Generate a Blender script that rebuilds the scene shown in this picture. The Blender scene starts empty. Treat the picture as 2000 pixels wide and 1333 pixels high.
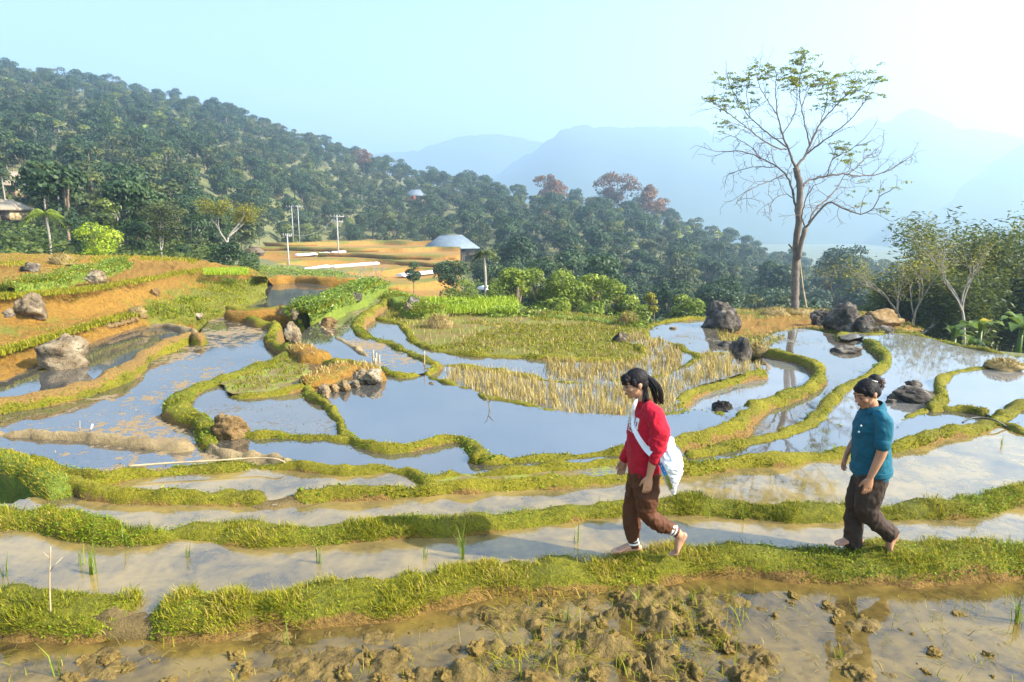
import bpy, math, random
import numpy as np
from mathutils import Vector, Matrix

random.seed(7)
SC = bpy.context.scene
C = SC.collection
R = math.radians

# ------------------------------------------------------------------ camera
CAM_Z, PITCH, F = 2.66, R(10.0), 1333.0
cam = bpy.data.cameras.new('camera')
cam.sensor_width = 36.0
cam.lens = 36.0 * F / 2000.0
cam.clip_start, cam.clip_end = 0.05, 20000
cam_o = bpy.data.objects.new('camera', cam)
C.objects.link(cam_o)
cam_o.location = (0, 0, CAM_Z)
cam_o.rotation_euler = (R(90) - PITCH, 0, 0)
SC.camera = cam_o

# ------------------------------------------------------------------ sky, sun, exposure
SUN_AZ, SUN_EL = R(106), R(34)
w = bpy.data.worlds.new('World')
SC.world = w
w.use_nodes = True
nt = w.node_tree
nt.nodes.clear()
sky = nt.nodes.new('ShaderNodeTexSky')
sky.sky_type = 'NISHITA'
sky.sun_disc = False
sky.sun_elevation, sky.sun_rotation = SUN_EL, SUN_AZ
sky.altitude = 100
sky.air_density, sky.dust_density, sky.ozone_density = 1.0, 2.6, 1.2
bg = nt.nodes.new('ShaderNodeBackground')
bg.inputs[1].default_value = 0.11
wo = nt.nodes.new('ShaderNodeOutputWorld')
nt.links.new(sky.outputs[0], bg.inputs[0])
nt.links.new(bg.outputs[0], wo.inputs[0])

S = Vector((math.sin(SUN_AZ) * math.cos(SUN_EL), math.cos(SUN_AZ) * math.cos(SUN_EL), math.sin(SUN_EL)))
sl = bpy.data.lights.new('sun', 'SUN')
sl.energy, sl.angle, sl.color = 5.0, R(0.55), (1.0, 0.90, 0.74)
so = bpy.data.objects.new('sun', sl)
C.objects.link(so)
so.location = (40, -10, 60)
so.rotation_euler = (-S).to_track_quat('-Z', 'Y').to_euler()

vs = SC.view_settings
vs.view_transform, vs.look, vs.exposure, vs.gamma = 'Standard', 'None', 1.9, 1.0
vs.use_curve_mapping = False
SC.render.engine = 'CYCLES'
cy = SC.cycles
cy.use_denoising = True
cy.max_bounces, cy.diffuse_bounces, cy.glossy_bounces = 6, 3, 3
cy.transmission_bounces, cy.transparent_max_bounces, cy.volume_bounces = 3, 6, 1
cy.caustics_reflective = cy.caustics_refractive = False
cy.sample_clamp_indirect = 6.0

# ------------------------------------------------------------------ pixel -> point
CP, SP = math.cos(PITCH), math.sin(PITCH)
def ray(u, v):
    x, y = (u - 1000.0) / F, -(v - 666.5) / F
    return np.array([x, CP + SP * y, -SP + CP * y])
def onz(u, v, z):
    d = ray(u, v)
    t = (z - CAM_Z) / d[2]
    return np.array([0, 0, CAM_Z]) + d * t
def ony(u, v, Y):
    d = ray(u, v)
    return np.array([0, 0, CAM_Z]) + d * (Y / d[1])
def to_px(P):
    P = np.asarray(P, float) - [0, 0, CAM_Z]
    fy = P[..., 1] * CP - P[..., 2] * SP
    yy = P[..., 1] * SP + P[..., 2] * CP
    return 1000 + F * P[..., 0] / fy, 666.5 - F * yy / fy

# ------------------------------------------------------------------ noise
def _hash(ix, iy, iz, s):
    h = (ix.astype(np.int64) * 374761393 + iy.astype(np.int64) * 668265263 + iz.astype(np.int64) * 2147483647 + s * 1274126177) & 0x7fffffff
    h = ((h ^ (h >> 13)) * 1274126177) & 0x7fffffff
    h = ((h ^ (h >> 16)) * 374761393) & 0x7fffffff
    return (h & 0xffff) / 32767.5 - 1.0
def vnoise(P, scale=1.0, s=0):
    P = np.asarray(P, float) * scale
    i = np.floor(P).astype(np.int64)
    f = P - i
    f = f * f * (3 - 2 * f)
    r = 0
    for dx in (0, 1):
        for dy in (0, 1):
            for dz in (0, 1):
                wgt = (f[..., 0] if dx else 1 - f[..., 0]) * (f[..., 1] if dy else 1 - f[..., 1]) * (f[..., 2] if dz else 1 - f[..., 2])
                r = r + wgt * _hash(i[..., 0] + dx, i[..., 1] + dy, i[..., 2] + dz, s)
    return r
def fbm(P, scale=1.0, o=4, s=0, g=0.5):
    r, a = 0, 1.0
    for k in range(o):
        r = r + a * vnoise(P, scale * 2 ** k, s + k)
        a *= g
    return r
def P3(x, y, z=0.0):
    x, y = np.broadcast_arrays(np.asarray(x, float), np.asarray(y, float))
    return np.stack([x, y, np.broadcast_to(np.asarray(z, float), x.shape)], -1)

# ------------------------------------------------------------------ mesh helpers
def mesh(name, V, F_, mats=(), smooth=False, attrs=None, fmat=None):
    """F_: one array (n,k) or a list of such arrays"""
    me = bpy.data.meshes.new(name)
    V = np.asarray(V, np.float32)
    if not isinstance(F_, (list, tuple)):
        F_ = [F_]
    F_ = [np.asarray(f, np.int32) for f in F_ if len(f)]
    me.vertices.add(len(V))
    me.vertices.foreach_set('co', V.ravel())
    loops = np.concatenate([f.ravel() for f in F_])
    tot = np.concatenate([np.full(len(f), f.shape[1], np.int32) for f in F_])
    me.loops.add(len(loops))
    me.loops.foreach_set('vertex_index', loops)
    me.polygons.add(len(tot))
    st = np.concatenate([[0], np.cumsum(tot)[:-1]]).astype(np.int32)
    me.polygons.foreach_set('loop_start', st)
    if fmat is not None:
        me.polygons.foreach_set('material_index', np.asarray(fmat, np.int32))
    if smooth:
        me.polygons.foreach_set('use_smooth', np.ones(len(tot), bool))
    for m in (mats if isinstance(mats, (list, tuple)) else [mats]):
        me.materials.append(m)
    for k, a in (attrs or {}).items():
        at = me.attributes.new(k, 'FLOAT', 'POINT')
        at.data.foreach_set('value', np.asarray(a, np.float32))
    me.update(calc_edges=True)
    me.validate()
    return me
def obj(name, me, parent=None, label=None, cat=None, group=None, kind=None, loc=None, rotz=0.0, scale=None):
    o = bpy.data.objects.new(name, me)
    C.objects.link(o)
    if parent is not None:
        o.parent = parent
    if label: o['label'] = label
    if cat: o['category'] = cat
    if group: o['group'] = group
    if kind: o['kind'] = kind
    if loc is not None: o.location = tuple(loc)
    if rotz: o.rotation_euler = (0, 0, rotz)
    if scale is not None: o.scale = (scale,) * 3 if np.isscalar(scale) else tuple(scale)
    return o
class MB:
    """collects vertices and faces of several shapes into one mesh"""
    def __init__(s): s.V, s.F, s.M, s.A, s.n = [], [], [], [], 0
    def add(s, V, F_, m=0, a=0.0):
        V = np.asarray(V, float)
        if not isinstance(F_, list): F_ = [F_]
        for f in F_:
            f = np.asarray(f, np.int64)
            if len(f):
                s.F.append(f + s.n); s.M.append(np.full(len(f), m))
        s.V.append(V); s.A.append(np.broadcast_to(np.asarray(a, float), (len(V),)))
        s.n += len(V)
        return s
    def mesh(s, name, mats=(), smooth=False):
        # group faces by side count, keep the material order in step
        ks = sorted({f.shape[1] for f in s.F})
        Fs, Ms = [], []
        for k in ks:
            Fs.append(np.concatenate([f for f in s.F if f.shape[1] == k]))
            Ms.append(np.concatenate([m for f, m in zip(s.F, s.M) if f.shape[1] == k]))
        return mesh(name, np.concatenate(s.V), Fs, mats, smooth, {'tint': np.concatenate(s.A)}, np.concatenate(Ms))
def grid_faces(n, m, wrap=False):
    """n rings of m points"""
    i = np.arange(n - 1)[:, None]
    j = np.arange(m if wrap else m - 1)[None]
    a = i * m + j
    b = i * m + (j + 1) % m
    return np.stack([a, b, b + m, a + m], -1).reshape(-1, 4)
def catmull(P, step):
    P = np.asarray(P, float)
    if len(P) == 2:
        n = max(2, int(np.linalg.norm(P[1] - P[0]) / step) + 1)
        t = np.linspace(0, 1, n)[:, None]
        return P[0] * (1 - t) + P[1] * t
    Q = np.vstack([2 * P[0] - P[1], P, 2 * P[-1] - P[-2]])
    out = []
    for k in range(len(P) - 1):
        p0, p1, p2, p3 = Q[k:k + 4]
        n = max(1, int(math.ceil(np.linalg.norm(p2 - p1) / step)))
        t = np.arange(n)[:, None] / n
        out.append(0.5 * (2 * p1 + (p2 - p0) * t + (2 * p0 - 5 * p1 + 4 * p2 - p3) * t ** 2 + (3 * p1 - p0 - 3 * p2 + p3) * t ** 3))
    out.append(P[-1:])
    return np.vstack(out)
def tube(P, r, m=6, cap=True):
    """tapered tube along P (n,3) with radii r; returns V, F"""
    P = np.asarray(P, float); n = len(P)
    r = np.broadcast_to(np.asarray(r, float), (n,))
    T = np.gradient(P, axis=0)
    T /= np.linalg.norm(T, axis=1)[:, None] + 1e-9
    up = np.array([0, 0, 1.0]) if abs(T[0, 2]) < 0.9 else np.array([1.0, 0, 0])
    N = np.zeros_like(P); N[0] = np.cross(T[0], up); N[0] /= np.linalg.norm(N[0]) + 1e-9
    for k in range(1, n):
        x = N[k - 1] - T[k] * np.dot(N[k - 1], T[k])
        N[k] = x / (np.linalg.norm(x) + 1e-9)
    B = np.cross(T, N)
    a = np.linspace(0, 2 * np.pi, m, endpoint=False)
    V = P[:, None] + r[:, None, None] * (np.cos(a)[None, :, None] * N[:, None] + np.sin(a)[None, :, None] * B[:, None])
    V = V.reshape(-1, 3)
    Fq = grid_faces(n, m, True)
    fs = [Fq]
    if cap:
        V = np.vstack([V, P[0], P[-1]])
        k = np.arange(m)
        fs.append(np.stack([np.full(m, n * m), (k + 1) % m, k], 1))
        fs.append(np.stack([np.full(m, n * m + 1), (n - 1) * m + k, (n - 1) * m + (k + 1) % m], 1))
    return V, fs
def box(x0, x1, y0, y1, z0, z1):
    V = np.array([[x, y, z] for z in (z0, z1) for y in (y0, y1) for x in (x0, x1)], float)
    return V, np.array([[0, 2, 3, 1], [4, 5, 7, 6], [0, 1, 5, 4], [2, 6, 7, 3], [0, 4, 6, 2], [1, 3, 7, 5]])

# ------------------------------------------------------------------ materials
class NT:
    def __init__(s, name):
        s.m = bpy.data.materials.new(name); s.m.use_nodes = True
        s.t = s.m.node_tree; s.b = s.t.nodes['Principled BSDF']
    def n(s, kind, **kw):
        x = s.t.nodes.new('ShaderNode' + kind)
        for k, v in kw.items():
            if k.startswith('i_'):
                key = k[2:]
                x.inputs[int(key) if key.isdigit() else key.replace('_', ' ')].default_value = v
            else: setattr(x, k, v)
        return x
    def l(s, a, b): s.t.links.new(a, b)
    def noise(s, scale, detail=4, rough=0.55, coord=None, dist=0.0):
        x = s.n('TexNoise', i_Scale=scale, i_Detail=detail, i_Roughness=rough, i_Distortion=dist)
        s.l(coord if coord is not None else s.obj_co(), x.inputs['Vector'])
        return x.outputs['Fac']
    def obj_co(s):
        if not hasattr(s, '_co'): s._co = s.n('NewGeometry').outputs['Position']
        return s._co
    def ramp(s, fac, stops):
        x = s.n('ValToRGB'); cr = x.color_ramp
        while len(cr.elements) < len(stops): cr.elements.new(0.5)
        for e, (p, c) in zip(cr.elements, stops):
            e.position = p; e.color = tuple(c) + (1,) if len(c) == 3 else c
        s.l(fac, x.inputs[0]); return x.outputs[0]
    def mr(s, v, a, b, c=0.0, d=1.0):
        x = s.n('MapRange'); s.l(v, x.inputs[0])
        for k, q in zip((1, 2, 3, 4), (a, b, c, d)): x.inputs[k].default_value = q
        return x.outputs[0]
    def mix(s, f, a, b):
        x = s.n('Mix', data_type='RGBA')
        for q, k in ((f, 0), (a, 6), (b, 7)):
            if isinstance(q, (tuple, list)): x.inputs[k].default_value = tuple(q) + (1,)
            elif isinstance(q, (int, float)): x.inputs[k].default_value = q
            else: s.l(q, x.inputs[k])
        return x.outputs[2]
    def math(s, op, a, b=None):
        x = s.n('Math', operation=op)
        for k, q in enumerate((a, b)):
            if q is None: continue
            if isinstance(q, (int, float)): x.inputs[k].default_value = q
            else: s.l(q, x.inputs[k])
        return x.outputs[0]
    def attr(s, name): return s.n('Attribute', attribute_name=name).outputs['Fac']
    def bump(s, h, strength=0.5, dist=0.02):
        x = s.n('Bump', i_Strength=strength, i_Distance=dist); s.l(h, x.inputs['Height'])
        s.l(x.outputs[0], s.b.inputs['Normal'])
    def set(s, **kw):
        for k, v in kw.items():
            i = s.b.inputs[{'col': 'Base Color', 'rough': 'Roughness', 'spec': 'Specular IOR Level', 'ior': 'IOR', 'metal': 'Metallic', 'sss': 'Subsurface Weight'}.get(k, k)]
            if isinstance(v, (tuple, list)) and len(v) == 3 and i.type == 'RGBA': i.default_value = tuple(v) + (1,)
            elif isinstance(v, (int, float, tuple, list)): i.default_value = v
            else: s.l(v, i)
        return s
def plain(name, c1, c2, scale=3.0, rough=0.8, bump=0.0, bscale=None, bdist=0.02, spec=0.3):
    t = NT(name)
    f = t.noise(scale, 5)
    t.set(col=t.ramp(f, [(0.3, c1), (0.7, c2)]), rough=rough, spec=spec)
    if bump: t.bump(t.noise(bscale or scale * 4, 5, 0.65), bump, bdist)
    return t.m
def leafy(name, stops, rough=0.55, trans=0.35, spec=0.3):
    """foliage: tint attribute picks the colour; some light passes through"""
    t = NT(name)
    c = t.ramp(t.attr('tint'), stops)
    t.set(col=c, rough=rough, spec=spec)
    tr = t.n('BsdfTranslucent'); t.l(c, tr.inputs[0])
    mx = t.n('MixShader'); mx.inputs[0].default_value = trans
    out = t.t.nodes['Material Output']
    t.l(t.b.outputs[0], mx.inputs[1]); t.l(tr.outputs[0], mx.inputs[2]); t.l(mx.outputs[0], out.inputs[0])
    return t.m
def soil_mat(name, dry, wet, scale=2.0, bump=0.8, bdist=0.03):
    t = NT(name)
    f1, f2 = t.noise(scale, 6, 0.6), t.noise(scale * 9, 4, 0.6)
    f = t.math('ADD', t.math('MULTIPLY', f1, 0.7), t.math('MULTIPLY', f2, 0.3))
    t.set(col=t.ramp(f, [(0.32, wet), (0.52, dry), (0.72, tuple(min(1, c * 1.25) for c in dry))]), rough=0.92, spec=0.2)
    t.bump(t.noise(scale * 7, 7, 0.7), bump, bdist)
    return t.m
def cover_mat(name, soil, soil2, moss, moss2, scale=2.5):
    """earth banks: bare soil with moss and low turf where the 'cov' attribute and a noise agree"""
    t = NT(name)
    n1, n2, n3 = t.noise(scale, 5, 0.6), t.noise(scale * 8, 5, 0.65), t.noise(scale * 0.45, 3)
    so_ = t.ramp(n2, [(0.3, soil2), (0.65, soil)])
    mo = t.ramp(t.math('ADD', t.math('MULTIPLY', n2, 0.6), t.math('MULTIPLY', n3, 0.4)), [(0.35, moss2), (0.62, moss)])
    k = t.math('ADD', t.attr('cov'), t.math('MULTIPLY', t.math('SUBTRACT', n1, 0.5), 2.0))
    t.set(col=t.mix(t.mr(k, 0.35, 0.65), so_, mo), rough=0.9, spec=0.2)
    t.bump(t.math('ADD', t.math('ADD', n2, n1), t.noise(scale * 22, 4, 0.7)), 1.0, 0.05)
    return t.m
def water_mat(name, mud, mud2, deb=0.0, deb_col=(0.16, 0.13, 0.05), dscale=1.2, ior=1.45, ripple=0.02, weed=None, mscale=0.7):
    """still muddy water: silt seen through the surface, mirror-like gloss; deb = share of floating scum and mud breaking the surface"""
    t = NT(name)
    co = t.obj_co()
    n1 = t.noise(mscale, 6, 0.62, dist=0.6)
    n2 = t.noise(mscale * 7, 4, 0.6)
    mudc = t.ramp(t.math('ADD', t.math('MULTIPLY', n1, 0.75), t.math('MULTIPLY', n2, 0.25)), [(0.36, mud2), (0.6, mud)])
    col, rough = mudc, None
    if deb > 0:
        k = t.math('ADD', t.math('MULTIPLY', t.noise(dscale * 0.35, 3), 0.55), t.math('MULTIPLY', t.noise(dscale * 6, 5, 0.7), 0.45))
        m = t.mr(k, 0.66 - deb * 0.3, 0.69 - deb * 0.3)
        dc = t.ramp(t.noise(dscale * 20, 3), [(0.35, tuple(c * 0.55 for c in deb_col)), (0.65, deb_col)])
        if weed: dc = t.mix(t.mr(t.noise(dscale * 2.2, 3), 0.48, 0.58), dc, weed)
        col = t.mix(m, mudc, dc)
        rough = t.mr(m, 0, 1, 0.03, 0.75)
        t.l(t.mr(m, 0, 1, 0.5, 0.12), t.b.inputs['Specular IOR Level'])
    t.set(col=col, ior=ior)
    if rough is not None: t.set(rough=rough)
    else: t.set(rough=0.03)
    if ripple: t.bump(t.noise(5.0, 3, 0.5), ripple, 0.02)
    return t.m

ORANGE, ORANGE2 = (0.36, 0.19, 0.032), (0.21, 0.105, 0.02)
MUD, MUD2 = (0.34, 0.235, 0.105), (0.19, 0.13, 0.06)
M = {}
M['bank_grass'] = cover_mat('bank_turf', (0.31, 0.185, 0.045), (0.16, 0.095, 0.03), (0.23, 0.22, 0.014), (0.08, 0.09, 0.008))
M['bank_moss'] = cover_mat('bank_moss', (0.36, 0.22, 0.06), (0.17, 0.10, 0.035), (0.30, 0.265, 0.018), (0.10, 0.10, 0.008), 3.2)
M['bank_mud'] = soil_mat('bank_mud', (0.27, 0.20, 0.10), (0.14, 0.10, 0.05), 3.0, 1.0, 0.04)
M['ochre'] = soil_mat('ochre_earth', ORANGE, ORANGE2, 0.9, 0.9, 0.08)
M['earth'] = soil_mat('valley_earth', (0.13, 0.13, 0.05), (0.06, 0.075, 0.025), 0.15, 0.4, 0.1)
M['grass'] = leafy('grass_blade', [(0.0, (0.035, 0.05, 0.006)), (0.3, (0.115, 0.135, 0.008)), (0.6, (0.25, 0.25, 0.013)), (0.85, (0.38, 0.33, 0.022)), (1.0, (0.42, 0.31, 0.09))], 0.6, 0.4, .12)
M['leafplant'] = leafy('low_leaf', [(0.0, (0.05, 0.10, 0.006)), (0.5, (0.16, 0.24, 0.010)), (1.0, (0.31, 0.37, 0.02))], 0.5, 0.4, .15)
M['straw'] = leafy('rice_straw', [(0.0, (0.16, 0.12, 0.03)), (0.5, (0.38, 0.28, 0.08)), (1.0, (0.55, 0.44, 0.17))], 0.7, 0.2)
# ------------------------------------------------------------------ the land: one sheet, hills, mountains
HU = np.array([-700, 0, 200, 400, 600, 800, 1000, 1200, 1400, 1550, 1750, 2000, 2700], float)
H_SKY = np.array([120, 128, 160, 203, 264, 334, 372, 394, 458, 515, 530, 560, 600], float)
H_RR = np.array([430, 420, 400, 380, 350, 320, 285, 255, 235, 220, 200, 180, 160], float)
H_FR = np.array([95, 95, 95, 95, 140, 150, 95, 80, 75, 70, 60, 55, 50], float)
H_FZ = np.array([2.2, 2.2, 1.6, -.8, -4.5, -5, -8, -10, -12, -13, -12, -10, -8], float)
def u_of(x, y):
    a = np.arctan2(x, np.maximum(y, 1e-6) if np.ndim(y) == 0 else y)
    a = np.clip(a, -1.0, 1.0)
    return 1000 + F * 1.0154 * np.tan(a)
def land(x, y):
    x, y = np.asarray(x, float), np.asarray(y, float)
    r = np.hypot(x, y)
    u = u_of(x, y)
    q = lambda K: np.interp(u, HU, K)
    rr, fr, fz, sk = q(H_RR), q(H_FR), q(H_FZ), q(H_SKY)
    yc = (666.5 - sk) / F
    rz = CAM_Z + rr * np.cos(np.arctan((u - 1000) / F / 1.0154)) * (CP * yc - SP) / (CP + SP * yc) - 4.5
    n = fbm(P3(x, y), 0.012, 3, 5) * np.clip((r - 60) / 200, 0, 1)
    z0 = -.75 - 1.9 * np.clip((r - 22) / 8, 0, 1) * np.clip((u - 640) / 120, 0, 1)
    t = np.clip((r - 30) / (fr - 30), 0, 1)
    z1 = z0 + (fz - z0) * t
    t2 = np.clip((r - fr) / (rr - fr), 0, 1)
    z2 = fz + (rz - fz) * (0.8 * t2 + 0.2 * t2 * t2 * (3 - 2 * t2)) + n * 5 * t2 * (1 - t2)
    t3 = np.clip((r - rr) / (rr * 0.9), 0, 1)
    z3 = rz + (-30 - rz) * t3 * t3 * (3 - 2 * t3)
    z = np.where(r < 30, z0, np.where(r < fr, z1, np.where(r < rr, z2, z3)))
    back = np.clip((np.abs(np.arctan2(x, y)) - 1.1) / 0.5, 0, 1)      # behind the camera: level ground
    return z * (1 - back) + back * (-.75)
rs = np.concatenate([[0.5, 15, 21], np.geomspace(22, 900, 116), np.geomspace(950, 3000, 12)])
th = np.concatenate([np.linspace(-math.pi, -1.0, 20, endpoint=False), np.linspace(-1.0, 1.0, 170), np.linspace(1.0, math.pi, 21)[1:-1]])
TX, RX = np.meshgrid(th, rs)
gx, gy = RX * np.sin(TX), RX * np.cos(TX)
gz = land(gx, gy)
obj('ground', mesh('ground', np.stack([gx, gy, gz], -1).reshape(-1, 3), grid_faces(len(rs), len(th), True), M['earth'], True), kind='structure')

M['far_rock'] = plain('far_mountain', (0.03, 0.05, 0.03), (0.055, 0.075, 0.05), 0.01, 0.95)
def mountain(pts, rad, depth, seed):
    pts = np.array(pts, float)
    us = np.arange(pts[0, 0], pts[-1, 0] + 1, 6.0)
    sk = np.interp(us, pts[:, 0], pts[:, 1]) + fbm(P3(us, 0 * us), 0.05, 4, seed, .6) * 3.6
    rows = np.linspace(0, 1, 26)
    V = []
    for t in rows:                      # front foot -> crest -> back foot
        k = 1 - abs(2 * t - 1)
        r = rad + depth * (2 * t - 1)
        x = (us - 1000) / F / 1.0154 * r
        y = np.full_like(x, r)
        sks = np.convolve(np.pad(sk, 8, 'edge'), np.ones(17) / 17, 'valid')
        skk = sks + (sk - sks) * k ** 8
        top = CAM_Z + (431.5 - skk) / F * 1.0 * rad * 1.015
        gul = fbm(P3(x, y), 0.006, 4, seed + 3) * 14 * k * (1 - k) * 2
        V.append(np.stack([x * 1.0, y, -45 + (top + 45) * k ** 0.75 + gul], -1))
    V = np.concatenate(V)
    obj('mountain', mesh('mountain', V, grid_faces(26, len(us)), M['far_rock'], True), kind='structure')
mountain([(500, 330), (640, 312), (760, 300), (820, 301), (860, 286), (900, 271), (960, 269), (1000, 274), (1040, 280), (1070, 288), (1130, 292), (1300, 300), (1500, 330)], 2300, 350, 1)
mountain([(930, 370), (1000, 325), (1050, 296), (1075, 277), (1092, 262), (1130, 252), (1170, 256), (1220, 262), (1262, 258), (1300, 260), (1335, 253), (1355, 251), (1372, 260), (1388, 279), (1410, 272), (1450, 263), (1540, 258), (1620, 262), (1650, 258), (1684, 238), (1700, 249), (1722, 251), (1738, 233), (1762, 224), (1795, 232), (1832, 241), (1850, 262), (1900, 263), (1940, 270), (2000, 279), (2150, 262), (2300, 290), (2500, 330)], 1800, 850, 4)
mountain([(1740, 400), (1840, 360), (1900, 335), (1945, 312), (1965, 292), (1990, 282), (2060, 262), (2150, 240), (2300, 235), (2500, 260), (2700, 330)], 1350, 560, 8)

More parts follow.
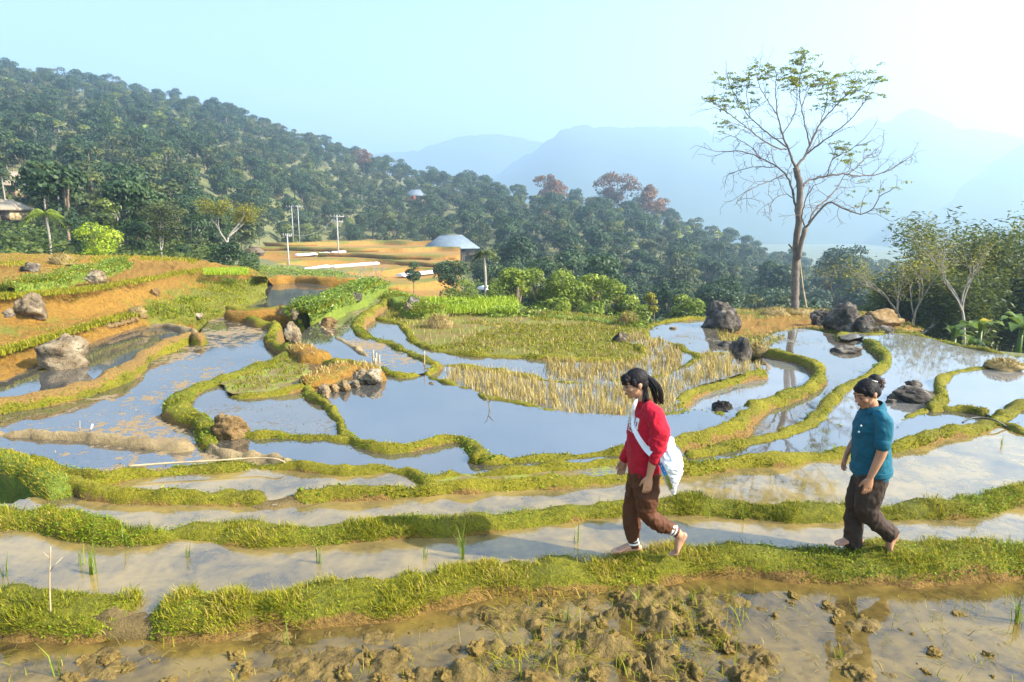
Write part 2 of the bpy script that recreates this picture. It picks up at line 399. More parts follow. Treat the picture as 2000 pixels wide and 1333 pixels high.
# ------------------------------------------------------------------ paddy banks, traced crest lines: name, pixels, crest height, half width, body depth, cover
ALL = 1
BANKS = [
 # key, points, z, half-width, depth, kind, blades per m2, blade length
 ('path_l', [(-260, 1172), (-60, 1170), (100, 1172), (200, 1178), (250, 1186)], 0.0, 0.17, .62, 'grass', 3600, .085),
 ('path_r', [(292, 1182), (350, 1178), (500, 1172), (650, 1152), (792, 1136), (934, 1110), (1076, 1097), (1218, 1088), (1335, 1076), (1513, 1075), (1655, 1078), (1797, 1076), (2000, 1072), (2150, 1070), (2400, 1078)], 0.0, 0.155, .62, 'grass', 3600, .085),
 ('second', [(-300, 990), (-100, 992), (0, 998), (71, 1002), (160, 1017), (227, 1034), (301, 1034), (355, 1021), (426, 1023), (567, 1033), (680, 1027), (792, 1018), (934, 1010), (1076, 994), (1182, 981), (1300, 974), (1442, 980), (1584, 988), (1726, 986), (1868, 978), (1950, 964), (2010, 953), (2150, 945), (2350, 950)], .03, 0.11, .5, 'grass', 3200, .075),
 ('third_l', [(120, 925), (160, 946), (213, 956), (319, 961), (426, 963), (523, 965)], .04, 0.085, .4, 'moss', 1500, .05),
 ('third_r', [(566, 963), (650, 956), (792, 950), (934, 940), (1076, 932), (1210, 924), (1335, 908), (1442, 896), (1584, 882), (1662, 875), (1746, 867), (1838, 841), (1900, 829), (1941, 814), (1969, 797), (2000, 781), (2100, 745), (2250, 715)], .04, 0.085, .4, 'moss', 1500, .05),
 ('fourth_a', [(60, 890), (89, 900), (150, 914), (213, 928)], .06, 0.07, .35, 'moss', 1500, .05),
 ('fourth', [(150, 941), (190, 934), (220, 926), (248, 917), (319, 910), (426, 904), (514, 899), (603, 904), (700, 909), (745, 905), (795, 909), (820, 922), (845, 938)], .06, 0.075, .35, 'moss', 1600, .05),
 ('fourth_b', [(815, 922), (834, 922), (890, 919), (966, 915), (1076, 906), (1150, 900), (1218, 897), (1300, 892), (1345, 884)], .05, 0.08, .35, 'moss', 1600, .05),
 ('central_south', [(930, 888), (960, 895), (1005, 893), (1111, 886), (1218, 877), (1319, 857), (1382, 840), (1430, 826), (1453, 812), (1470, 795), (1484, 781), (1523, 769), (1576, 751), (1600, 733), (1602, 716), (1590, 704), (1558, 694), (1523, 688), (1490, 680)], [.05, -.1], 0.09, .9, 'moss', 1100, .05),
 ('central_west', [(600, 746), (604, 760), (620, 775), (641, 788), (660, 809), (668, 834), (697, 854), (747, 866), (800, 864), (853, 853), (900, 850), (930, 868), (937, 892)], .07, 0.09, .45, 'moss', 1500, .055),
 ('strip_a', [(466, 842), (564, 848), (652, 851), (700, 858)], .03, 0.06, .3, 'moss', 1500, .045),
 ('mud_a', [(-30, 836), (10, 839), (141, 846), (247, 856), (340, 865), (383, 868)], .02, 0.07, .3, 'mud', 0, .04),
 ('mud_b', [(403, 866), (430, 873), (458, 880), (529, 890), (565, 901)], .03, 0.06, .3, 'mud', 0, .04),
 ('west_hook', [(412, 862), (405, 840), (400, 820), (372, 808), (350, 795), (347, 780), (358, 763), (405, 742), (476, 721), (529, 700), (571, 682), (592, 678)], [.06, .14], 0.14, .45, 'grass', 1100, .05),
 ('west_link', [(585, 676), (617, 693), (652, 702), (685, 706), (705, 712)], .14, 0.08, .35, 'moss', 900, .05),
 ('west_step', [(452, 764), (494, 767), (546, 760), (600, 752)], .08, 0.1, .35, 'moss', 1100, .05),
 ('left_long', [(-160, 812), (0, 775), (106, 757), (194, 733), (250, 708), (268, 692), (285, 680), (330, 663), (374, 647), (393, 655)], .18, 0.13, .6, 'moss', 420, .045),
 ('left_back', [(393, 652), (363, 641), (335, 634), (303, 632), (285, 634)], .18, 0.08, .5, 'mud', 0, .045),
 ('rock_hook', [(478, 607), (488, 616), (504, 624), (535, 629), (535, 640), (527, 650), (535, 664), (556, 673), (576, 680)], .14, 0.1, .4, 'moss', 900, .05),
 ('far_left_south', [(440, 598), (490, 603), (540, 600), (600, 598), (640, 590), (660, 578)], .2, 0.14, .5, 'moss', 300, .05),
 ('channel_thin', [(626, 612), (623, 622), (628, 636), (659, 658), (694, 678), (726, 700), (741, 716)], .06, 0.09, .35, 'mud', 0, .05),
 ('channel_gate', [(741, 718), (765, 726), (793, 730), (825, 727)], .03, 0.07, .3, 'moss', 500, .05),
 ('green_spine', [(768, 565), (748, 588), (722, 606), (702, 622), (697, 636), (712, 651), (754, 664), (800, 685), (835, 699), (853, 709)], .06, 0.13, .5, 'moss', 900, .06),
 ('field_edge', [(735, 618), (756, 624), (782, 629), (796, 645), (815, 666), (853, 679), (923, 688), (1029, 693), (1135, 697), (1190, 699), (1235, 695), (1256, 687), (1250, 674), (1230, 667), (1205, 664)], -.1, 0.11, .4, 'moss', 1300, .06),
 ('stubble_south', [(858, 708), (838, 722), (833, 730), (853, 742), (905, 755), (969, 780), (1001, 783), (1099, 803), (1220, 811), (1311, 806), (1364, 800), (1400, 806), (1425, 806)], -.02, 0.1, .5, 'moss', 260, .05),
 ('stubble_north', [(850, 709), (923, 716), (994, 726), (1064, 740), (1135, 748), (1213, 743), (1283, 737), (1333, 721), (1371, 697), (1420, 692)], [-.06, -.12], 0.1, .4, 'moss', 1100, .06),
 ('weir_wall', [(1372, 697), (1361, 692), (1326, 674), (1294, 662), (1264, 657), (1260, 645), (1273, 633), (1311, 624), (1378, 620), (1430, 618)], -.12, 0.11, .6, 'moss', 800, .06),
 ('ring_north', [(1330, 806), (1326, 792), (1331, 777), (1364, 756), (1417, 741), (1453, 731), (1495, 724)], -.12, 0.1, .5, 'moss', 700, .05),
 ('east_spine', [(1688, 659), (1703, 664), (1720, 677), (1731, 690), (1729, 706), (1700, 728), (1647, 753), (1625, 776), (1604, 798), (1576, 822), (1523, 841), (1453, 858), (1382, 876), (1330, 884)], -.04, 0.12, .7, 'moss', 1100, .055),
 ('far_east', [(1636, 652), (1664, 648), (1699, 651), (1759, 650), (1794, 653), (1858, 669), (1937, 685), (2000, 697), (2120, 718), (2350, 760)], -.08, 0.12, .5, 'moss', 500, .06),
 ('east_low', [(1601, 812), (1629, 824), (1664, 833), (1720, 840), (1750, 834), (1778, 813), (1822, 795)], -.08, 0.1, .4, 'moss', 900, .055),
 ('east_ring', [(1822, 795), (1838, 775), (1836, 755), (1842, 737), (1862, 724), (1897, 717), (1949, 711), (2000, 708), (2150, 706), (2300, 705)], -.02, 0.12, .5, 'moss', 800, .055),
 ('east_ring_south', [(1822, 788), (1850, 795), (1890, 797), (1935, 808)], -.05, 0.12, .4, 'moss', 1000, .06),
 ('east_fork', [(1930, 812), (1960, 822), (2000, 836), (2100, 862), (2280, 900)], .02, 0.09, .4, 'moss', 700, .05),
]
def bank_line(pts, z):
    n = len(pts)
    zs = np.linspace(z[0], z[1], n) if isinstance(z, list) else np.full(n, z)
    return np.array([onz(u, v, zz) for (u, v), zz in zip(pts, zs)])
LINES = {}
for key, pts, z, hw, dep, kind, dens, bl in BANKS:
    LINES[key] = catmull(bank_line(pts, z), 0.07)

def sweep(P, hw, dep, seed, rough=1.7, step=None):
    """earth bank along crest line P; returns V, F, cov"""
    d = np.median(np.hypot(P[:, 0], P[:, 1]))
    if step is None: step = 0.055 if d < 9 else 0.09 if d < 14 else 0.14
    L = np.concatenate([[0], np.cumsum(np.linalg.norm(np.diff(P, axis=0), axis=1))])
    n = max(6, int(L[-1] / step))
    t = np.linspace(0, L[-1], n)
    Q = np.stack([np.interp(t, L, P[:, k]) for k in range(3)], 1)
    T = np.gradient(Q, axis=0); T[:, 2] = 0
    k = max(1, int(0.12 / (L[-1] / n)))
    T = np.stack([np.convolve(np.pad(T[:, j], k, 'edge'), np.ones(2 * k + 1) / (2 * k + 1), 'valid') for j in range(3)], 1)
    T /= np.linalg.norm(T, axis=1)[:, None] + 1e-9
    N = np.stack([T[:, 1], -T[:, 0], 0 * T[:, 0]], 1)
    a = np.array([-1.0, -.93, -.82, -.7, -.58, -.45, -.3, -.15, 0, .15, .3, .45, .58, .7, .82, .93, 1.0])
    # profile: flat rounded top out to hw, then a steep face
    s, h = [], []
    for q in a:
        m = abs(q)
        if m <= .45:
            s.append(q / .45 * hw); h.append(-0.035 * (m / .45) ** 2)
        else:
            tt = (m - .45) / .55
            s.append(math.copysign(hw + 0.03 + 0.20 * dep * tt ** 1.2, q) if tt > .05 else math.copysign(hw, q)); h.append(-0.045 - (dep - 0.045) * tt ** 1.25)
    s, h = np.array(s), np.array(h)
    end = np.minimum(t, L[-1] - t)
    e = np.clip(end / (hw * 1.1), 0, 1)
    e = np.sqrt(1 - (1 - e) ** 2)
    wv = 1 + 0.16 * rough * fbm(np.stack([t * 1.3, 0 * t, 0 * t + seed], 1), 1.0, 3, seed)
    V = Q[:, None] + N[:, None] * (s[None, :] * (wv * (0.25 + 0.75 * e))[:, None])[:, :, None]
    V[:, :, 2] += h[None] - (1 - e)[:, None] * 0.10 + (0.022 * rough * fbm(np.stack([t * 1.7, 0 * t, 0 * t + seed + 9], 1), 1.0, 3, seed))[:, None]
    V = V.reshape(-1, 3)
    V[:, :2] += np.stack([fbm(V, 5.0, 3, seed + 1), fbm(V, 5.0, 3, seed + 2)], 1) * 0.022 * rough
    V[:, 2] += fbm(V, 6.0, 3, seed + 3) * 0.018 * rough
    cov = np.tile(np.clip(1.0 + (h + 0.045) / 0.10, 0, 1), n)
    return V, grid_faces(n, len(a)), cov

def scatter(V, Fq, n_per_m2, seed, wt=None, up=0.25):
    """random points on quads: returns positions and normals"""
    rg = np.random.default_rng(seed)
    A, B, Cc, D = V[Fq[:, 0]], V[Fq[:, 1]], V[Fq[:, 2]], V[Fq[:, 3]]
    nr = np.cross(Cc - A, D - B)
    ar = np.linalg.norm(nr, axis=1) / 2
    nr = nr / (2 * ar[:, None] + 1e-12)
    nr *= np.where(nr[:, 2:] < 0, -1, 1)
    w_ = ar * (1.0 if wt is None else wt)
    n = int(w_.sum() * n_per_m2)
    if n < 1: return np.zeros((0, 3)), np.zeros((0, 3))
    k = rg.choice(len(Fq), n, p=w_ / w_.sum())
    a, b = rg.random((n, 1)), rg.random((n, 1))
    P = (A[k] * (1 - a) + B[k] * a) * (1 - b) + (D[k] * (1 - a) + Cc[k] * a) * b
    return P, nr[k]
def blades(P, N, length, width, seed, lean=0.6, tint=None, spread=0.5, segs=2):
    """grass blades as tapered bent strips"""
    rg = np.random.default_rng(seed)
    n = len(P)
    if n == 0: return np.zeros((0, 3)), [], np.zeros(0)
    L = length * (0.55 + 0.9 * rg.random(n)) if np.isscalar(length) else length
    W = width * (0.6 + 0.8 * rg.random(n))
    az = rg.random(n) * 2 * np.pi
    hd = np.stack([np.cos(az), np.sin(az), 0 * az], 1)
    sd = np.stack([-np.sin(az), np.cos(az), 0 * az], 1)
    up = N * 0.45 + np.array([0, 0, 0.55])
    up /= np.linalg.norm(up, axis=1)[:, None]
    bend = lean * (0.25 + rg.random(n) * 1.1)
    d0 = up + hd * (spread * rg.random(n))[:, None]
    d0 /= np.linalg.norm(d0, axis=1)[:, None]
    d1 = d0 + hd * bend[:, None] - np.array([0, 0, 1]) * (bend * 0.45)[:, None]
    d1 /= np.linalg.norm(d1, axis=1)[:, None]
    p0 = P - up * 0.006
    p1 = p0 + d0 * (L * 0.5)[:, None]
    p2 = p1 + d1 * (L * 0.5)[:, None]
    a = sd * (W / 2)[:, None]
    V = np.stack([p0 - a, p0 + a, p1 - a * 0.8, p1 + a * 0.8, p2], 1).reshape(-1, 3)
    b = np.arange(n)[:, None] * 5
    tv = tint if tint is not None else np.clip(rg.normal(0.5, 0.2, n), 0, 1)
    return V, [b + np.array([0, 1, 3, 2]), b + np.array([2, 3, 4])], np.repeat(tv, 5)
def leaves(P, N, size, seed, tint=None, lift=0.02, aspect=0.7):
    """small leaf quads (diamond) hovering on short stems just over the ground"""
    rg = np.random.default_rng(seed)
    n = len(P)
    if n == 0: return np.zeros((0, 3)), [], np.zeros(0)
    az = rg.random(n) * 2 * np.pi
    nn = N * 0.5 + np.array([0, 0, 0.5]) + rg.normal(0, 0.45, (n, 3))
    nn /= np.linalg.norm(nn, axis=1)[:, None]
    t = np.stack([np.cos(az), np.sin(az), 0 * az], 1)
    t -= nn * np.sum(t * nn, 1)[:, None]
    t /= np.linalg.norm(t, axis=1)[:, None]
    b = np.cross(nn, t)
    s = (size * (0.6 + 0.8 * rg.random(n)))[:, None] if np.isscalar(size) else size[:, None]
    Q = P + N * (lift * rg.random(n))[:, None]
    V = np.stack([Q - t * s * .5, Q + b * s * aspect * .5 + t * s * .08, Q + t * s * .5 - nn * s * .08, Q - b * s * aspect * .5 + t * s * .08], 1).reshape(-1, 3)
    k = np.arange(n)[:, None] * 4
    tv = tint if tint is not None else np.clip(rg.normal(0.5, 0.22, n), 0, 1)
    return V, [k + np.array([0, 1, 2, 3])], np.repeat(tv, 4)

BANK_MESH = {}
for i, (key, pts, z, hw, dep, kind, dens, bl) in enumerate(BANKS):
    if key not in ('path_l', 'path_r', 'second'): hw = hw * (.95 if key.startswith(('third', 'fourth', 'central_south', 'strip', 'mud')) else .76)
    V, Fq, cov = sweep(LINES[key], hw, dep, 11 + i * 7)
    if kind == 'mud': cov = cov * 0
    if key == 'left_long': cov = np.where(cov > .93, .08, np.where(V[:, 2] > -.06, .85, .3))      # trodden bare crest, mossy faces
    if key in ('path_l', 'path_r', 'second'): cov = np.clip(cov * 1.15, 0, 1)
    nr = len(V) // 17
    obj('paddy_bank', mesh('paddy_bank', V, [Fq, np.arange(17)[None], np.arange(17)[None] + (nr - 1) * 17], M['bank_' + kind], True, {'cov': cov}), kind='structure')
    BANK_MESH[key] = (V, Fq, cov)

# ------------------------------------------------------------------ paddies: raster the plan, flood from seeds, one sheet each
CELL, X0, X1, Y0, Y1 = 0.05, -26.0, 26.0, 1.5, 34.0
NX, NY = int((X1 - X0) / CELL), int((Y1 - Y0) / CELL)
bar = np.zeros((NY, NX), bool)
def paint(P):
    ix = ((P[:, 0] - X0) / CELL).astype(int); iy = ((P[:, 1] - Y0) / CELL).astype(int)
    for dx in (-1, 0, 1):
        for dy in (-1, 0, 1):
            if abs(dx) + abs(dy) > 1: continue
            a, b = ix + dx, iy + dy
            k = (a >= 0) & (a < NX) & (b >= 0) & (b < NY)
            bar[b[k], a[k]] = True
for key in LINES: paint(catmull(LINES[key], 0.05))
SHUT = [  # where paddies end at higher ground, and the gaps in the banks
 ([(250, 1186), (292, 1182)], 0.0), ([(523, 965), (566, 963)], .12),
 ([(-200, 880), (60, 890), (89, 900)], .1), ([(-200, 985), (0, 960), (120, 925)], .1),
 ([(60, 890), (150, 941)], .12), ([(412, 862), (403, 866)], .08), ([(466, 842), (412, 845)], .08),
 ([(-200, 800), (-160, 812)], .34), ([(-200, 770), (0, 748), (70, 716), (152, 681), (194, 663), (275, 635), (300, 630)], -.05),
 ([(393, 652), (400, 636), (430, 606), (455, 594), (478, 607)], .0), ([(592, 678), (600, 700), (600, 746)], .15),
 ([(600, 746), (650, 742), (700, 735), (741, 716)], .12), ([(576, 680), (585, 676)], .2), ([(576, 680), (570, 655), (600, 630), (626, 612)], .2),
 ([(626, 612), (680, 600), (720, 575), (768, 563)], .12), ([(440, 598), (500, 575), (520, 560), (522, 545), (600, 540), (655, 552), (660, 578)], .4),
 ([(768, 565), (830, 588), (900, 598), (1000, 605), (1100, 612), (1200, 622), (1262, 640)], -.2), ([(735, 618), (755, 600), (768, 565)], 0.0),
 ([(1205, 664), (1235, 655), (1262, 650)], -.2), ([(853, 709), (858, 708)], 0.0), ([(825, 727), (833, 728)], 0.0),
 ([(1425, 806), (1463, 790)], -.05), ([(1420, 692), (1440, 715), (1495, 724)], -.2), ([(1430, 618), (1400, 650), (1420, 692)], -.2), ([(1495, 724), (1490, 680)], -.15),
 ([(1490, 680), (1500, 655), (1560, 640), (1636, 652)], -.15), ([(1636, 652), (1650, 668), (1688, 659)], -.15),
 ([(1330, 884), (1345, 884)], 0.0), ([(1310, 858), (1335, 884)], 0.0), ([(452, 764), (440, 748), (425, 735)], .1), ([(1822, 795), (1822, 788)], -.1), ([(1345, 884), (1335, 908)], .1),
]
SHUTL = [catmull(bank_line(pts, z), 0.05) for pts, z in SHUT]
for q in SHUTL: paint(q)
_all = [LINES[k] for k in LINES] + SHUTL            # close the joints: run each end on to the nearest other line
_px = [np.stack(to_px(q), 1) for q in _all]
for i, q in enumerate(_all):
    for e in (0, -1):
        best = (19.0, None)
        for j in range(len(_all)):
            if j == i: continue
            d = np.linalg.norm(_px[j] - _px[i][e], axis=1)
            if d.min() < best[0]: best = (d.min(), _all[j][d.argmin()])
        if best[1] is not None: paint(catmull(np.array([q[e], best[1]]), 0.03))
yy, xx = np.mgrid[0:NY, 0:NX]
bar |= np.abs(X0 + (xx + .5) * CELL) > 0.9 * (Y0 + (yy + .5) * CELL) + 0.3
def components(free):
    par = [0]
    def find(a):
        while par[a] != a: par[a] = par[par[a]]; a = par[a]
        return a
    L = np.zeros(free.shape, np.int32); prev = []
    for iy in range(free.shape[0]):
        d = np.diff(np.concatenate([[0], free[iy].astype(np.int8), [0]]))
        cur = []
        for a, b in zip(np.nonzero(d == 1)[0], np.nonzero(d == -1)[0]):
            k = 0
            for (pa, pb, pk) in prev:
                if pa < b and pb > a:
                    if not k: k = find(pk)
                    else: par[find(pk)] = k = find(k)
            if not k: par.append(len(par)); k = len(par) - 1
            L[iy, a:b] = k; cur.append((a, b, k))
        prev = cur
    return np.array([find(a) for a in range(len(par))])[L]
comp = components(~bar)
lab = np.zeros((NY, NX), np.int16)
def flood(u, v, z, k):
    p = onz(u, v, -.05)
    ix, iy = int((p[0] - X0) / CELL), int((p[1] - Y0) / CELL)
    if bar[iy, ix]: print('seed on bank', u, v); return
    if lab[iy, ix]: print('seed', k - 1, (u, v), 'already flooded by', lab[iy, ix] - 1); return
    lab[comp == comp[iy, ix]] = k
M['w_fore'] = water_mat('water_over_churned_mud', (0.165, 0.113, 0.028), (0.03, 0.022, 0.010), .0, ior=1.55, mscale=2.2, ripple=.03)
M['w_near'] = water_mat('water_shallow_silt', (0.24, 0.17, 0.055), (0.08, 0.064, 0.034), .12, (0.15, 0.11, 0.04), 2.4, ior=2.0, mscale=1.9)
M['w_mid'] = water_mat('water_still', (0.075, 0.066, 0.05), (0.045, 0.041, 0.034), .06, (0.20, 0.15, 0.06), 1.3, ior=4.0)
M['w_clear'] = water_mat('water_bluish', (0.07, 0.066, 0.058), (0.045, 0.044, 0.042), .02, (0.20, 0.15, 0.06), 1.0, ior=4.2)
M['w_weed'] = water_mat('water_with_scum', (0.14, 0.11, 0.065), (0.08, 0.065, 0.04), .42, (0.33, 0.22, 0.08), 1.2, ior=2.1)
M['w_green'] = water_mat('water_with_weed', (0.12, 0.10, 0.05), (0.07, 0.06, 0.03), .75, (0.20, 0.15, 0.05), 1.6, ior=1.9, weed=(0.17, 0.19, 0.03))
M['w_specks'] = water_mat('water_with_stalks', (0.10, 0.085, 0.06), (0.06, 0.05, 0.036), .30, (0.13, 0.10, 0.05), 2.2, ior=3.2)
M['field'] = cover_mat('fallow_field', (0.24, 0.17, 0.06), (0.13, 0.10, 0.035), (0.21, 0.21, 0.035), (0.12, 0.13, 0.025), 1.5)
M['mudflat'] = soil_mat('drained_mud', (0.38, 0.25, 0.09), (0.24, 0.15, 0.06), 1.5, .9, .05)
M['w_white'] = water_mat('water_silvery', (0.16, 0.15, 0.14), (0.10, 0.10, 0.095), .01, (0.20, 0.15, 0.06), 1.0, ior=3.0)
M['w_scum'] = water_mat('water_with_mud_islets', (0.075, 0.064, 0.046), (0.045, 0.04, 0.032), .46, (0.26, 0.165, 0.05), 1.1, ior=3.6)
PADS = [ # seed pixel, level, material, name
 (1000, 1250, -0.165, 'w_fore', 'paddy_water'), (500, 1090, -0.065, 'w_near', 'paddy_water'), (700, 988, -0.045, 'w_near', 'paddy_water'),
 (500, 930, -0.02, 'w_near', 'paddy_water'), (200, 805, -0.05, 'w_scum', 'paddy_water'), (600, 882, -0.02, 'w_mid', 'paddy_water'),
 (540, 812, 0.0, 'w_specks', 'paddy_water'), (560, 728, 0.05, 'w_green', 'paddy_water'), (900, 815, -0.03, 'w_clear', 'paddy_water'),
 (660, 685, 0.03, 'w_mid', 'paddy_water'), (740, 690, 0.0, 'w_scum', 'paddy_water'), (900, 704, -0.17, 'w_specks', 'paddy_water'),
 (1000, 765, -0.1, 'w_specks', 'paddy_water'), (1000, 660, -0.16, 'field', 'fallow_paddy'), (1320, 645, -0.17, 'w_specks', 'paddy_water'),
 (1400, 762, -0.24, 'w_white', 'paddy_water'), (1640, 720, -0.19, 'w_specks', 'paddy_water'), (1750, 720, -0.11, 'w_white', 'paddy_water'),
 (1920, 755, -0.07, 'w_white', 'paddy_water'), (1800, 840, -0.1, 'w_mid', 'paddy_water'), (1990, 812, -0.04, 'w_mid', 'paddy_water'),
 (200, 700, 0.09, 'w_clear', 'paddy_water'), (600, 565, 0.12, 'w_clear', 'paddy_water'), (1120, 928, -0.01, 'w_green', 'paddy_water'),
]
for k, (u, v, z, m, nm) in enumerate(PADS): flood(u, v, z, k + 1)
def dilate(m, n):
    for i in range(n):
        g = m.copy()
        g[1:] |= m[:-1]; g[:-1] |= m[1:]; g[:, 1:] |= m[:, :-1]; g[:, :-1] |= m[:, 1:]
        m = g
    return m
PAD_MASK = {}
for k, (u, v, z, m, nm) in enumerate(PADS):
    msk = lab == k + 1
    if not msk.any(): print('empty', u, v); continue
    PAD_MASK[k] = msk
    msk = dilate(msk, 2)
    Vv, Ff = [], []
    for iy in np.nonzero(msk.any(1))[0]:
        row = np.concatenate([[0], msk[iy].astype(int), [0]])
        d = np.diff(row); st, en = np.nonzero(d == 1)[0], np.nonzero(d == -1)[0]
        for a, b in zip(st, en):
            n0 = len(Vv); ya, yb = Y0 + iy * CELL, Y0 + (iy + 1) * CELL
            Vv += [(X0 + a * CELL, ya, z), (X0 + b * CELL, ya, z), (X0 + b * CELL, yb, z), (X0 + a * CELL, yb, z)]
            Ff.append((n0, n0 + 1, n0 + 2, n0 + 3))
    me = mesh(nm, Vv, np.array(Ff), M[m], False, {'cov': np.full(len(Vv), .55)})
    obj(nm, me, kind='structure')
    print('pad', k, nm, (u, v), 'cells', int(msk.sum()))
# ------------------------------------------------------------------ ruled ground pieces from traced contour lines
M['ochre_cover'] = cover_mat('ochre_terrace', (0.32, 0.172, 0.027), (0.17, 0.09, 0.02), (0.19, 0.185, 0.025), (0.10, 0.11, 0.016), 1.6)
M['weedy'] = cover_mat('weedy_bank', (0.36, 0.23, 0.07), (0.22, 0.14, 0.045), (0.20, 0.25, 0.03), (0.09, 0.14, 0.02), 1.6)
M['far_terrace'] = cover_mat('far_terrace', (0.32, 0.165, 0.035), (0.19, 0.11, 0.028), (0.17, 0.17, 0.025), (0.09, 0.105, 0.018), 0.35)
def ruled(U, rows, covs, name, mat, cols=130, sub=7, amp=0.05, seed=3, drop=2.5, nscale=1.2):
    uu = np.linspace(U[0], U[-1], cols)
    pts = []
    for v, z in rows:
        if v is None: pts.append(None); continue
        vv = np.interp(uu, U, v); zz = np.interp(uu, U, z) if np.ndim(z) else np.full(cols, z)
        pts.append(np.array([onz(a, b, c) for a, b, c in zip(uu, vv, zz)]))
    if pts[0] is None:                       # a skirt straight down under the foot of the slope
        pts[0] = pts[1].copy(); pts[0][:, 2] = rows[0][1]; pts[0][:, 1] += .02
    last = pts[-1].copy(); last[:, 1] += 2.5; last[:, 2] -= drop; pts.append(last)
    covs = [np.interp(uu, U, c) if np.ndim(c) else np.full(cols, c) for c in covs]
    covs.append(covs[-1])
    V, cv = [], []
    for k in range(len(pts) - 1):
        for t in np.arange(sub) / sub:
            V.append(pts[k] * (1 - t) + pts[k + 1] * t); cv.append(covs[k] * (1 - t) + covs[k + 1] * t)
    V.append(pts[-1]); cv.append(covs[-1])
    V = np.concatenate(V); cv = np.concatenate(cv)
    V[:, 2] += fbm(V, nscale, 4, seed) * amp + fbm(V, nscale * 4.5, 3, seed + 2) * amp * .38
    V[:, 1] += fbm(V, nscale, 4, seed + 5) * amp * 2.2
    V[:, 0] += fbm(V, nscale, 4, seed + 8) * amp * 1.2
    Fq = grid_faces(len(V) // cols, cols)
    obj(name, mesh(name, V, Fq, mat, True, {'cov': cv}), kind='structure')
    return V, Fq, cv
LU = [-260, 0, 75, 150, 200, 250, 300, 350, 400, 460, 520]
LEFT = ruled(LU, [
  (None, -.6),
  ([790, 742, 714, 681, 661, 645, 632, 624, 616, 602, 582], 0.1),
  ([735, 690, 668, 645, 630, 617, 606, 600, 592, 578, 564], .33),
  ([690, 648, 634, 621, 612, 604, 591, 583, 574, 562, 552], .40),
  ([600, 580, 575, 569, 562, 553, 545, 534, 528, 532, 542], [.95, .95, .95, .95, .95, .95, .92, .9, .85, .78, .7]),
  ([562, 547, 537, 528, 521, 515, 513, 512, 516, 524, 534], [1.05, 1.05, 1.05, 1.05, 1.05, 1.05, 1.0, .95, .88, .8, .72]),
  ([532, 517, 513, 509, 506, 504, 506, 508, 512, 522, 532], [1.3, 1.3, 1.3, 1.28, 1.25, 1.2, 1.08, 1.0, .9, .8, .72]),
  ([505, 494, 496, 499, 500, 501, 503, 506, 511, 521, 531], [1.4, 1.4, 1.36, 1.32, 1.28, 1.22, 1.1, 1.0, .9, .8, .72])],
  [.1, [.1, .1, .1, .1, .1, .1, .5, .9, 1, 1, 1], [.3, .3, .35, .35, .3, .3, .8, 1, 1, 1, 1], [.3, .3, .3, .3, .2, .2, .4, .6, .8, .95, 1], [.05, .1, .15, .15, .2, .15, .1, .1, .2, .3, .5], [.15, .15, .2, .25, .3, .1, .05, .05, .3, .5, .5], [.3, .25, .25, .25, .25, .25, .2, .2, .3, .4, .5], .3],
  'terraced_hillside', M['ochre_cover'], 260, 12, .075, 3, nscale=1.6)
KU = [1385, 1420, 1450, 1500, 1550, 1600, 1650, 1700, 1760, 1800]
KNOLL = ruled(KU, [
  (None, -.8),
  ([655, 672, 676, 676, 652, 645, 650, 650, 648, 649], [-.25, -.22, -.2, -.2, -.28, -.3, -.3, -.25, -.2, -.2]),
  ([636, 640, 642, 640, 636, 634, 637, 640, 644, 647], -.34),
  ([618, 615, 613, 612, 612, 613, 616, 624, 636, 645], -.40),
  ([610, 605, 604, 604, 605, 605, 607, 614, 630, 642], -.34)],
  [.75, .8, .12, .5, .6], 'tree_knoll', M['ochre_cover'], 140, 10, .07, 12, nscale=1.8)
# far ochre terraces below the wood
def far_terraces():
    edges = [44, 56, 67, 79, 92, 107, 124, 146]
    lev = [-2.75, -2.6, -2.45, -2.3, -2.05, -1.75, -1.4]
    us = np.linspace(470, 900, 70)
    V, cv = [], []
    for k in range(len(lev)):
        for (q, dz, c) in ((0.0, -0.9 if k == 0 else lev[k - 1] - lev[k], .1), (0.012, 0.30, .6), (0.05, 0.28, .8), (0.08, -0.04, .5), (0.3, 0, .35), (0.55, .01, .6), (0.8, 0.0, .3), (0.985, .0, .2)):
            y = edges[k] + (edges[k + 1] - edges[k]) * q
            yy = y * (1 + 0.05 * np.sin(us * 0.013 + k * 1.7) + 0.03 * fbm(P3(us * 0.01, 0 * us, k), 1.0, 2, k))
            x = (us - 1000) / F / 1.0 * yy
            V.append(np.stack([x, yy, np.full_like(x, lev[k] + dz)], -1)); cv.append(np.full_like(x, c))
    V.append(V[-1] + [0, 10, -3]); cv.append(cv[-1])
    n = len(V); V = np.concatenate(V); cv = np.concatenate(cv)
    V[:, 2] += fbm(V, 0.4, 3, 2) * 0.05
    obj('far_terrace', mesh('far_terrace', V, grid_faces(n, len(us)), M['far_terrace'], True, {'cov': cv}), kind='structure')
far_terraces()

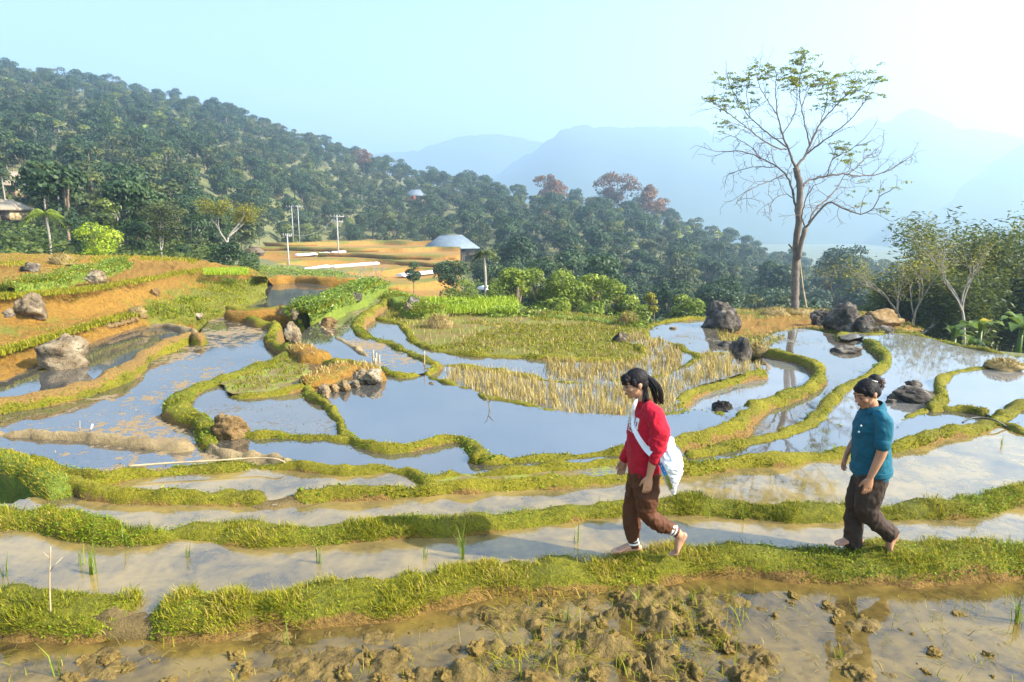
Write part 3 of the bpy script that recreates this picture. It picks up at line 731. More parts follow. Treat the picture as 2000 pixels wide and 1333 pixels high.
M['wet_sill'] = soil_mat('wet_sill', (.15, .105, .04), (.07, .048, .02), 5, .9, .03)
EXTRA = [ # weedy mounds and short earth banks
 ('weed_bank', [(592, 602), (640, 588), (690, 567), (735, 548)], .42, .42, .7, 'weedy'),
 ('green_mound', [(762, 572), (790, 583), (815, 592), (835, 606)], .12, .42, .5, 'weedy'),
 ('hook_mound', [(578, 668), (600, 678), (622, 690)], .24, .24, .4, 'ochre_cover'),
 ('rock_mound', [(596, 742), (630, 728), (670, 712), (705, 706), (735, 728)], .16, .2, .4, 'ochre_cover'),
 ('corner_bank', [(-300, 850), (-80, 868), (0, 882), (60, 905), (105, 930), (140, 945)], .1, .11, .6, 'weedy'),
 ('hedge_bank', [(20, 556), (90, 545), (170, 530), (238, 514)], 1.2, .3, .5, 'weedy'),
 ('far_pond_bank', [(520, 541), (575, 538), (640, 541), (700, 541)], .4, .25, .6, 'ochre_cover'),
 ('back_field_bank', [(835, 596), (900, 603), (960, 614), (1010, 612), (1100, 617), (1200, 626), (1262, 636)], -.1, .2, .8, 'weedy'),
 ('sill', [(170, 1184), (245, 1186), (271, 1188), (297, 1184), (370, 1180)], -.055, .1, .3, 'wet_sill'),
 ('sill2', [(470, 965), (515, 966), (545, 967), (575, 965), (620, 960)], -.018, .11, .3, 'wet_sill'),
 ('orange_link', [(440, 604), (490, 607), (540, 604), (600, 600)], .24, .16, .5, 'ochre_cover'),
]
for i, (key, pts, z, hw, dep, mt) in enumerate(EXTRA):
    P = catmull(bank_line(pts, {'sill': 0.0, 'sill2': .04}.get(key, z)), 0.1); P[:, 2] += z - {'sill': 0.0, 'sill2': .04}.get(key, z)
    V, Fq, cov = sweep(P, hw, dep, 300 + i * 5, 1.6)
    nr = len(V) // 17
    obj('earth_mound', mesh('earth_mound', V, [Fq, np.arange(17)[None], np.arange(17)[None] + (nr - 1) * 17], M[mt], True, {'cov': np.maximum(cov, .8) if mt == 'weedy' else cov * .35}), kind='structure')
    BANK_MESH[key] = (V, Fq, cov)

# ------------------------------------------------------------------ boulders
def rock_mat(name, base, dark, pale):
    t = NT(name)
    n1, n2, n3 = t.noise(3.0, 6, .65), t.noise(11, 6, .7), t.noise(1.3, 4, .6)
    c = t.ramp(n1, [(.32, dark), (.5, base), (.68, pale)])
    c = t.mix(t.mr(n2, .56, .66), c, dark)
    t.set(col=t.mix(t.mr(n3, .6, .7), c, tuple(0.6 * a + 0.4 * b for a, b in zip(pale, ORANGE))), rough=.93, spec=.2)
    t.bump(t.math('ADD', t.math('ADD', n1, n2), t.noise(40, 5, .7)), 1.0, .07)
    return t.m
M['rock_pale'] = rock_mat('pale_rock', (.30, .225, .135), (.075, .056, .036), (.50, .42, .29))
M['rock_dark'] = rock_mat('dark_rock', (.10, .085, .07), (.022, .02, .018), (.36, .31, .24))
M['rock_ochre'] = rock_mat('ochre_rock', (.30, .19, .075), (.14, .085, .035), (.42, .32, .18))
def rock_mesh(seed, n=34, m=46, cuts=12):
    rg = np.random.default_rng(seed)
    th = np.linspace(0, np.pi, n)[:, None]; ph = np.linspace(0, 2 * np.pi, m, endpoint=False)[None]
    D = np.stack([np.sin(th) * np.cos(ph), np.sin(th) * np.sin(ph), np.cos(th) * np.ones_like(ph)], -1).reshape(-1, 3)
    rad = np.ones(len(D))
    for k in range(cuts):                 # planar facets
        d = rg.normal(size=3); d /= np.linalg.norm(d)
        h = 0.62 + 0.3 * rg.random()
        c = D @ d
        rad = np.where(c > 0.05, np.minimum(rad, h / np.maximum(c, .05)), rad)
    rad = rad * (1 + 0.20 * fbm(D, 1.7, 4, seed) + 0.07 * fbm(D, 6, 3, seed + 4) - .10 * np.abs(fbm(D, 3.2, 3, seed + 9)))
    V = D * rad[:, None]
    V[:, :2] /= np.abs(V[:, :2]).max(0); V[:, 2] /= np.abs(V[:, 2]).max()
    return V, grid_faces(n, m, True)
def boulder(u, vb, wpx, hpx, z, seed, label, mat='rock_pale', group=None, yaw=None, name='boulder', cat='rock', fl=1.0):
    c = onz(u, vb, z)
    for src in (LEFT[0], KNOLL[0]):          # rocks on the slopes sit on the slope
        if (src is LEFT[0] and u < 400 and vb < 640) or (src is KNOLL[0] and 1590 < u < 1760 and vb < 660):
            pu, pv = to_px(src); k = np.argmin((pu - u) ** 2 + (pv - vb) ** 2)
            c = src[k].copy(); z = c[2] - .02
    sc_ = (c[1] * CP - (z - CAM_Z) * SP) / F
    wid, hei = wpx * sc_, hpx * sc_ * 1.08
    V, Fq = rock_mesh(seed)
    V = V * [wid / 2, wid / 2 * .85 * fl, hei * .62]
    V[:, 2] += hei * .38
    o = obj(name, mesh(name, V, Fq, M[mat], True), label=label, cat=cat, group=group)
    o.location = (c[0], c[1] + wid * .28, z)
    return o
ROCKS = [
 (46, 622, 64, 50, .42, 'rounded pale boulder on the ochre slope at the left edge', 'rock_pale'),
 (106, 722, 92, 62, .10, 'large split grey boulder at the edge of the left pond', 'rock_pale'),
 (52, 531, 42, 20, 1.1, 'dark low rock on the upper ochre terrace', 'rock_dark'),
 (180, 556, 46, 28, 1.0, 'pale rock set into the weedy hedge bank', 'rock_pale'),
 (12, 618, 26, 18, .5, 'small dark rock beside the rounded pale boulder', 'rock_dark'),
 (350, 572, 34, 28, .62, 'broken pale outcrop high on the ochre bank', 'rock_ochre'),
 (300, 578, 22, 14, .6, 'small ochre stone below the bank crest', 'rock_ochre'),
 (446, 862, 88, 46, -.04, 'broad flat tan boulder at the corner of three paddies', 'rock_ochre'),
 (568, 672, 40, 42, .02, 'white streaked upright rock on the hooked grassy bank', 'rock_pale'),
 (632, 778, 30, 28, -.02, 'pale rounded rock where the winding bank starts', 'rock_pale'),
 (672, 766, 30, 22, -.04, 'tan rock at the water line below the orange mound', 'rock_ochre'),
 (694, 760, 18, 16, -.04, 'small whitish stone at the water line by the orange mound', 'rock_pale'),
 (652, 768, 20, 18, -.04, 'small brown stone beside the tan waterline rock', 'rock_ochre'),
 (702, 748, 30, 26, .0, 'white cracked rock on the flank of the orange mound', 'rock_pale'),
 (728, 750, 42, 26, .0, 'wide flat white rock at the end of the orange mound', 'rock_pale'),
 (640, 640, 34, 22, .02, 'tan stone in the narrow channel of water', 'rock_ochre'),
 (586, 612, 26, 22, .2, 'pale stone on the bank of orange earth', 'rock_pale'),
 (612, 617, 24, 16, .16, 'brown stone at the foot of the weedy bank', 'rock_ochre'),
 (572, 622, 22, 18, .16, 'whitish stone near the reddish dead shrub', 'rock_pale'),
 (692, 595, 34, 22, .15, 'dark stone under the weedy bank by the channel', 'rock_dark'),
 (796, 612, 22, 20, .0, 'white rock on the green mound beside the fallow field', 'rock_pale'),
 (806, 596, 26, 16, .1, 'grey rock behind the white one on the green mound', 'rock_dark'),
 (384, 621, 22, 12, .0, 'small pale stone below the green bank', 'rock_pale'),
 (425, 614, 36, 12, .0, 'low ochre stone slab at the pond margin', 'rock_ochre'),
 (1414, 656, 82, 62, -.36, 'big black boulder at the head of the speckled pond', 'rock_dark'),
 (1656, 652, 84, 58, -.36, 'big dark and white boulder on the knoll', 'rock_dark'),
 (1608, 636, 46, 30, -.36, 'grey boulder left of the big one on the knoll', 'rock_dark'),
 (1696, 652, 54, 34, -.3, 'brown boulder leaning on the right of the big one', 'rock_dark'),
 (1728, 640, 90, 34, -.34, 'long ochre boulder behind the others on the knoll', 'rock_ochre'),
 (1738, 656, 52, 20, -.24, 'low brown boulder at the edge of the white pond', 'rock_dark'),
 (1452, 716, 58, 52, -.4, 'steep dark rock above the ring shaped pond', 'rock_dark'),
 (1498, 738, 34, 28, -.42, 'ochre rock standing in the ring shaped pond', 'rock_ochre'),
 (1428, 690, 60, 20, -.3, 'flat dark slab between the two speckled ponds', 'rock_dark'),
 (1416, 812, 46, 26, -.3, 'dark rock in the mouth of the ring shaped pond', 'rock_dark'),
 (1662, 700, 66, 22, -.3, 'flat grey rock under the curved east bank', 'rock_dark'),
 (1796, 792, 92, 30, -.14, 'long flat grey rock in the white pond', 'rock_dark'),
 (1790, 768, 34, 22, -.14, 'stone piled on the long flat rock', 'rock_dark'),
 (1744, 792, 26, 12, -.14, 'small flat stone in the water by the teal shirt', 'rock_dark'),
 (1316, 645, 16, 6, -.2, 'tiny stone showing above the speckled pond', 'rock_ochre'),
 (842, 754, 12, 7, -.06, 'small stone in the clear central pond', 'rock_ochre'),
 (1212, 672, 30, 22, -.2, 'dark stone in the corner of the fallow field', 'rock_dark'),
]
for i, (u, vb, wp, hp, z, lb, mt) in enumerate(ROCKS): boulder(u, vb, wp, hp, z, 40 + i, lb, mt)
# a little dry stone edging on the left pond
wl = obj('stone_edging', None, label='row of small stones edging the back of the left pond', cat='stone edging', loc=onz(240, 640, .1))
for k in range(9):
    t = k / 8
    p = onz(206 + 68 * t, 652 - 20 * t, .1)
    for j in range(2):
        V, Fq = rock_mesh(200 + k * 2 + j, 8, 10, 6)
        o = obj('stone', mesh('stone', V * [.13, .1, .085], Fq, M['rock_ochre'], True), parent=wl)
        o.location = (p[0] - wl.location.x + .05 * j, p[1] - wl.location.y + .06 * j, .03 + .13 * j)

# ------------------------------------------------------------------ houses, poles, seedbeds
M['thatch'] = plain('thatch', (.20, .165, .12), (.33, .28, .21), 6, .95, .6, 30)
M['tin'] = plain('tin_roof', (.11, .145, .175), (.17, .21, .245), 1.5, .55, .15, 12)
M['bluetin'] = plain('blue_sheet', (.08, .22, .55), (.12, .30, .65), 2, .5)
M['timber'] = plain('old_timber', (.09, .065, .045), (.18, .13, .09), 4, .85, .4, 20)
M['planks'] = plain('pale_boards', (.42, .30, .16), (.55, .42, .25), 3, .8, .3, 14)
M['redwall'] = plain('red_wall', (.40, .12, .06), (.52, .18, .08), 2, .8)
M['shade'] = plain('dark_opening', (.02, .018, .015), (.03, .025, .02), 2, .9)
M['concrete'] = plain('pole_concrete', (.30, .29, .27), (.42, .41, .39), 2, .8)
M['plastic'] = plain('white_plastic', (.74, .76, .77), (.84, .85, .85), 1.2, .35, .35, 3, .05)
def los(u, v):
    d = ray(u, v)
    for y in np.arange(40, 420, .5):
        if CAM_Z + d[2] * y / d[1] <= land(d[0] * y / d[1], y): return y
    return 400.0
def hip_house(u, vb, wpx, z_or_r, label, roofmat, wallmat, wall_h, roof_h, depth, eave=.6, ridge=.45, rotz=0.0, stilts=0.0, gable=None, nwin=2):
    """house with boarded walls, door, windows and a hipped roof; placed by the pixel of its foot and its distance"""
    d = ray(u, vb); r = z_or_r
    if r is None: r = los(u, vb)
    c = np.array([0, 0, CAM_Z]) + d * (r / d[1])
    W = wpx * r / F; W = W / (1 + 0.0)
    w2, d2 = W / 2 - eave, depth / 2
    e = obj('house', None, label=label, cat='house', loc=c, rotz=rotz)
    zb = stilts
    mb = MB(); mb.add(*box(-w2, w2, -d2, d2, zb, zb + wall_h)); wall = obj('wall', mb.mesh('wall', [wallmat]), e)
    x2, y2 = W / 2, d2 + eave
    rx = x2 * ridge; zt = zb + wall_h
    Vr = [(-x2, -y2, zt - .12), (x2, -y2, zt - .12), (x2, y2, zt - .12), (-x2, y2, zt - .12), (-rx, 0, zt + roof_h), (rx, 0, zt + roof_h),
          (-x2, -y2, zt - .28), (x2, -y2, zt - .28), (x2, y2, zt - .28), (-x2, y2, zt - .28)]
    mb = MB(); mb.add(Vr, [np.array([[0, 1, 5, 4], [2, 3, 4, 5], [0, 6, 7, 1], [1, 7, 8, 2], [2, 8, 9, 3], [3, 9, 6, 0], [6, 9, 8, 7]]), np.array([[1, 2, 5], [3, 0, 4]])])
    roof = obj('roof', mb.mesh('roof', [roofmat]), e)
    mb = MB(); mb.add(*tube([(-rx - .1, 0, zt + roof_h), (rx + .1, 0, zt + roof_h)], .09, 6)); obj('ridge_cap', mb.mesh('ridge_cap', [roofmat]), roof)
    if gable:     # small open gable facing the front, as on highland houses
        g = gable
        Vg = [(-g, -y2 * .55, zt + roof_h * .45), (g, -y2 * .55, zt + roof_h * .45), (0, -y2 * .55, zt + roof_h * 1.12), (-g * 1.15, 0.2, zt + roof_h * .45), (g * 1.15, .2, zt + roof_h * .45), (0, .4, zt + roof_h * 1.12)]
        mb = MB(); mb.add(Vg, [np.array([[0, 2, 5, 3], [1, 4, 5, 2]]), np.array([[0, 1, 2]])]); obj('gable', mb.mesh('gable', [roofmat]), roof)
    for k in range(nwin):
        x = -w2 + (2 * w2) * (k + .7) / (nwin + .4)
        mb = MB(); mb.add(*box(x - .35, x + .35, -d2 - .05, -d2 + .02, zb + wall_h * .42, zb + wall_h * .8)); wn = obj('window', mb.mesh('window', [M['shade']]), e)
        mb = MB(); mb.add(*box(x - .42, x + .42, -d2 - .09, -d2 - .052, zb + wall_h * .36, zb + wall_h * .42)); obj('sill', mb.mesh('sill', [M['timber']]), wn)
    mb = MB(); mb.add(*box(w2 * .55, w2 * .55 + .8, -d2 - .05, -d2 + .02, zb, zb + wall_h * .85)); obj('door', mb.mesh('door', [M['timber']]), e)
    if stilts:
        for sx in (-1, -.33, .33, 1):
            for sy in (-1, 1):
                mb = MB(); mb.add(*tube([(sx * w2 * .94, sy * d2 * .9, -1.5), (sx * w2 * .94, sy * d2 * .9, stilts + .05)], .12, 6)); obj('stilt', mb.mesh('stilt', [M['timber']]), e)
    return e
hip_house(882, 506, 88, 118, 'house with pale metal roof below the wood, beside the ochre terraces', M['tin'], M['timber'], 1.3, 1.9, 6.5, .7, .5, 0.35, .8, None)
hip_house(812, 397, 34, None, 'small hut with blue sheeting and a red wall high in the forest', M['tin'], M['redwall'], 2.0, 1.9, 4.5, .6, .55, -.35, 0.6, None, 1)
hip_house(14, 394, 100, None, 'thatched house among palms at the left edge of the hill', M['thatch'], M['planks'], 1.7, 1.55, 5.0, .55, .6, .15, 0.5)
hip_house(2, 436, 90, 72, 'boarded house with a low roof under the thatched one', M['thatch'], M['planks'], 1.25, .8, 3.5, .35, .6, .1, 0.3)
hip_house(497, 501, 36, None, 'tiny dark hut under the trees behind the far pond', M['timber'], M['timber'], .6, .5, 1.4, .2, .5, 0, .15, None, 1)
hip_house(1712, 600, 46, 120, 'distant rust roofed house in the misty valley', M['thatch'], M['planks'], 1.6, 1.3, 4, .5, .5, .2, 0)
hip_house(1378, 622, 60, 85, 'tin roofed shed among trees behind the black boulder', M['tin'], M['planks'], 1.3, .8, 3, .4, .6, .1, 0, None, 1)
# blue sheet beside the forest hut
def pole(u, vt, vb, r, label, arms):
    p0 = ony(u, vb, r); h = (vb - vt) * r / F * 1.0
    e = obj('power_pole', None, label=label, cat='utility pole', group='power poles by the far terraces', loc=(p0[0], p0[1], p0[2] - .5))
    mb = MB(); mb.add(*tube([(0, 0, 0), (0, 0, h + .5)], [.10, .07], 8)); obj('post', mb.mesh('post', [M['concrete']]), e)
    for k, (dz, wd) in enumerate(arms):
        mb = MB(); mb.add(*box(-wd, wd, -.06, .06, h + .5 - dz - .1, h + .5 - dz)); a = obj('crossarm', mb.mesh('crossarm', [M['concrete']]), e)
        for sx in (-.9, -.4, .4, .9):
            mb = MB(); mb.add(*tube([(sx * wd, 0, h + .5 - dz), (sx * wd, 0, h + .72 - dz)], [.06, .04], 6)); obj('insulator', mb.mesh('insulator', [M['concrete']]), a)
    return np.array([p0[0], p0[1], p0[2] + h])
PT = [pole(565, 458, 533, 78, 'short power pole beside the far brown pond', [(.2, .5)]),
      pole(662, 422, 512, 96, 'tall power pole with two crossarms standing on the ochre terraces', [(.2, .95), (.9, .8)]),
      pole(573, 404, 470, 128, 'left one of the twin poles at the forest edge', [(.2, 1.0)]),
      pole(585, 404, 470, 128, 'right one of the twin poles at the forest edge', [(.2, 1.0)]),
      pole(827, 385, 418, 225, 'slim pale pole beside the hut in the forest', [(.2, .4)])]
M['wire'] = plain('wire', (.10, .10, .10), (.13, .13, .13), 1, .6)
for k, (a, b, lb) in enumerate(((0, 1, 'sagging power line from the short pole to the tall pole'), (1, 2, 'sagging power line from the tall pole to the twin poles'))):
    t = np.linspace(0, 1, 14)[:, None]
    Q = PT[a] * (1 - t) + PT[b] * t; Q[:, 2] -= 1.2 * (4 * t * (1 - t))[:, 0]
    mb = MB(); mb.add(*tube(Q, .03, 4)); obj('power_line', mb.mesh('power_line', [M['wire']]), label=lb, cat='wire')
BEDS = [((578, 500), (642, 496), 'upper left white plastic seedbed cover on the ochre terraces'), ((650, 495), (742, 487), 'upper right white plastic seedbed cover on the ochre terraces'),
        ((576, 536), (600, 528), 'short bright plastic seedbed cover nearest the brown pond'), ((602, 528), (640, 522), 'lower left white plastic seedbed cover'), ((650, 523), (736, 516), 'lower right white plastic seedbed cover'),
        ((782, 540), (850, 533), 'white plastic seedbed cover half hidden by the dark shrub'), ((940, 566), (985, 562), 'pale plastic sheet behind the bare palm')]
for i, (a, b, lb) in enumerate(BEDS):
    z = -2.02 if a[1] < 505 else -2.45
    A, B = onz(a[0], a[1], z), onz(b[0], b[1], z)
    Q = catmull(np.array([A, (A + B) / 2 + [0, .25, 0], B]), .5)
    T = (B - A) / np.linalg.norm(B - A); Nn = np.array([T[1], -T[0], 0])
    ang = np.linspace(0, np.pi, 9)
    hw, hh = .5, .26
    V = np.concatenate([q + Nn * (np.cos(ang) * hw)[:, None] + np.array([0, 0, 1]) * (np.sin(ang) * hh * (1 + .12 * math.sin(k * 2.1)))[:, None] for k, q in enumerate(Q)])
    n = len(Q)
    V = np.vstack([V, Q[0], Q[-1]])
    j = np.arange(8)
    obj('seedbed_cover', mesh('seedbed_cover', V, [grid_faces(n, 9), np.stack([np.full(8, n * 9), j + 1, j], 1), np.stack([np.full(8, n * 9 + 1), (n - 1) * 9 + j, (n - 1) * 9 + j + 1], 1)], M['plastic'], True), label=lb, cat='plastic cover', group='plastic seedbed covers')
# ------------------------------------------------------------------ trees
M['bark'] = plain('bark', (.13, .095, .06), (.25, .19, .13), 5, .9, .6, 25)
M['bark_pale'] = plain('pale_bark', (.22, .19, .15), (.36, .32, .27), 4, .85, .4, 20)
M['leaf_deep'] = leafy('leaf_deep', [(0, (.016, .036, .014)), (.5, (.032, .064, .021)), (1, (.075, .115, .032))], .55, .25)
M['leaf_olive'] = leafy('leaf_olive', [(0, (.028, .044, .013)), (.5, (.06, .08, .02)), (1, (.13, .14, .034))], .55, .25)
M['leaf_fresh'] = leafy('leaf_fresh', [(0, (.08, .12, .015)), (.5, (.18, .24, .022)), (1, (.32, .36, .045))], .5, .35)
M['leaf_mid'] = leafy('leaf_mid', [(0, (.032, .058, .012)), (.5, (.07, .105, .018)), (1, (.145, .175, .03))], .5, .3)
M['leaf_lime'] = leafy('leaf_lime', [(0, (.14, .21, .008)), (.5, (.27, .36, .015)), (1, (.42, .48, .03))], .5, .35)
M['leaf_yellow'] = leafy('leaf_yellow', [(0, (.14, .15, .015)), (.5, (.27, .25, .02)), (1, (.38, .34, .035))], .5, .35)
M['leaf_rust'] = leafy('leaf_rust', [(0, (.09, .042, .016)), (.5, (.17, .082, .03)), (1, (.25, .13, .045))], .6, .25)
M['leaf_palm'] = leafy('leaf_palm', [(0, (.07, .10, .02)), (.5, (.22, .27, .05)), (1, (.46, .50, .14))], .4, .25, .5)
M['leaf_bamboo'] = leafy('leaf_bamboo', [(0, (.035, .055, .012)), (.5, (.085, .115, .02)), (1, (.18, .20, .035))], .5, .35)
def rand_dirs(rg, n):
    d = rg.normal(size=(n, 3)); return d / np.linalg.norm(d, axis=1)[:, None]
def crown(rg, lobes, n, size, aspect=.6, droop=.0, shell=(.72, 1.02), flat=0.0):
    """leaf clumps spread through lobes; returns V, F, tint"""
    lobes = np.array(lobes, float)
    vol = lobes[:, 3] * lobes[:, 4]
    k = rg.choice(len(lobes), n, p=vol / vol.sum())
    d = rand_dirs(rg, n); d[:, 2] = np.where(rg.random(n) < .7, np.abs(d[:, 2]), d[:, 2])
    rr = shell[0] + (shell[1] - shell[0]) * rg.random(n) ** .6
    L = lobes[k]
    P = L[:, :3] + d * rr[:, None] * L[:, [3, 3, 4]]
    P += rg.normal(0, 1, (n, 3)) * (.06 * L[:, 3])[:, None]
    Nn = d * (1 - flat) + np.array([0, 0, 1.0]) * (.35 + flat) + rg.normal(0, .5, (n, 3))
    Nn /= np.linalg.norm(Nn, axis=1)[:, None]
    base = rg.normal(.5, .17, len(lobes))
    tint = np.clip(base[k] + rg.normal(0, .16, n), 0, 1)
    t = rand_dirs(rg, n); t -= Nn * (t * Nn).sum(1)[:, None]; t /= np.linalg.norm(t, axis=1)[:, None]
    t[:, 2] -= droop; b = np.cross(Nn, t); b /= np.linalg.norm(b, axis=1)[:, None] + 1e-9
    s = (size * (.5 + rg.random(n)))[:, None]
    V = np.stack([P - t * s * .55, P + b * s * aspect * .5, P + t * s * .55 - Nn * s * .12, P - b * s * aspect * .5], 1).reshape(-1, 3)
    f = np.arange(n)[:, None] * 4 + np.array([0, 1, 2, 3])
    return V, f, np.repeat(tint, 4)
def limb(rg, p0, d, length, r0, r1, n=7, bend=.35, up=.15):
    P = [np.array(p0, float)]; d = np.array(d, float); d /= np.linalg.norm(d)
    for k in range(n - 1):
        d = d + rg.normal(0, bend / n * 2, 3) + np.array([0, 0, up / n]); d /= np.linalg.norm(d)
        P.append(P[-1] + d * length / (n - 1))
    P = np.array(P)
    return P, np.linspace(r0, r1, n)
def branching(rg, mb, p0, d, length, r0, depth, tips, m=6, up=.12, nb=(2, 4), bend=.4, spread=.75, shrink=.62):
    P, r = limb(rg, p0, d, length, r0, r0 * .45, 7, bend, up)
    mb.add(*tube(P, r, m if depth > 1 else 4), 0, rg.random())
    if depth == 0:
        tips.append(P[-1]); tips.append(P[4]); return
    for k in range(rg.integers(*nb) + 1):
        q = P[rg.integers(3, 7)] if k else P[-1]
        dd = (P[-1] - P[-2]); dd /= np.linalg.norm(dd)
        dd = dd + rand_dirs(rg, 1)[0] * spread * (.55 if k == 0 else 1) ; dd[2] += up * .5
        branching(rg, mb, q, dd, length * shrink * (.75 + .5 * rg.random()), r0 * (.52 if k else .5), depth - 1, tips, m, up, nb, bend, spread, shrink)
def lobes_for(rg, h, cw, ch, nl, flat=.75):
    out = []
    for k in range(nl):
        a = rg.random() * 6.28; q = math.sqrt(rg.random())
        z = h - ch * (.12 + .78 * rg.random())
        wz = math.sin(math.pi * min(1, max(.12, (h - z) / ch * .9 + .08)))
        rad = cw / 2 * (.20 + .36 * rg.random())
        out.append((math.cos(a) * q * cw / 2 * .72 * wz, math.sin(a) * q * cw / 2 * .72 * wz, z, rad, rad * flat))
    return out
def far_tree(seed, h, cw, ch, nl, n, size, leaf, bark='bark', lean=.0):
    rg = np.random.default_rng(seed)
    mb = MB()
    P = np.array([[0, 0, -2.0], [lean * .2, 0, h * .25], [lean * .6, 0, h * .55], [lean, 0, h * .86]])
    mb.add(*tube(catmull(P, h / 8), np.linspace(.028 * h, .008 * h, len(catmull(P, h / 8))), 5), 0, .5)
    L = lobes_for(rg, h, cw, ch, nl)
    for l in L[:6]:
        mb.add(*tube(np.array([[lean * .5, 0, h - ch * .95], [l[0] * .5 + lean * .5, l[1] * .5, (h - ch + l[2]) / 2], l[:3]]), [.014 * h, .009 * h, .004 * h], 4), 0, .5)
    V, f, t = crown(rg, L, n, size)
    V[:, 0] += lean * .7
    mb.add(V, f, 1, t)
    return mb.mesh('forest_tree', [M[bark], M[leaf]])
def fan_palm(seed, h, nl=16, leafr=.85, leaf='leaf_palm'):
    rg = np.random.default_rng(seed); mb = MB()
    mb.add(*tube([(0, 0, -1.5), (.1, 0, h * .5), (0, .05, h)], [.16, .13, .12], 6), 0, .5)
    for k in range(nl):
        a = rg.random() * 6.28; el = rg.uniform(-.5, 1.2)
        d = np.array([math.cos(a) * math.cos(el), math.sin(a) * math.cos(el), math.sin(el)])
        c = np.array([0, 0, h]) + d * (.7 + .5 * rg.random())
        mb.add(*tube([(0, 0, h - .1), c], [.03, .02], 3), 0, .5)
        sd = np.cross(d, [0, 0, 1]); sd /= np.linalg.norm(sd) + 1e-9
        upv = np.cross(sd, d)
        n = 11; ang = np.linspace(-2.0, 2.0, n)
        rad = leafr * (.8 + .3 * rg.random())
        rim = np.array([c + (d * math.cos(q) + sd * math.sin(q)) * rad * (.88 + .12 * (i % 2)) + upv * rad * (-.12 + .1 * (i % 2)) for i, q in enumerate(ang)])
        V = np.vstack([c, rim])
        mb.add(V, np.stack([np.zeros(n - 1, int), np.arange(1, n), np.arange(2, n + 1)], 1), 1, float(np.clip(rg.normal(.55, .25), 0, 1)))
    return mb.mesh('fan_palm', [M['bark_pale'], M[leaf]])
def feather_palm(seed, h, nl=11, L=1.6, leaf='leaf_yellow', curve=.15):
    """slim palm with a tuft of arching feather leaves: trunk mesh, crown mesh"""
    rg = np.random.default_rng(seed); tr, cr = MB(), MB()
    tr.add(*tube(catmull([(0, 0, -1), (curve, 0, h * .4), (curve * .4, 0, h)], h / 9), .075, 7), 0, .5)
    for k in range(nl):
        a = 6.28 * k / nl + rg.normal(0, .2); el = rg.uniform(.2, 1.1)
        t = np.linspace(0, 1, 9)
        hd = np.array([math.cos(a), math.sin(a), 0])
        rachis = np.array([curve * .4, 0, h]) + hd * (L * t * math.cos(el * .7))[:, None] + np.array([0, 0, 1]) * (L * (math.sin(el) * t - .95 * t ** 2))[:, None]
        cr.add(*tube(rachis, np.linspace(.025, .006, 9), 3), 0, .5)
        sd = np.cross(hd, [0, 0, 1])
        for j in range(1, 9):
            for s in (-1, 1):
                for q in (0, .5):
                    p = rachis[j] * (1 - q) + rachis[j - 1] * q
                    l = L * .32 * math.sin(math.pi * (.12 + .85 * t[j])) + .12
                    e = p + sd * s * l * .8 + hd * l * .35 + np.array([0, 0, -l * .45])
                    w_ = hd * .035
                    cr.add([p - w_, p + w_, e], np.array([[0, 1, 2]]), 0, float(np.clip(rg.normal(.5, .2), 0, 1)))
    return tr.mesh('trunk', [M['bark_pale']]), cr.mesh('crown', [M[leaf]])

VAR = []
rgv = np.random.default_rng(5)
for k in range(12):      # forest kinds: leaf material, proportions
    leaf = ['leaf_deep', 'leaf_deep', 'leaf_olive', 'leaf_deep', 'leaf_olive', 'leaf_deep', 'leaf_mid', 'leaf_deep', 'leaf_olive', 'leaf_mid', 'leaf_deep', 'leaf_olive'][k]
    h = [8, 9.5, 7, 8.5, 9, 6.5, 7, 10, 6, 5.5, 8, 7.5][k]
    VAR.append((far_tree(60 + k, h, h * rgv.uniform(.7, .95), h * rgv.uniform(.62, .82), 12 + k % 5, 2600, .42, leaf, 'bark_pale' if k % 3 == 0 else 'bark', rgv.normal(0, .4)), h, leaf))
RUST = [far_tree(91, 9, 9.0, 6.5, 13, 2600, .42, 'leaf_rust', 'bark_pale'), far_tree(92, 8, 7.5, 5.5, 11, 2200, .42, 'leaf_rust', 'bark_pale')]
FANP = [fan_palm(101, 4.5, 17), fan_palm(102, 3.2, 15), fan_palm(103, 6, 18)]
LEAFWORD = {'leaf_deep': 'dark green', 'leaf_olive': 'olive green', 'leaf_mid': 'fresh green'}
def at_land(u, r):
    x = (u - 1000) / F / 1.0154
    y = r / math.sqrt(1 + x * x)
    return x * y, y, float(land(x * y, y))
pts = []
rgf = np.random.default_rng(17)
# jittered rows so that crowns overlap from the foot of the hill to the ridge
r = 37.0
while r < 440:
    sp = 4.2 + r * .010
    a = -0.74
    while a < 0.62:
        u = 1000 + F * 1.0154 * math.tan(a)
        rr_, fr_ = np.interp(u, HU, H_RR), np.interp(u, HU, H_FR)
        rj = r + rgf.normal(0, sp * .35)
        keep = rj < rr_ * 1.03
        if rj < 53 and not (u < 478): keep = False
        if 490 < u < 930 and rj < fr_ * (1.0 if u < 820 else .95): keep = False       # the ochre terraces stay open
        if u >= 930 and rj < 52: keep = False
        if u > 1480 and rj > 110: keep = rgf.random() < .45
        if keep: pts.append((u + rgf.normal(0, 6), rj))
        a += sp / r * (.85 + .3 * rgf.random())
    r += sp * .95
clear = [(882, 118, 60, 9), (14, los(14, 394), 75, 5), (2, 72, 70, 5), (497, 70, 26, 9), (812, los(812, 397), 18, 3)]
def visible_ok(u, r):
    for (hu, hr, du, dr) in clear:
        if abs(u - hu) < du and hr - (25 if hu > 800 else 75) < r < hr + dr * .5: return False
    return True
pts = [p for p in pts if visible_ok(*p)]
print('forest points', len(pts))
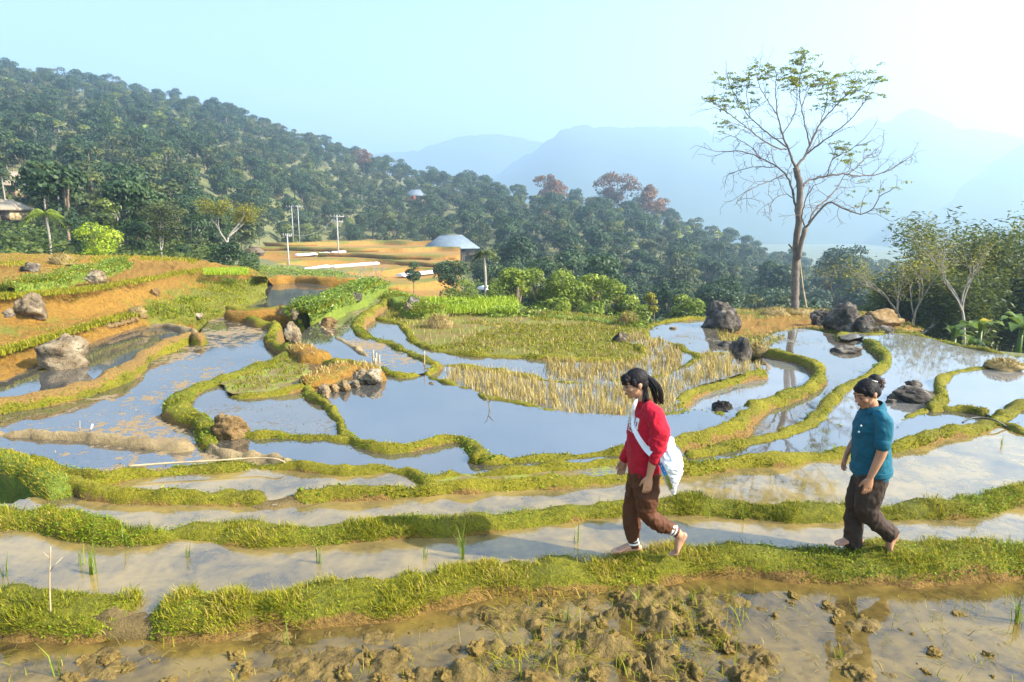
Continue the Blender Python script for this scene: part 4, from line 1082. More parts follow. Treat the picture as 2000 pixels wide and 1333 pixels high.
# the nearest 290 are trees of their own, the rest of the wood is one mass
order = np.argsort([p[1] + rgf.normal(0, 12) for p in pts])
lim = 270
own, rest = [pts[k] for k in order[:lim]], [pts[k] for k in order[lim:]]
first = {}
def place_tree(k, u, r, s, extra=''):
    me, h, leaf = VAR[k]
    x, y, z = at_land(u, r)
    zone = 'low on the left hill' if u < 520 else 'at the foot of the middle hill' if u < 950 else 'in the hazy valley behind the paddies'
    o = obj('forest_tree', me, label=f'{LEAFWORD[leaf]} leafy tree in the wood {zone}', cat='tree', group=f'{LEAFWORD[leaf]} trees {zone}', loc=(x, y, z - .2), rotz=rgf.random() * 6.28, scale=s)
    first.setdefault(k, o)
    return o
for i, (u, r) in enumerate(own):
    k = int(rgf.integers(0, 12))
    s = rgf.uniform(.42, .92) * (1 if r > 75 else .85 if r > 53 else .42)
    place_tree(k, u, r, s)
for k in range(12):
    if k not in first: place_tree(k, 300 + 40 * k, 105, .7)
fan_first = []
for i, (u, v, r) in enumerate([(230, 470, 62), (180, 320, 190), (135, 320, 180), (300, 300, 200), (325, 310, 205), (318, 345, 150), (350, 345, 150), (262, 342, 140), (395, 330, 190), (410, 332, 190), (262, 362, 128), (285, 362, 130), (640, 420, 210), (555, 400, 190), (590, 402, 200),
                               (985, 500, 120), (1000, 495, 125), (1025, 500, 118), (1310, 460, 190), (1330, 450, 195), (1350, 470, 190), (1372, 480, 190), (1390, 490, 188), (1405, 470, 195), (1420, 480, 198), (1300, 490, 170), (1325, 500, 172), (1360, 505, 175), (1385, 515, 178), (1410, 510, 180), (1250, 480, 170), (1180, 480, 165), (1240, 510, 140), (1435, 495, 190), (1345, 440, 205), (1290, 440, 200)]):
    x, y, z = at_land(u, r)
    side = 'on the left hillside' if u < 700 else 'on the nose of the middle hill'
    o = obj('fan_palm', FANP[i % 3], label=f'pale fan palm standing out of the wood {side}' if i else 'large pale fan palm behind the lime green tree', cat='palm', group=f'fan palms {side}', loc=(x, y, max(z, ony(u, v, r)[2] - 4.2)), rotz=rgf.random() * 6.28, scale=rgf.uniform(.6, .95) * (.85 if r < 150 else 1.0))
    fan_first.append(o)
for i, (u, v, r, k, s, lb) in enumerate([(1205, 440, 235, 0, 1.15, 'largest rust coloured tree on the ridge'), (1265, 440, 232, 1, 1.2, 'round rust coloured tree right of the largest one'), (1072, 440, 240, 1, 1.1, 'rust coloured tree left of the largest one, lower on the ridge'), (1090, 420, 250, 1, .9, 'small rust coloured crown above the lower rust tree'), (1290, 420, 245, 1, .7, 'small rust coloured crown behind the round one'), (1308, 462, 210, 1, .5, 'low rust coloured shrub among the fan palms'), (1060, 470, 190, 1, .45, 'red leaved shrub below the rust trees'), (715, 330, 270, 1, .8, 'brownish tree near the crest of the middle slope')]):
    x, y, z = at_land(u, r)
    obj('rust_tree', RUST[k], label=lb, cat='tree', loc=(x, y, max(z, ony(u, v, r)[2] - 3.0) + 1.2), rotz=i * 1.3, scale=s * 1.35)

# the rest of the wood: one object, instances of the trees above
def wood(points):
    rg = np.random.default_rng(3)
    P = np.array([at_land(u, r) for u, r in points])
    me = bpy.data.meshes.new('distant_wood')
    me.from_pydata([tuple(p) for p in P - [0, 0, .3]], [], [])
    n = len(P)
    big = np.array([0.62 + .0006 * r for u, r in points])
    for nm, ty, val in (('pick', 'INT', rg.integers(0, 12, n)), ('grow', 'FLOAT', rg.uniform(.55, 1.35, n) * big), ('turn', 'FLOAT', rg.random(n) * 6.28)):
        at = me.attributes.new(nm, ty, 'POINT'); at.data.foreach_set('value', np.asarray(val, np.int32 if ty == 'INT' else np.float32))
    o = obj('distant_wood', me, label='dense mixed wood covering the hill to its crest', cat='wood', kind='stuff')
    g = bpy.data.node_groups.new('wood_trees', 'GeometryNodeTree')
    g.interface.new_socket('Geometry', in_out='INPUT', socket_type='NodeSocketGeometry')
    g.interface.new_socket('Geometry', in_out='OUTPUT', socket_type='NodeSocketGeometry')
    N = g.nodes.new
    gi, go = N('NodeGroupInput'), N('NodeGroupOutput')
    j = N('GeometryNodeJoinGeometry')
    for k in range(12):
        oi = N('GeometryNodeObjectInfo'); oi.inputs['Object'].default_value = first[k]; oi.inputs['As Instance'].default_value = True
        g.links.new(oi.outputs['Geometry'], j.inputs[0])
    ip = N('GeometryNodeInstanceOnPoints'); ip.inputs['Pick Instance'].default_value = True
    def named(nm, ty):
        a = N('GeometryNodeInputNamedAttribute'); a.data_type = ty; a.inputs['Name'].default_value = nm; return a.outputs['Attribute']
    g.links.new(gi.outputs[0], ip.inputs['Points']); g.links.new(j.outputs[0], ip.inputs['Instance'])
    g.links.new(named('pick', 'INT'), ip.inputs['Instance Index'])
    cx = N('ShaderNodeCombineXYZ'); g.links.new(named('turn', 'FLOAT'), cx.inputs['Z'])
    er = N('FunctionNodeEulerToRotation'); g.links.new(cx.outputs[0], er.inputs[0]); g.links.new(er.outputs[0], ip.inputs['Rotation'])
    g.links.new(named('grow', 'FLOAT'), ip.inputs['Scale'])
    g.links.new(ip.outputs[0], go.inputs[0])
    md = o.modifiers.new('wood', 'NODES'); md.node_group = g
wood(rest)
def undergrowth():
    rg = np.random.default_rng(31); P = []
    while len(P) < 60:
        n = 4000
        a = rg.uniform(-.72, .62, n); r = 31 + 90 * rg.random(n) ** 1.4
        u = 1000 + F * 1.0154 * np.tan(a)
        fr_ = np.interp(u, HU, H_FR)
        k = ~((u > 500) & (u < 930) & (r < fr_)) & ~((u > 930) & (r < 33))
        x, y = r * np.sin(a), r * np.cos(a)
        P.append(np.stack([x, y, land(x, y)], 1)[k])
    P = np.concatenate(P)[:150000]
    clump = np.clip(.5 + fbm(P, .25, 3, 2), 0, 1.3)
    P[:, 2] += rg.random(len(P)) * (.25 + 1.1 * clump)
    v, f, t = leaves(P, np.tile([0, 0, 1.0], (len(P), 1)), .30, 33, tint=np.clip(.35 + .4 * (clump - .5) + rg.normal(0, .18, len(P)), 0, 1), lift=0, aspect=.6)
    obj('undergrowth', MB().add(v, f, 0, t).mesh('undergrowth', [M['leaf_mid']]), label='tangled undergrowth at the foot of the wood', cat='undergrowth', kind='stuff')
undergrowth()

def valley_weeds():
    rg = np.random.default_rng(35)
    n = 46000
    u = rg.uniform(455, 960, n); r = 25 + 40 * rg.random(n) ** 1.3
    x = (u - 1000) / F / 1.0154 * r; y = r
    P = np.stack([x, y, land(x, y)], 1)
    cl = np.clip(.5 + fbm(P, .5, 3, 6), 0, 1.3)
    P[:, 2] += rg.random(n) * (.05 + .35 * cl)
    v, f, t = leaves(P, np.tile([0, 0, 1.0], (n, 1)), .16, 36, tint=np.clip(.45 + .4 * (cl - .5) + rg.normal(0, .18, n), 0, 1), lift=0, aspect=.5)
    obj('valley_weeds', MB().add(v, f, 0, t).mesh('valley_weeds', [M['leaf_fresh']]), label='low weeds on the drop between the paddies and the far terraces', cat='weeds', kind='stuff')
valley_weeds()
# ------------------------------------------------------------------ the tall bare tree on the knoll
def big_tree():
    rg = np.random.default_rng(8)
    base = onz(1553, 607, -.36); Yt = base[1]
    q = lambda x, y, dy=0.0: ony(1350 + x / 2.424, 90 + y / 2.424, Yt + dy)
    root = obj('tall_tree', None, label='tall bare branched tree with sparse green tufts standing on the knoll', cat='tree', loc=base)
    off = base
    LIMBS = [
     ([(492, 1262), (493, 1130), (496, 1000), (505, 850), (515, 720), (510, 640), (495, 575)], .22, .10, 0, 0),
     ([(508, 1010), (522, 930), (541, 860)], .12, .085, -.15, -.3),
     ([(541, 860), (600, 790), (650, 742), (700, 757), (780, 795), (850, 780), (895, 715), (945, 685)], .075, .012, -.3, -1.6),
     ([(556, 838), (590, 770), (650, 720), (690, 670), (720, 620)], .06, .015, -.3, .8),
     ([(541, 860), (523, 800), (545, 720), (580, 660)], .05, .015, -.2, -.9),
     ([(518, 690), (550, 640), (590, 628), (700, 605), (780, 615), (880, 608), (960, 578), (1050, 515)], .075, .012, 0, 1.2),
     ([(740, 610), (800, 560), (830, 530), (905, 470)], .035, .008, .5, 1.5),
     ([(640, 620), (670, 540), (740, 500), (820, 440)], .035, .008, .3, -.6),
     ([(495, 575), (540, 520), (562, 470), (610, 370), (680, 290), (760, 200), (805, 125)], .085, .01, 0, .9),
     ([(560, 470), (542, 380), (522, 290), (515, 150), (545, 55)], .05, .01, .1, -.8),
     ([(550, 510), (640, 440), (720, 380), (800, 300), (845, 225)], .055, .01, .1, -1.2),
     ([(610, 370), (640, 280), (650, 190), (700, 130)], .035, .008, .4, 1.2),
     ([(522, 290), (560, 200), (610, 140)], .03, .008, -.2, -.3),
     ([(495, 575), (462, 490), (432, 420), (410, 330), (400, 240), (400, 125)], .08, .01, 0, -.7),
     ([(455, 480), (370, 420), (280, 340), (220, 250), (165, 145)], .055, .01, -.05, 1.1),
     ([(450, 490), (380, 472), (280, 400), (170, 315), (80, 252)], .05, .01, -.1, -1.3),
     ([(432, 420), (480, 340), (500, 230), (470, 115)], .035, .008, -.2, .5),
     ([(410, 330), (360, 260), (320, 180), (305, 110)], .035, .008, -.4, .9),
     ([(280, 340), (270, 280), (260, 225)], .025, .008, .5, .8),
     ([(500, 800), (482, 700), (455, 620), (405, 572), (330, 532), (240, 500), (145, 500)], .075, .012, 0, .8),
     ([(440, 608), (380, 638), (320, 660), (250, 700), (212, 745)], .04, .008, .3, -1.0),
     ([(405, 572), (290, 575), (230, 590), (180, 605)], .035, .008, .4, 1.4),
     ([(330, 532), (280, 480), (220, 440), (150, 410)], .03, .008, .5, -.2),
     ([(480, 720), (440, 702), (385, 735), (370, 800), (380, 830)], .03, .007, .1, -.8),
     ([(480, 960), (462, 940)], .05, .03, -.1, -.25),
    ]
    tr, tw = MB(), MB()
    tips = []
    for i, (P, r0, r1, d0, d1) in enumerate(LIMBS):
        n = len(P)
        W = catmull(np.array([q(x, y, d0 + (d1 - d0) * k / (n - 1)) for k, (x, y) in enumerate(P)]), .16)
        W[1:-1] += rg.normal(0, .012, (len(W) - 2, 3))
        r0 = r0 * (.6 if i == 0 else .55); r = r0 + (r1 - r0) * np.linspace(0, 1, len(W)) ** .7
        (tr if i < 2 else tw).add(*tube(W - off, r, 10 if i < 2 else 6), 0, .5)
        if i < 2 or i == len(LIMBS) - 1: continue
        L = len(W)
        for k in range(int(L * .15), L, 1):        # side twigs, forking
            if rg.random() < .28: continue
            T = W[min(k + 1, L - 1)] - W[max(k - 1, 0)]; T /= np.linalg.norm(T)
            d = T * .7 + rand_dirs(rg, 1)[0] * .9 + np.array([0, 0, .22])
            ln = rg.uniform(.25, .95)
            Q, rr = limb(rg, W[k], d, ln, max(.009, r[k] * .35), .005, 6, .8, .2)
            tw.add(*tube(Q - off, rr, 4), 0, .5)
            for j in (2, 3, 4, 5):
                if rg.random() < .3: continue
                d2 = (Q[j] - Q[j - 1]) / np.linalg.norm(Q[j] - Q[j - 1]) + rand_dirs(rg, 1)[0] * .9
                Q2, r2 = limb(rg, Q[j], d2, ln * rg.uniform(.3, .6), .006, .004, 4, .9, .1)
                tw.add(*tube(Q2 - off, r2, 3), 0, .5)
                tips.append(Q2[-1])
    obj('trunk', tr.mesh('trunk', [M['bark_big']], True), root)
    obj('branches', tw.mesh('branches', [M['bark_big']], True), root)
    cr = MB()
    spots = [(560, 60, 45), (515, 98, 38), (600, 95, 30), (405, 128, 46), (455, 135, 36), (305, 105, 26), (310, 150, 34), (165, 150, 36), (195, 182, 26), (262, 225, 44), (148, 240, 28), (90, 252, 30), (170, 292, 22), (600, 150, 30), (600, 186, 24), (722, 135, 32), (795, 160, 34), (825, 125, 20), (840, 238, 30), (790, 207, 18), (670, 185, 24), (925, 682, 40), (145, 365, 24), (765, 508, 30), (822, 752, 28), (690, 480, 20), (225, 285, 18), (490, 180, 18), (700, 255, 16)]
    TP = np.array(tips)
    for (x, y, wz) in spots:
        c = q(x, y, 0); w_ = wz / 2.424 * Yt / F * 1.5
        d = np.hypot(TP[:, 0] - c[0], (TP[:, 2] - c[2]) * 1.6)
        k = np.argsort(d)[:22]
        k = k[d[k] < w_ + .25]
        cen = np.vstack([TP[k], c + rg.normal(0, 1, (5, 3)) * [w_ * .5, w_ * .6, w_ * .12]])
        for e_ in cen:                                  # a feathery spray at each twig end
            n = 17
            az = rg.random() * 6.28; sd_ = np.array([math.cos(az), math.sin(az), -.12])
            t_ = rg.random(n)[:, None]
            P = e_ - off + sd_ * (t_ - .4) * .30 + rg.normal(0, .035, (n, 3)) * [1, 1, .5]
            V, f, t = leaves(P, np.tile([0, 0, 1.0], (n, 1)), .085, int(x + y + e_[0] * 1000) % 99991, lift=0, aspect=.45)
            cr.add(V, f, 0, t)
    n = 500                                           # the last brown pods and leaflets on the bare twigs
    P = np.array(tips)[rg.integers(0, len(tips), n)] - off
    V, f, t = leaves(P, np.tile([0, 0, 1.0], (n, 1)), .03, 77, tint=np.full(n, .02), lift=-.03, aspect=.5)
    cr.add(V, f, 1, t)
    obj('crown', cr.mesh('crown', [M['leaf_spray'], M['leaf_rust']]), root)
M['leaf_spray'] = leafy('leaf_spray', [(0, (.09, .13, .010)), (.5, (.20, .24, .016)), (1, (.38, .40, .04))], .5, .45)
M['bark_big'] = plain('big_tree_bark', (.10, .078, .062), (.20, .16, .13), 7, .9, .7, 30)
big_tree()

# ------------------------------------------------------------------ other single trees, shrubs, bamboo, banana plants
def tree_thing(name, label, base, bark, leaf, seed, h, dirs, length, r0, depth, leafn, leafsize, up=.2, group=None, spread=.75, patch=.35, flat=.6, cat='tree', shrink=.62):
    """branching tree: a trunk-and-limbs mesh and a crown of leaf sprays at the twig tips"""
    rg = np.random.default_rng(seed)
    root = obj(name, None, label=label, cat=cat, group=group, loc=base)
    tr, tips = MB(), []
    for d in dirs: branching(rg, tr, (0, 0, -.3), d, length, r0, depth, tips, 7, up, spread=spread, shrink=shrink)
    V = np.concatenate(tr.V); sc_ = h / V[:, 2].max()
    tr.V = [v * sc_ for v in tr.V]
    obj('trunk', tr.mesh('trunk', [M[bark]], True), root)
    tips = np.array(tips) * sc_
    if leafn:
        k = rg.integers(0, len(tips), leafn)
        P = tips[k] + rg.normal(0, 1, (leafn, 3)) * [patch, patch, patch * (1 - flat)]
        base_t = rg.normal(.5, .2, len(tips))
        Vv, f, t = leaves(P, np.tile([0, 0, 1.0], (leafn, 1)), leafsize, seed + 1, tint=np.clip(base_t[k] + rg.normal(0, .15, leafn), 0, 1), lift=0, aspect=.5)
        cr = MB().add(Vv, f, 0, t)
        obj('crown', cr.mesh('crown', [M[leaf]]), root)
    return root
def gp(u, v, r): return ony(u, v, r)
tree_thing('flame_tree', 'pale trunked tree with flat yellow green crown behind the far paddies', gp(432, 528, 46), 'bark_pale', 'leaf_yellow', 21, 4.6, [(.05, 0, 1)], 1.9, .09, 3, 5000, .12, .25, spread=.8, patch=.3)
tree_thing('slender_tree', 'slender pale trunked tree left of the flat crowned tree', gp(322, 508, 46), 'bark_pale', 'leaf_olive', 22, 3.7, [(0, 0, 1)], 1.9, .06, 3, 4500, .13, .3, spread=.6)
tree_thing('small_umbrella_tree', 'small leaning tree with flat yellowish sprays right of the tall tree', gp(1632, 596, 30), 'bark', 'leaf_yellow', 25, 1.75, [(.5, 0, 1), (-.2, .2, 1)], 1.0, .035, 3, 700, .085, .15, spread=.8)
tree_thing('white_stemmed_tree', 'white stemmed tree with thin upright branches in front of the bamboo', gp(1884, 662, 22), 'bark_pale', 'leaf_yellow', 31, 3.9, [(.05, 0, 1)], 1.6, .055, 4, 1100, .07, .35, spread=.55, patch=.2)
tree_thing('forked_white_tree', 'forked pale tree with yellow green sprays left of the bamboo', gp(1782, 640, 24), 'bark_pale', 'leaf_yellow', 33, 3.0, [(-.1, 0, 1), (-.55, .1, .9), (.7, .1, .6)], 1.1, .036, 3, 2600, .085, .15, spread=.7)
for i, (u, v, r, h) in enumerate([(700, 562, 44, 1.9), (735, 555, 46, 1.6), (545, 560, 60, 2.0)]):
    tree_thing('bare_shrub', ['leafless grey shrub behind the weedy bank', 'smaller leafless shrub beside the other one on the terraces', 'leafless thin shrub by the plastic covers'][i], gp(u, v, r), 'bark_pale', 'leaf_olive', 50 + i, h, [(-.3, 0, 1), (.3, .1, 1), (0, 0, 1)], .9, .03, 3, 0, .1, .2, cat='shrub')
def lobed_tree(name, label, base, h, cw, ch, leaf, seed, n, size, nl=12, bark='bark', cat='tree', group=None):
    rg = np.random.default_rng(seed)
    root = obj(name, None, label=label, cat=cat, group=group, loc=base)
    L = lobes_for(rg, h, cw, ch, nl)
    tr = MB()
    P = catmull([(0, 0, -1.2), (rg.normal(0, .05), 0, h * .4), (0, 0, h * .85)], h / 6)
    tr.add(*tube(P, np.linspace(.028 * h, .008 * h, len(P)), 6), 0, .5)
    for l in L: tr.add(*tube(np.array([[0, 0, max(.05, h - ch)], [l[0] * .5, l[1] * .5, (h - ch + l[2]) / 2], l[:3]]), [.014 * h, .009 * h, .003 * h], 4), 0, .5)
    obj('trunk', tr.mesh('trunk', [M[bark]]), root)
    V, f, t = crown(rg, L, n, size)
    obj('crown', MB().add(V, f, 0, t).mesh('crown', [M[leaf]]), root)
    return root
lobed_tree('lime_tree', 'bright lime green rounded tree above the ochre terraces', gp(193, 509, 33), 1.75, 2.15, 1.65, 'leaf_lime', 61, 4200, .085, 15)
lobed_tree('dark_shrub', 'dark conical shrub on the ochre terraces below the metal roof', gp(808, 556, 46), 1.6, 1.3, 1.5, 'leaf_deep', 62, 1800, .12, 9, cat='shrub')
lobed_tree('dark_shrub', 'broad dark shrub in front of the metal roofed house', gp(890, 572, 44), 2.0, 3.0, 1.7, 'leaf_deep', 63, 3000, .13, 12, cat='shrub')
for i, (u, v, r, h, cwid, lb) in enumerate([
  (1010, 622, 31, 2.35, 1.7, 'leafy green shrub leftmost of the thicket behind the fallow field'), (1060, 622, 33, 2.75, 2.0, 'tall leafy green shrub in the thicket, second from its left end'),
  (1112, 622, 32, 2.55, 2.0, 'bushy yellow green shrub in the middle of the thicket'), (1160, 624, 33, 2.5, 1.9, 'yellow green shrub right of the middle of the thicket'),
  (1204, 628, 31, 1.9, 1.5, 'lower shrub at the right end of the thicket'), (1085, 626, 29.5, 1.2, 1.5, 'low bright bush in front of the thicket'), (1150, 630, 29, .9, 1.3, 'low spreading bush at the field edge before the thicket'),
  (960, 612, 34, 1.5, 2.0, 'dark bush left of the thicket beside the thin palm'), (1245, 634, 32, 1.2, 1.6, 'low bush between the thicket and the sapling'), (1330, 622, 33, 1.0, 1.8, 'low bush behind the speckled pond'), (910, 604, 38, 1.6, 2.4, 'bush below the metal roofed house')]):
    lobed_tree('leafy_shrub', lb, gp(u, v + 14, r), h + .3, cwid * 1.15, h * .98, 'leaf_fresh', 70 + i, 3000, .12, 16, cat='shrub', group='thicket of shrubs behind the fallow field')
lobed_tree('sapling', 'small yellow green sapling right of the thicket', gp(1276, 632, 31), 1.5, .9, 1.0, 'leaf_yellow', 81, 700, .10, 6)
lobed_tree('round_tree', 'dark round tree between the sapling and the tin shed', gp(1320, 618, 48), 1.7, 2.2, 1.3, 'leaf_deep', 82, 2400, .14, 12)
lobed_tree('round_tree', 'dark spreading tree behind the black boulder', gp(1412, 622, 58), 3.6, 5.2, 3.0, 'leaf_deep', 83, 4000, .2, 16)
lobed_tree('tall_dome_tree', 'hazy dome crowned tree rising over the valley right of the tall tree', gp(1645, 600, 95), 8.2, 9.0, 6.0, 'leaf_deep', 84, 5000, .36, 18)
lobed_tree('round_tree', 'broad hazy tree left of the trunk of the tall tree', gp(1500, 600, 90), 6.0, 7.5, 5.0, 'leaf_deep', 85, 4000, .36, 16)
# palms
for i, (u, v0, v1, r, lb, lf, L) in enumerate([(88, 330, 425, 70, 'slim palm with yellowish tuft, left one of the pair on the hill', 'leaf_yellow', 1.5), (116, 345, 432, 68, 'slim palm with yellowish tuft, right one of the pair on the hill', 'leaf_yellow', 1.5), (12, 345, 430, 72, 'slim palm beside the thatched house', 'leaf_olive', 1.5), (97, 420, 508, 42, 'palm with wide drooping fronds behind the upper terrace', 'leaf_fresh', 1.5), (943, 495, 598, 36, 'thin stemmed palm standing left of the thicket', 'leaf_olive', .65)]):
    b = gp(u, v1, r); h = (v1 - v0) * r / F
    root = obj('slim_palm', None, label=lb, cat='palm', loc=b)
    tm, cm = feather_palm(120 + i, h, 12, L, lf)
    obj('trunk', tm, root); obj('crown', cm, root)
# bamboo
def bamboo(label, base, h, n, seed, spread=.9, leafn=4200):
    rg = np.random.default_rng(seed)
    root = obj('bamboo_clump', None, label=label, cat='bamboo', loc=base)
    cu, tips = MB(), []
    for k in range(n):
        a = rg.random() * 6.28; hh = h * rg.uniform(.55, 1.08); o_ = rg.random() * .7
        t = np.linspace(0, 1, 9)[:, None]
        d = np.array([math.cos(a), math.sin(a), 0])
        P = d * o_ + np.array([0, 0, 1]) * hh * (t - .16 * t ** 4) + d * spread * hh * .42 * t ** 2.4 + np.array([0, 0, -1.2]) * (1 - t)
        cu.add(*tube(P, np.linspace(.03, .006, 9), 5), 0, .5)
        for q in P[3:]: tips.append((q, d))
    obj('culms', cu.mesh('culms', [M['bamboo_culm']], True), root)
    k = rg.integers(0, len(tips), leafn)
    c = np.array([tips[i][0] for i in k]) + rg.normal(0, .26, (leafn, 3))
    base_t = rg.normal(.5, .2, len(tips))
    Nn = rg.normal(0, .5, (leafn, 3)) + [0, 0, .5]
    V, f, t = leaves(c, Nn / np.linalg.norm(Nn, axis=1)[:, None], .2, seed + 2, tint=np.clip(base_t[k] + rg.normal(0, .18, leafn), 0, 1), lift=0, aspect=.28)
    obj('foliage', MB().add(V, f, 0, t).mesh('foliage', [M['leaf_bamboo']]), root)
M['bamboo_culm'] = plain('bamboo_culm', (.12, .13, .04), (.26, .25, .10), 3, .6)
for i, (u, v, r, h, n, lb) in enumerate([(1838, 668, 27, 4.2, 36, 'dense bamboo clump behind the forked pale tree'), (1905, 672, 28, 4.6, 40, 'tallest feathery bamboo clump behind the white stemmed tree'), (1960, 676, 26, 4.0, 40, 'yellowish bamboo clump right of the tallest one'), (2035, 690, 25, 4.0, 40, 'dark bamboo clump cut by the right edge of the picture'), (1770, 655, 28, 2.4, 30, 'low dark bamboo clump behind the knoll rocks'), (2130, 700, 25, 4.2, 34, 'bamboo clump outside the right edge'), (1880, 670, 24, 2.3, 30, 'low bushy bamboo between the clumps')][:7]):
    if i == 5: continue
    bamboo(lb, gp(u, v, r), h * 1.22, n, 140 + i, .85, 15000)
for i, (u, v, r, h, cwid) in enumerate(((1745, 662, 33, 2.6, 4), (1815, 670, 32, 3.4, 4.5), (1890, 676, 33, 4.2, 5), (1965, 680, 31, 4.0, 5), (2040, 690, 30, 4.2, 5))):
    lobed_tree('dark_tree', ['dark undergrowth tree right behind the knoll boulders', 'dark tree behind the forked pale tree', 'dark tree filling the gap behind the tallest bamboo', 'dark tree behind the yellowish bamboo', 'dark tree behind the bamboo at the right edge'][i], gp(u, v, r), h, cwid, h * .95, 'leaf_bamboo', 180 + i, 5000, .2, 16)
# banana plants
M['banana'] = leafy('banana_leaf', [(0, (.045, .08, .012)), (.5, (.09, .15, .018)), (.85, (.17, .24, .035)), (1, (.50, .38, .02))], .4, .35)
def banana(label, base, n, L, seed, tint=None):
    rg = np.random.default_rng(seed)
    root = obj('banana_plant', None, label=label, cat='plant', loc=base)
    st = MB().add(*tube(np.array([[0, 0, -.8], [0, 0, L * .35]]), [.09, .06], 7), 0, .5)
    obj('stem', st.mesh('stem', [M['banana']], True), root)
    for k in range(n):
        a = 6.28 * k / n + rg.normal(0, .25); el = rg.uniform(.5, 1.25); l = L * rg.uniform(.75, 1.1)
        hd = np.array([math.cos(a), math.sin(a), 0]); sd = np.array([-math.sin(a), math.cos(a), 0])
        t = np.linspace(0, 1, 10)
        mid = np.array([0, 0, L * .3]) + hd * (l * t * math.cos(el))[:, None] + np.array([0, 0, 1]) * (l * (math.sin(el) * t - .55 * t ** 2.2))[:, None]
        w_ = l * .15 * np.sin(np.pi * np.clip(t * .92 + .06, 0, 1)) ** .7 * (1 + .12 * rg.normal(size=10))
        V = np.concatenate([np.stack([m + sd * w__ + [0, 0, w__ * .35], m, m - sd * w__ + [0, 0, w__ * .35]]) for m, w__ in zip(mid, w_)])
        obj('leaf', MB().add(V, grid_faces(10, 3), 0, float(np.clip(rg.normal(.5, .2), 0, .82)) if tint is None or k else tint).mesh('leaf', [M['banana']]), root)
banana('banana plant with one yellow leaf below the white stemmed tree', gp(1912, 672, 20), 8, 1.15, 161, 1.0)
banana('low banana plant spreading behind the far bank of the white pond', gp(1862, 676, 19), 7, .8, 162)
banana('banana plant with drooping leaves at the right edge', gp(1992, 668, 19), 8, 1.1, 163)
banana('young banana plant between the low one and the yellow leafed one', gp(1893, 688, 17.5), 6, .6, 164)
# ------------------------------------------------------------------ the two women
from mathutils.bvhtree import BVHTree
def fabric(name, c1, c2, scale=30, rough=.85, sheen=.2, bump=.25):
    t = NT(name)
    f = t.math('ADD', t.math('MULTIPLY', t.noise(5, 4), .6), t.math('MULTIPLY', t.noise(scale * 6, 2), .4))
    t.set(col=t.ramp(f, [(.35, c1), (.65, c2)]), rough=rough, spec=.25)
    t.b.inputs['Sheen Weight'].default_value = sheen
    t.bump(t.math('ADD', t.noise(scale * 12, 2), t.noise(scale, 4, .6)), bump, .004)
    return t.m
def skin_mat(name, c1, c2):
    t = NT(name)
    f = t.math('ADD', t.math('MULTIPLY', t.noise(14, 4), .65), t.math('MULTIPLY', t.noise(90, 3), .35))
    t.set(col=t.ramp(f, [(.35, c1), (.65, c2)]), rough=.5, spec=.4)
    t.b.inputs['Subsurface Weight'].default_value = .12
    t.b.inputs['Subsurface Radius'].default_value = (.02, .008, .004)
    t.b.inputs['Subsurface Scale'].default_value = .5
    t.bump(t.noise(160, 3), .15, .002)
    return t.m
M['skin'] = skin_mat('skin', (.37, .185, .10), (.47, .255, .15))
M['skin2'] = skin_mat('skin_tanned', (.33, .16, .085), (.43, .22, .12))
_h = NT('black_hair').set(col=(.012, .010, .011), rough=.55, spec=.12); _h.bump(_h.noise(140, 3), .6, .004); M['hair'] = _h.m
M['hair_curl'] = NT('brown_curls').set(col=(.10, .045, .03), rough=.5, spec=.4).m
M['red'] = fabric('red_sweatshirt', (.36, .003, .016), (.46, .005, .024), 30, .85, .05)
M['teal'] = fabric('teal_polo', (.003, .075, .115), (.005, .105, .155), 30, .8, .03)
M['brown'] = fabric('brown_trousers', (.062, .020, .007), (.10, .034, .011), 25, .7, .0)
M['dark'] = fabric('dark_trousers', (.030, .018, .012), (.052, .033, .022), 25, .75, .0)
M['white'] = plain('white_knit', (.68, .66, .60), (.78, .76, .70), 30, .9)
M['sack'] = plain('white_sack', (.70, .71, .72), (.80, .81, .82), 9, .5, .5, 26, .01)
M['blue_print'] = plain('blue_print', (.015, .13, .42), (.05, .33, .58), 18, .5)
M['green_print'] = plain('green_print', (.25, .36, .03), (.42, .45, .08), 20, .5)
M['maroon_print'] = plain('maroon_print', (.16, .02, .03), (.22, .03, .04), 20, .5)
M['mouth'] = NT('lips').set(col=(.22, .07, .06), rough=.45).m
M['eye_white'] = NT('eye_white').set(col=(.30, .24, .20), rough=.3).m
M['eye_dark'] = NT('eye_dark').set(col=(.012, .008, .006), rough=.15).m

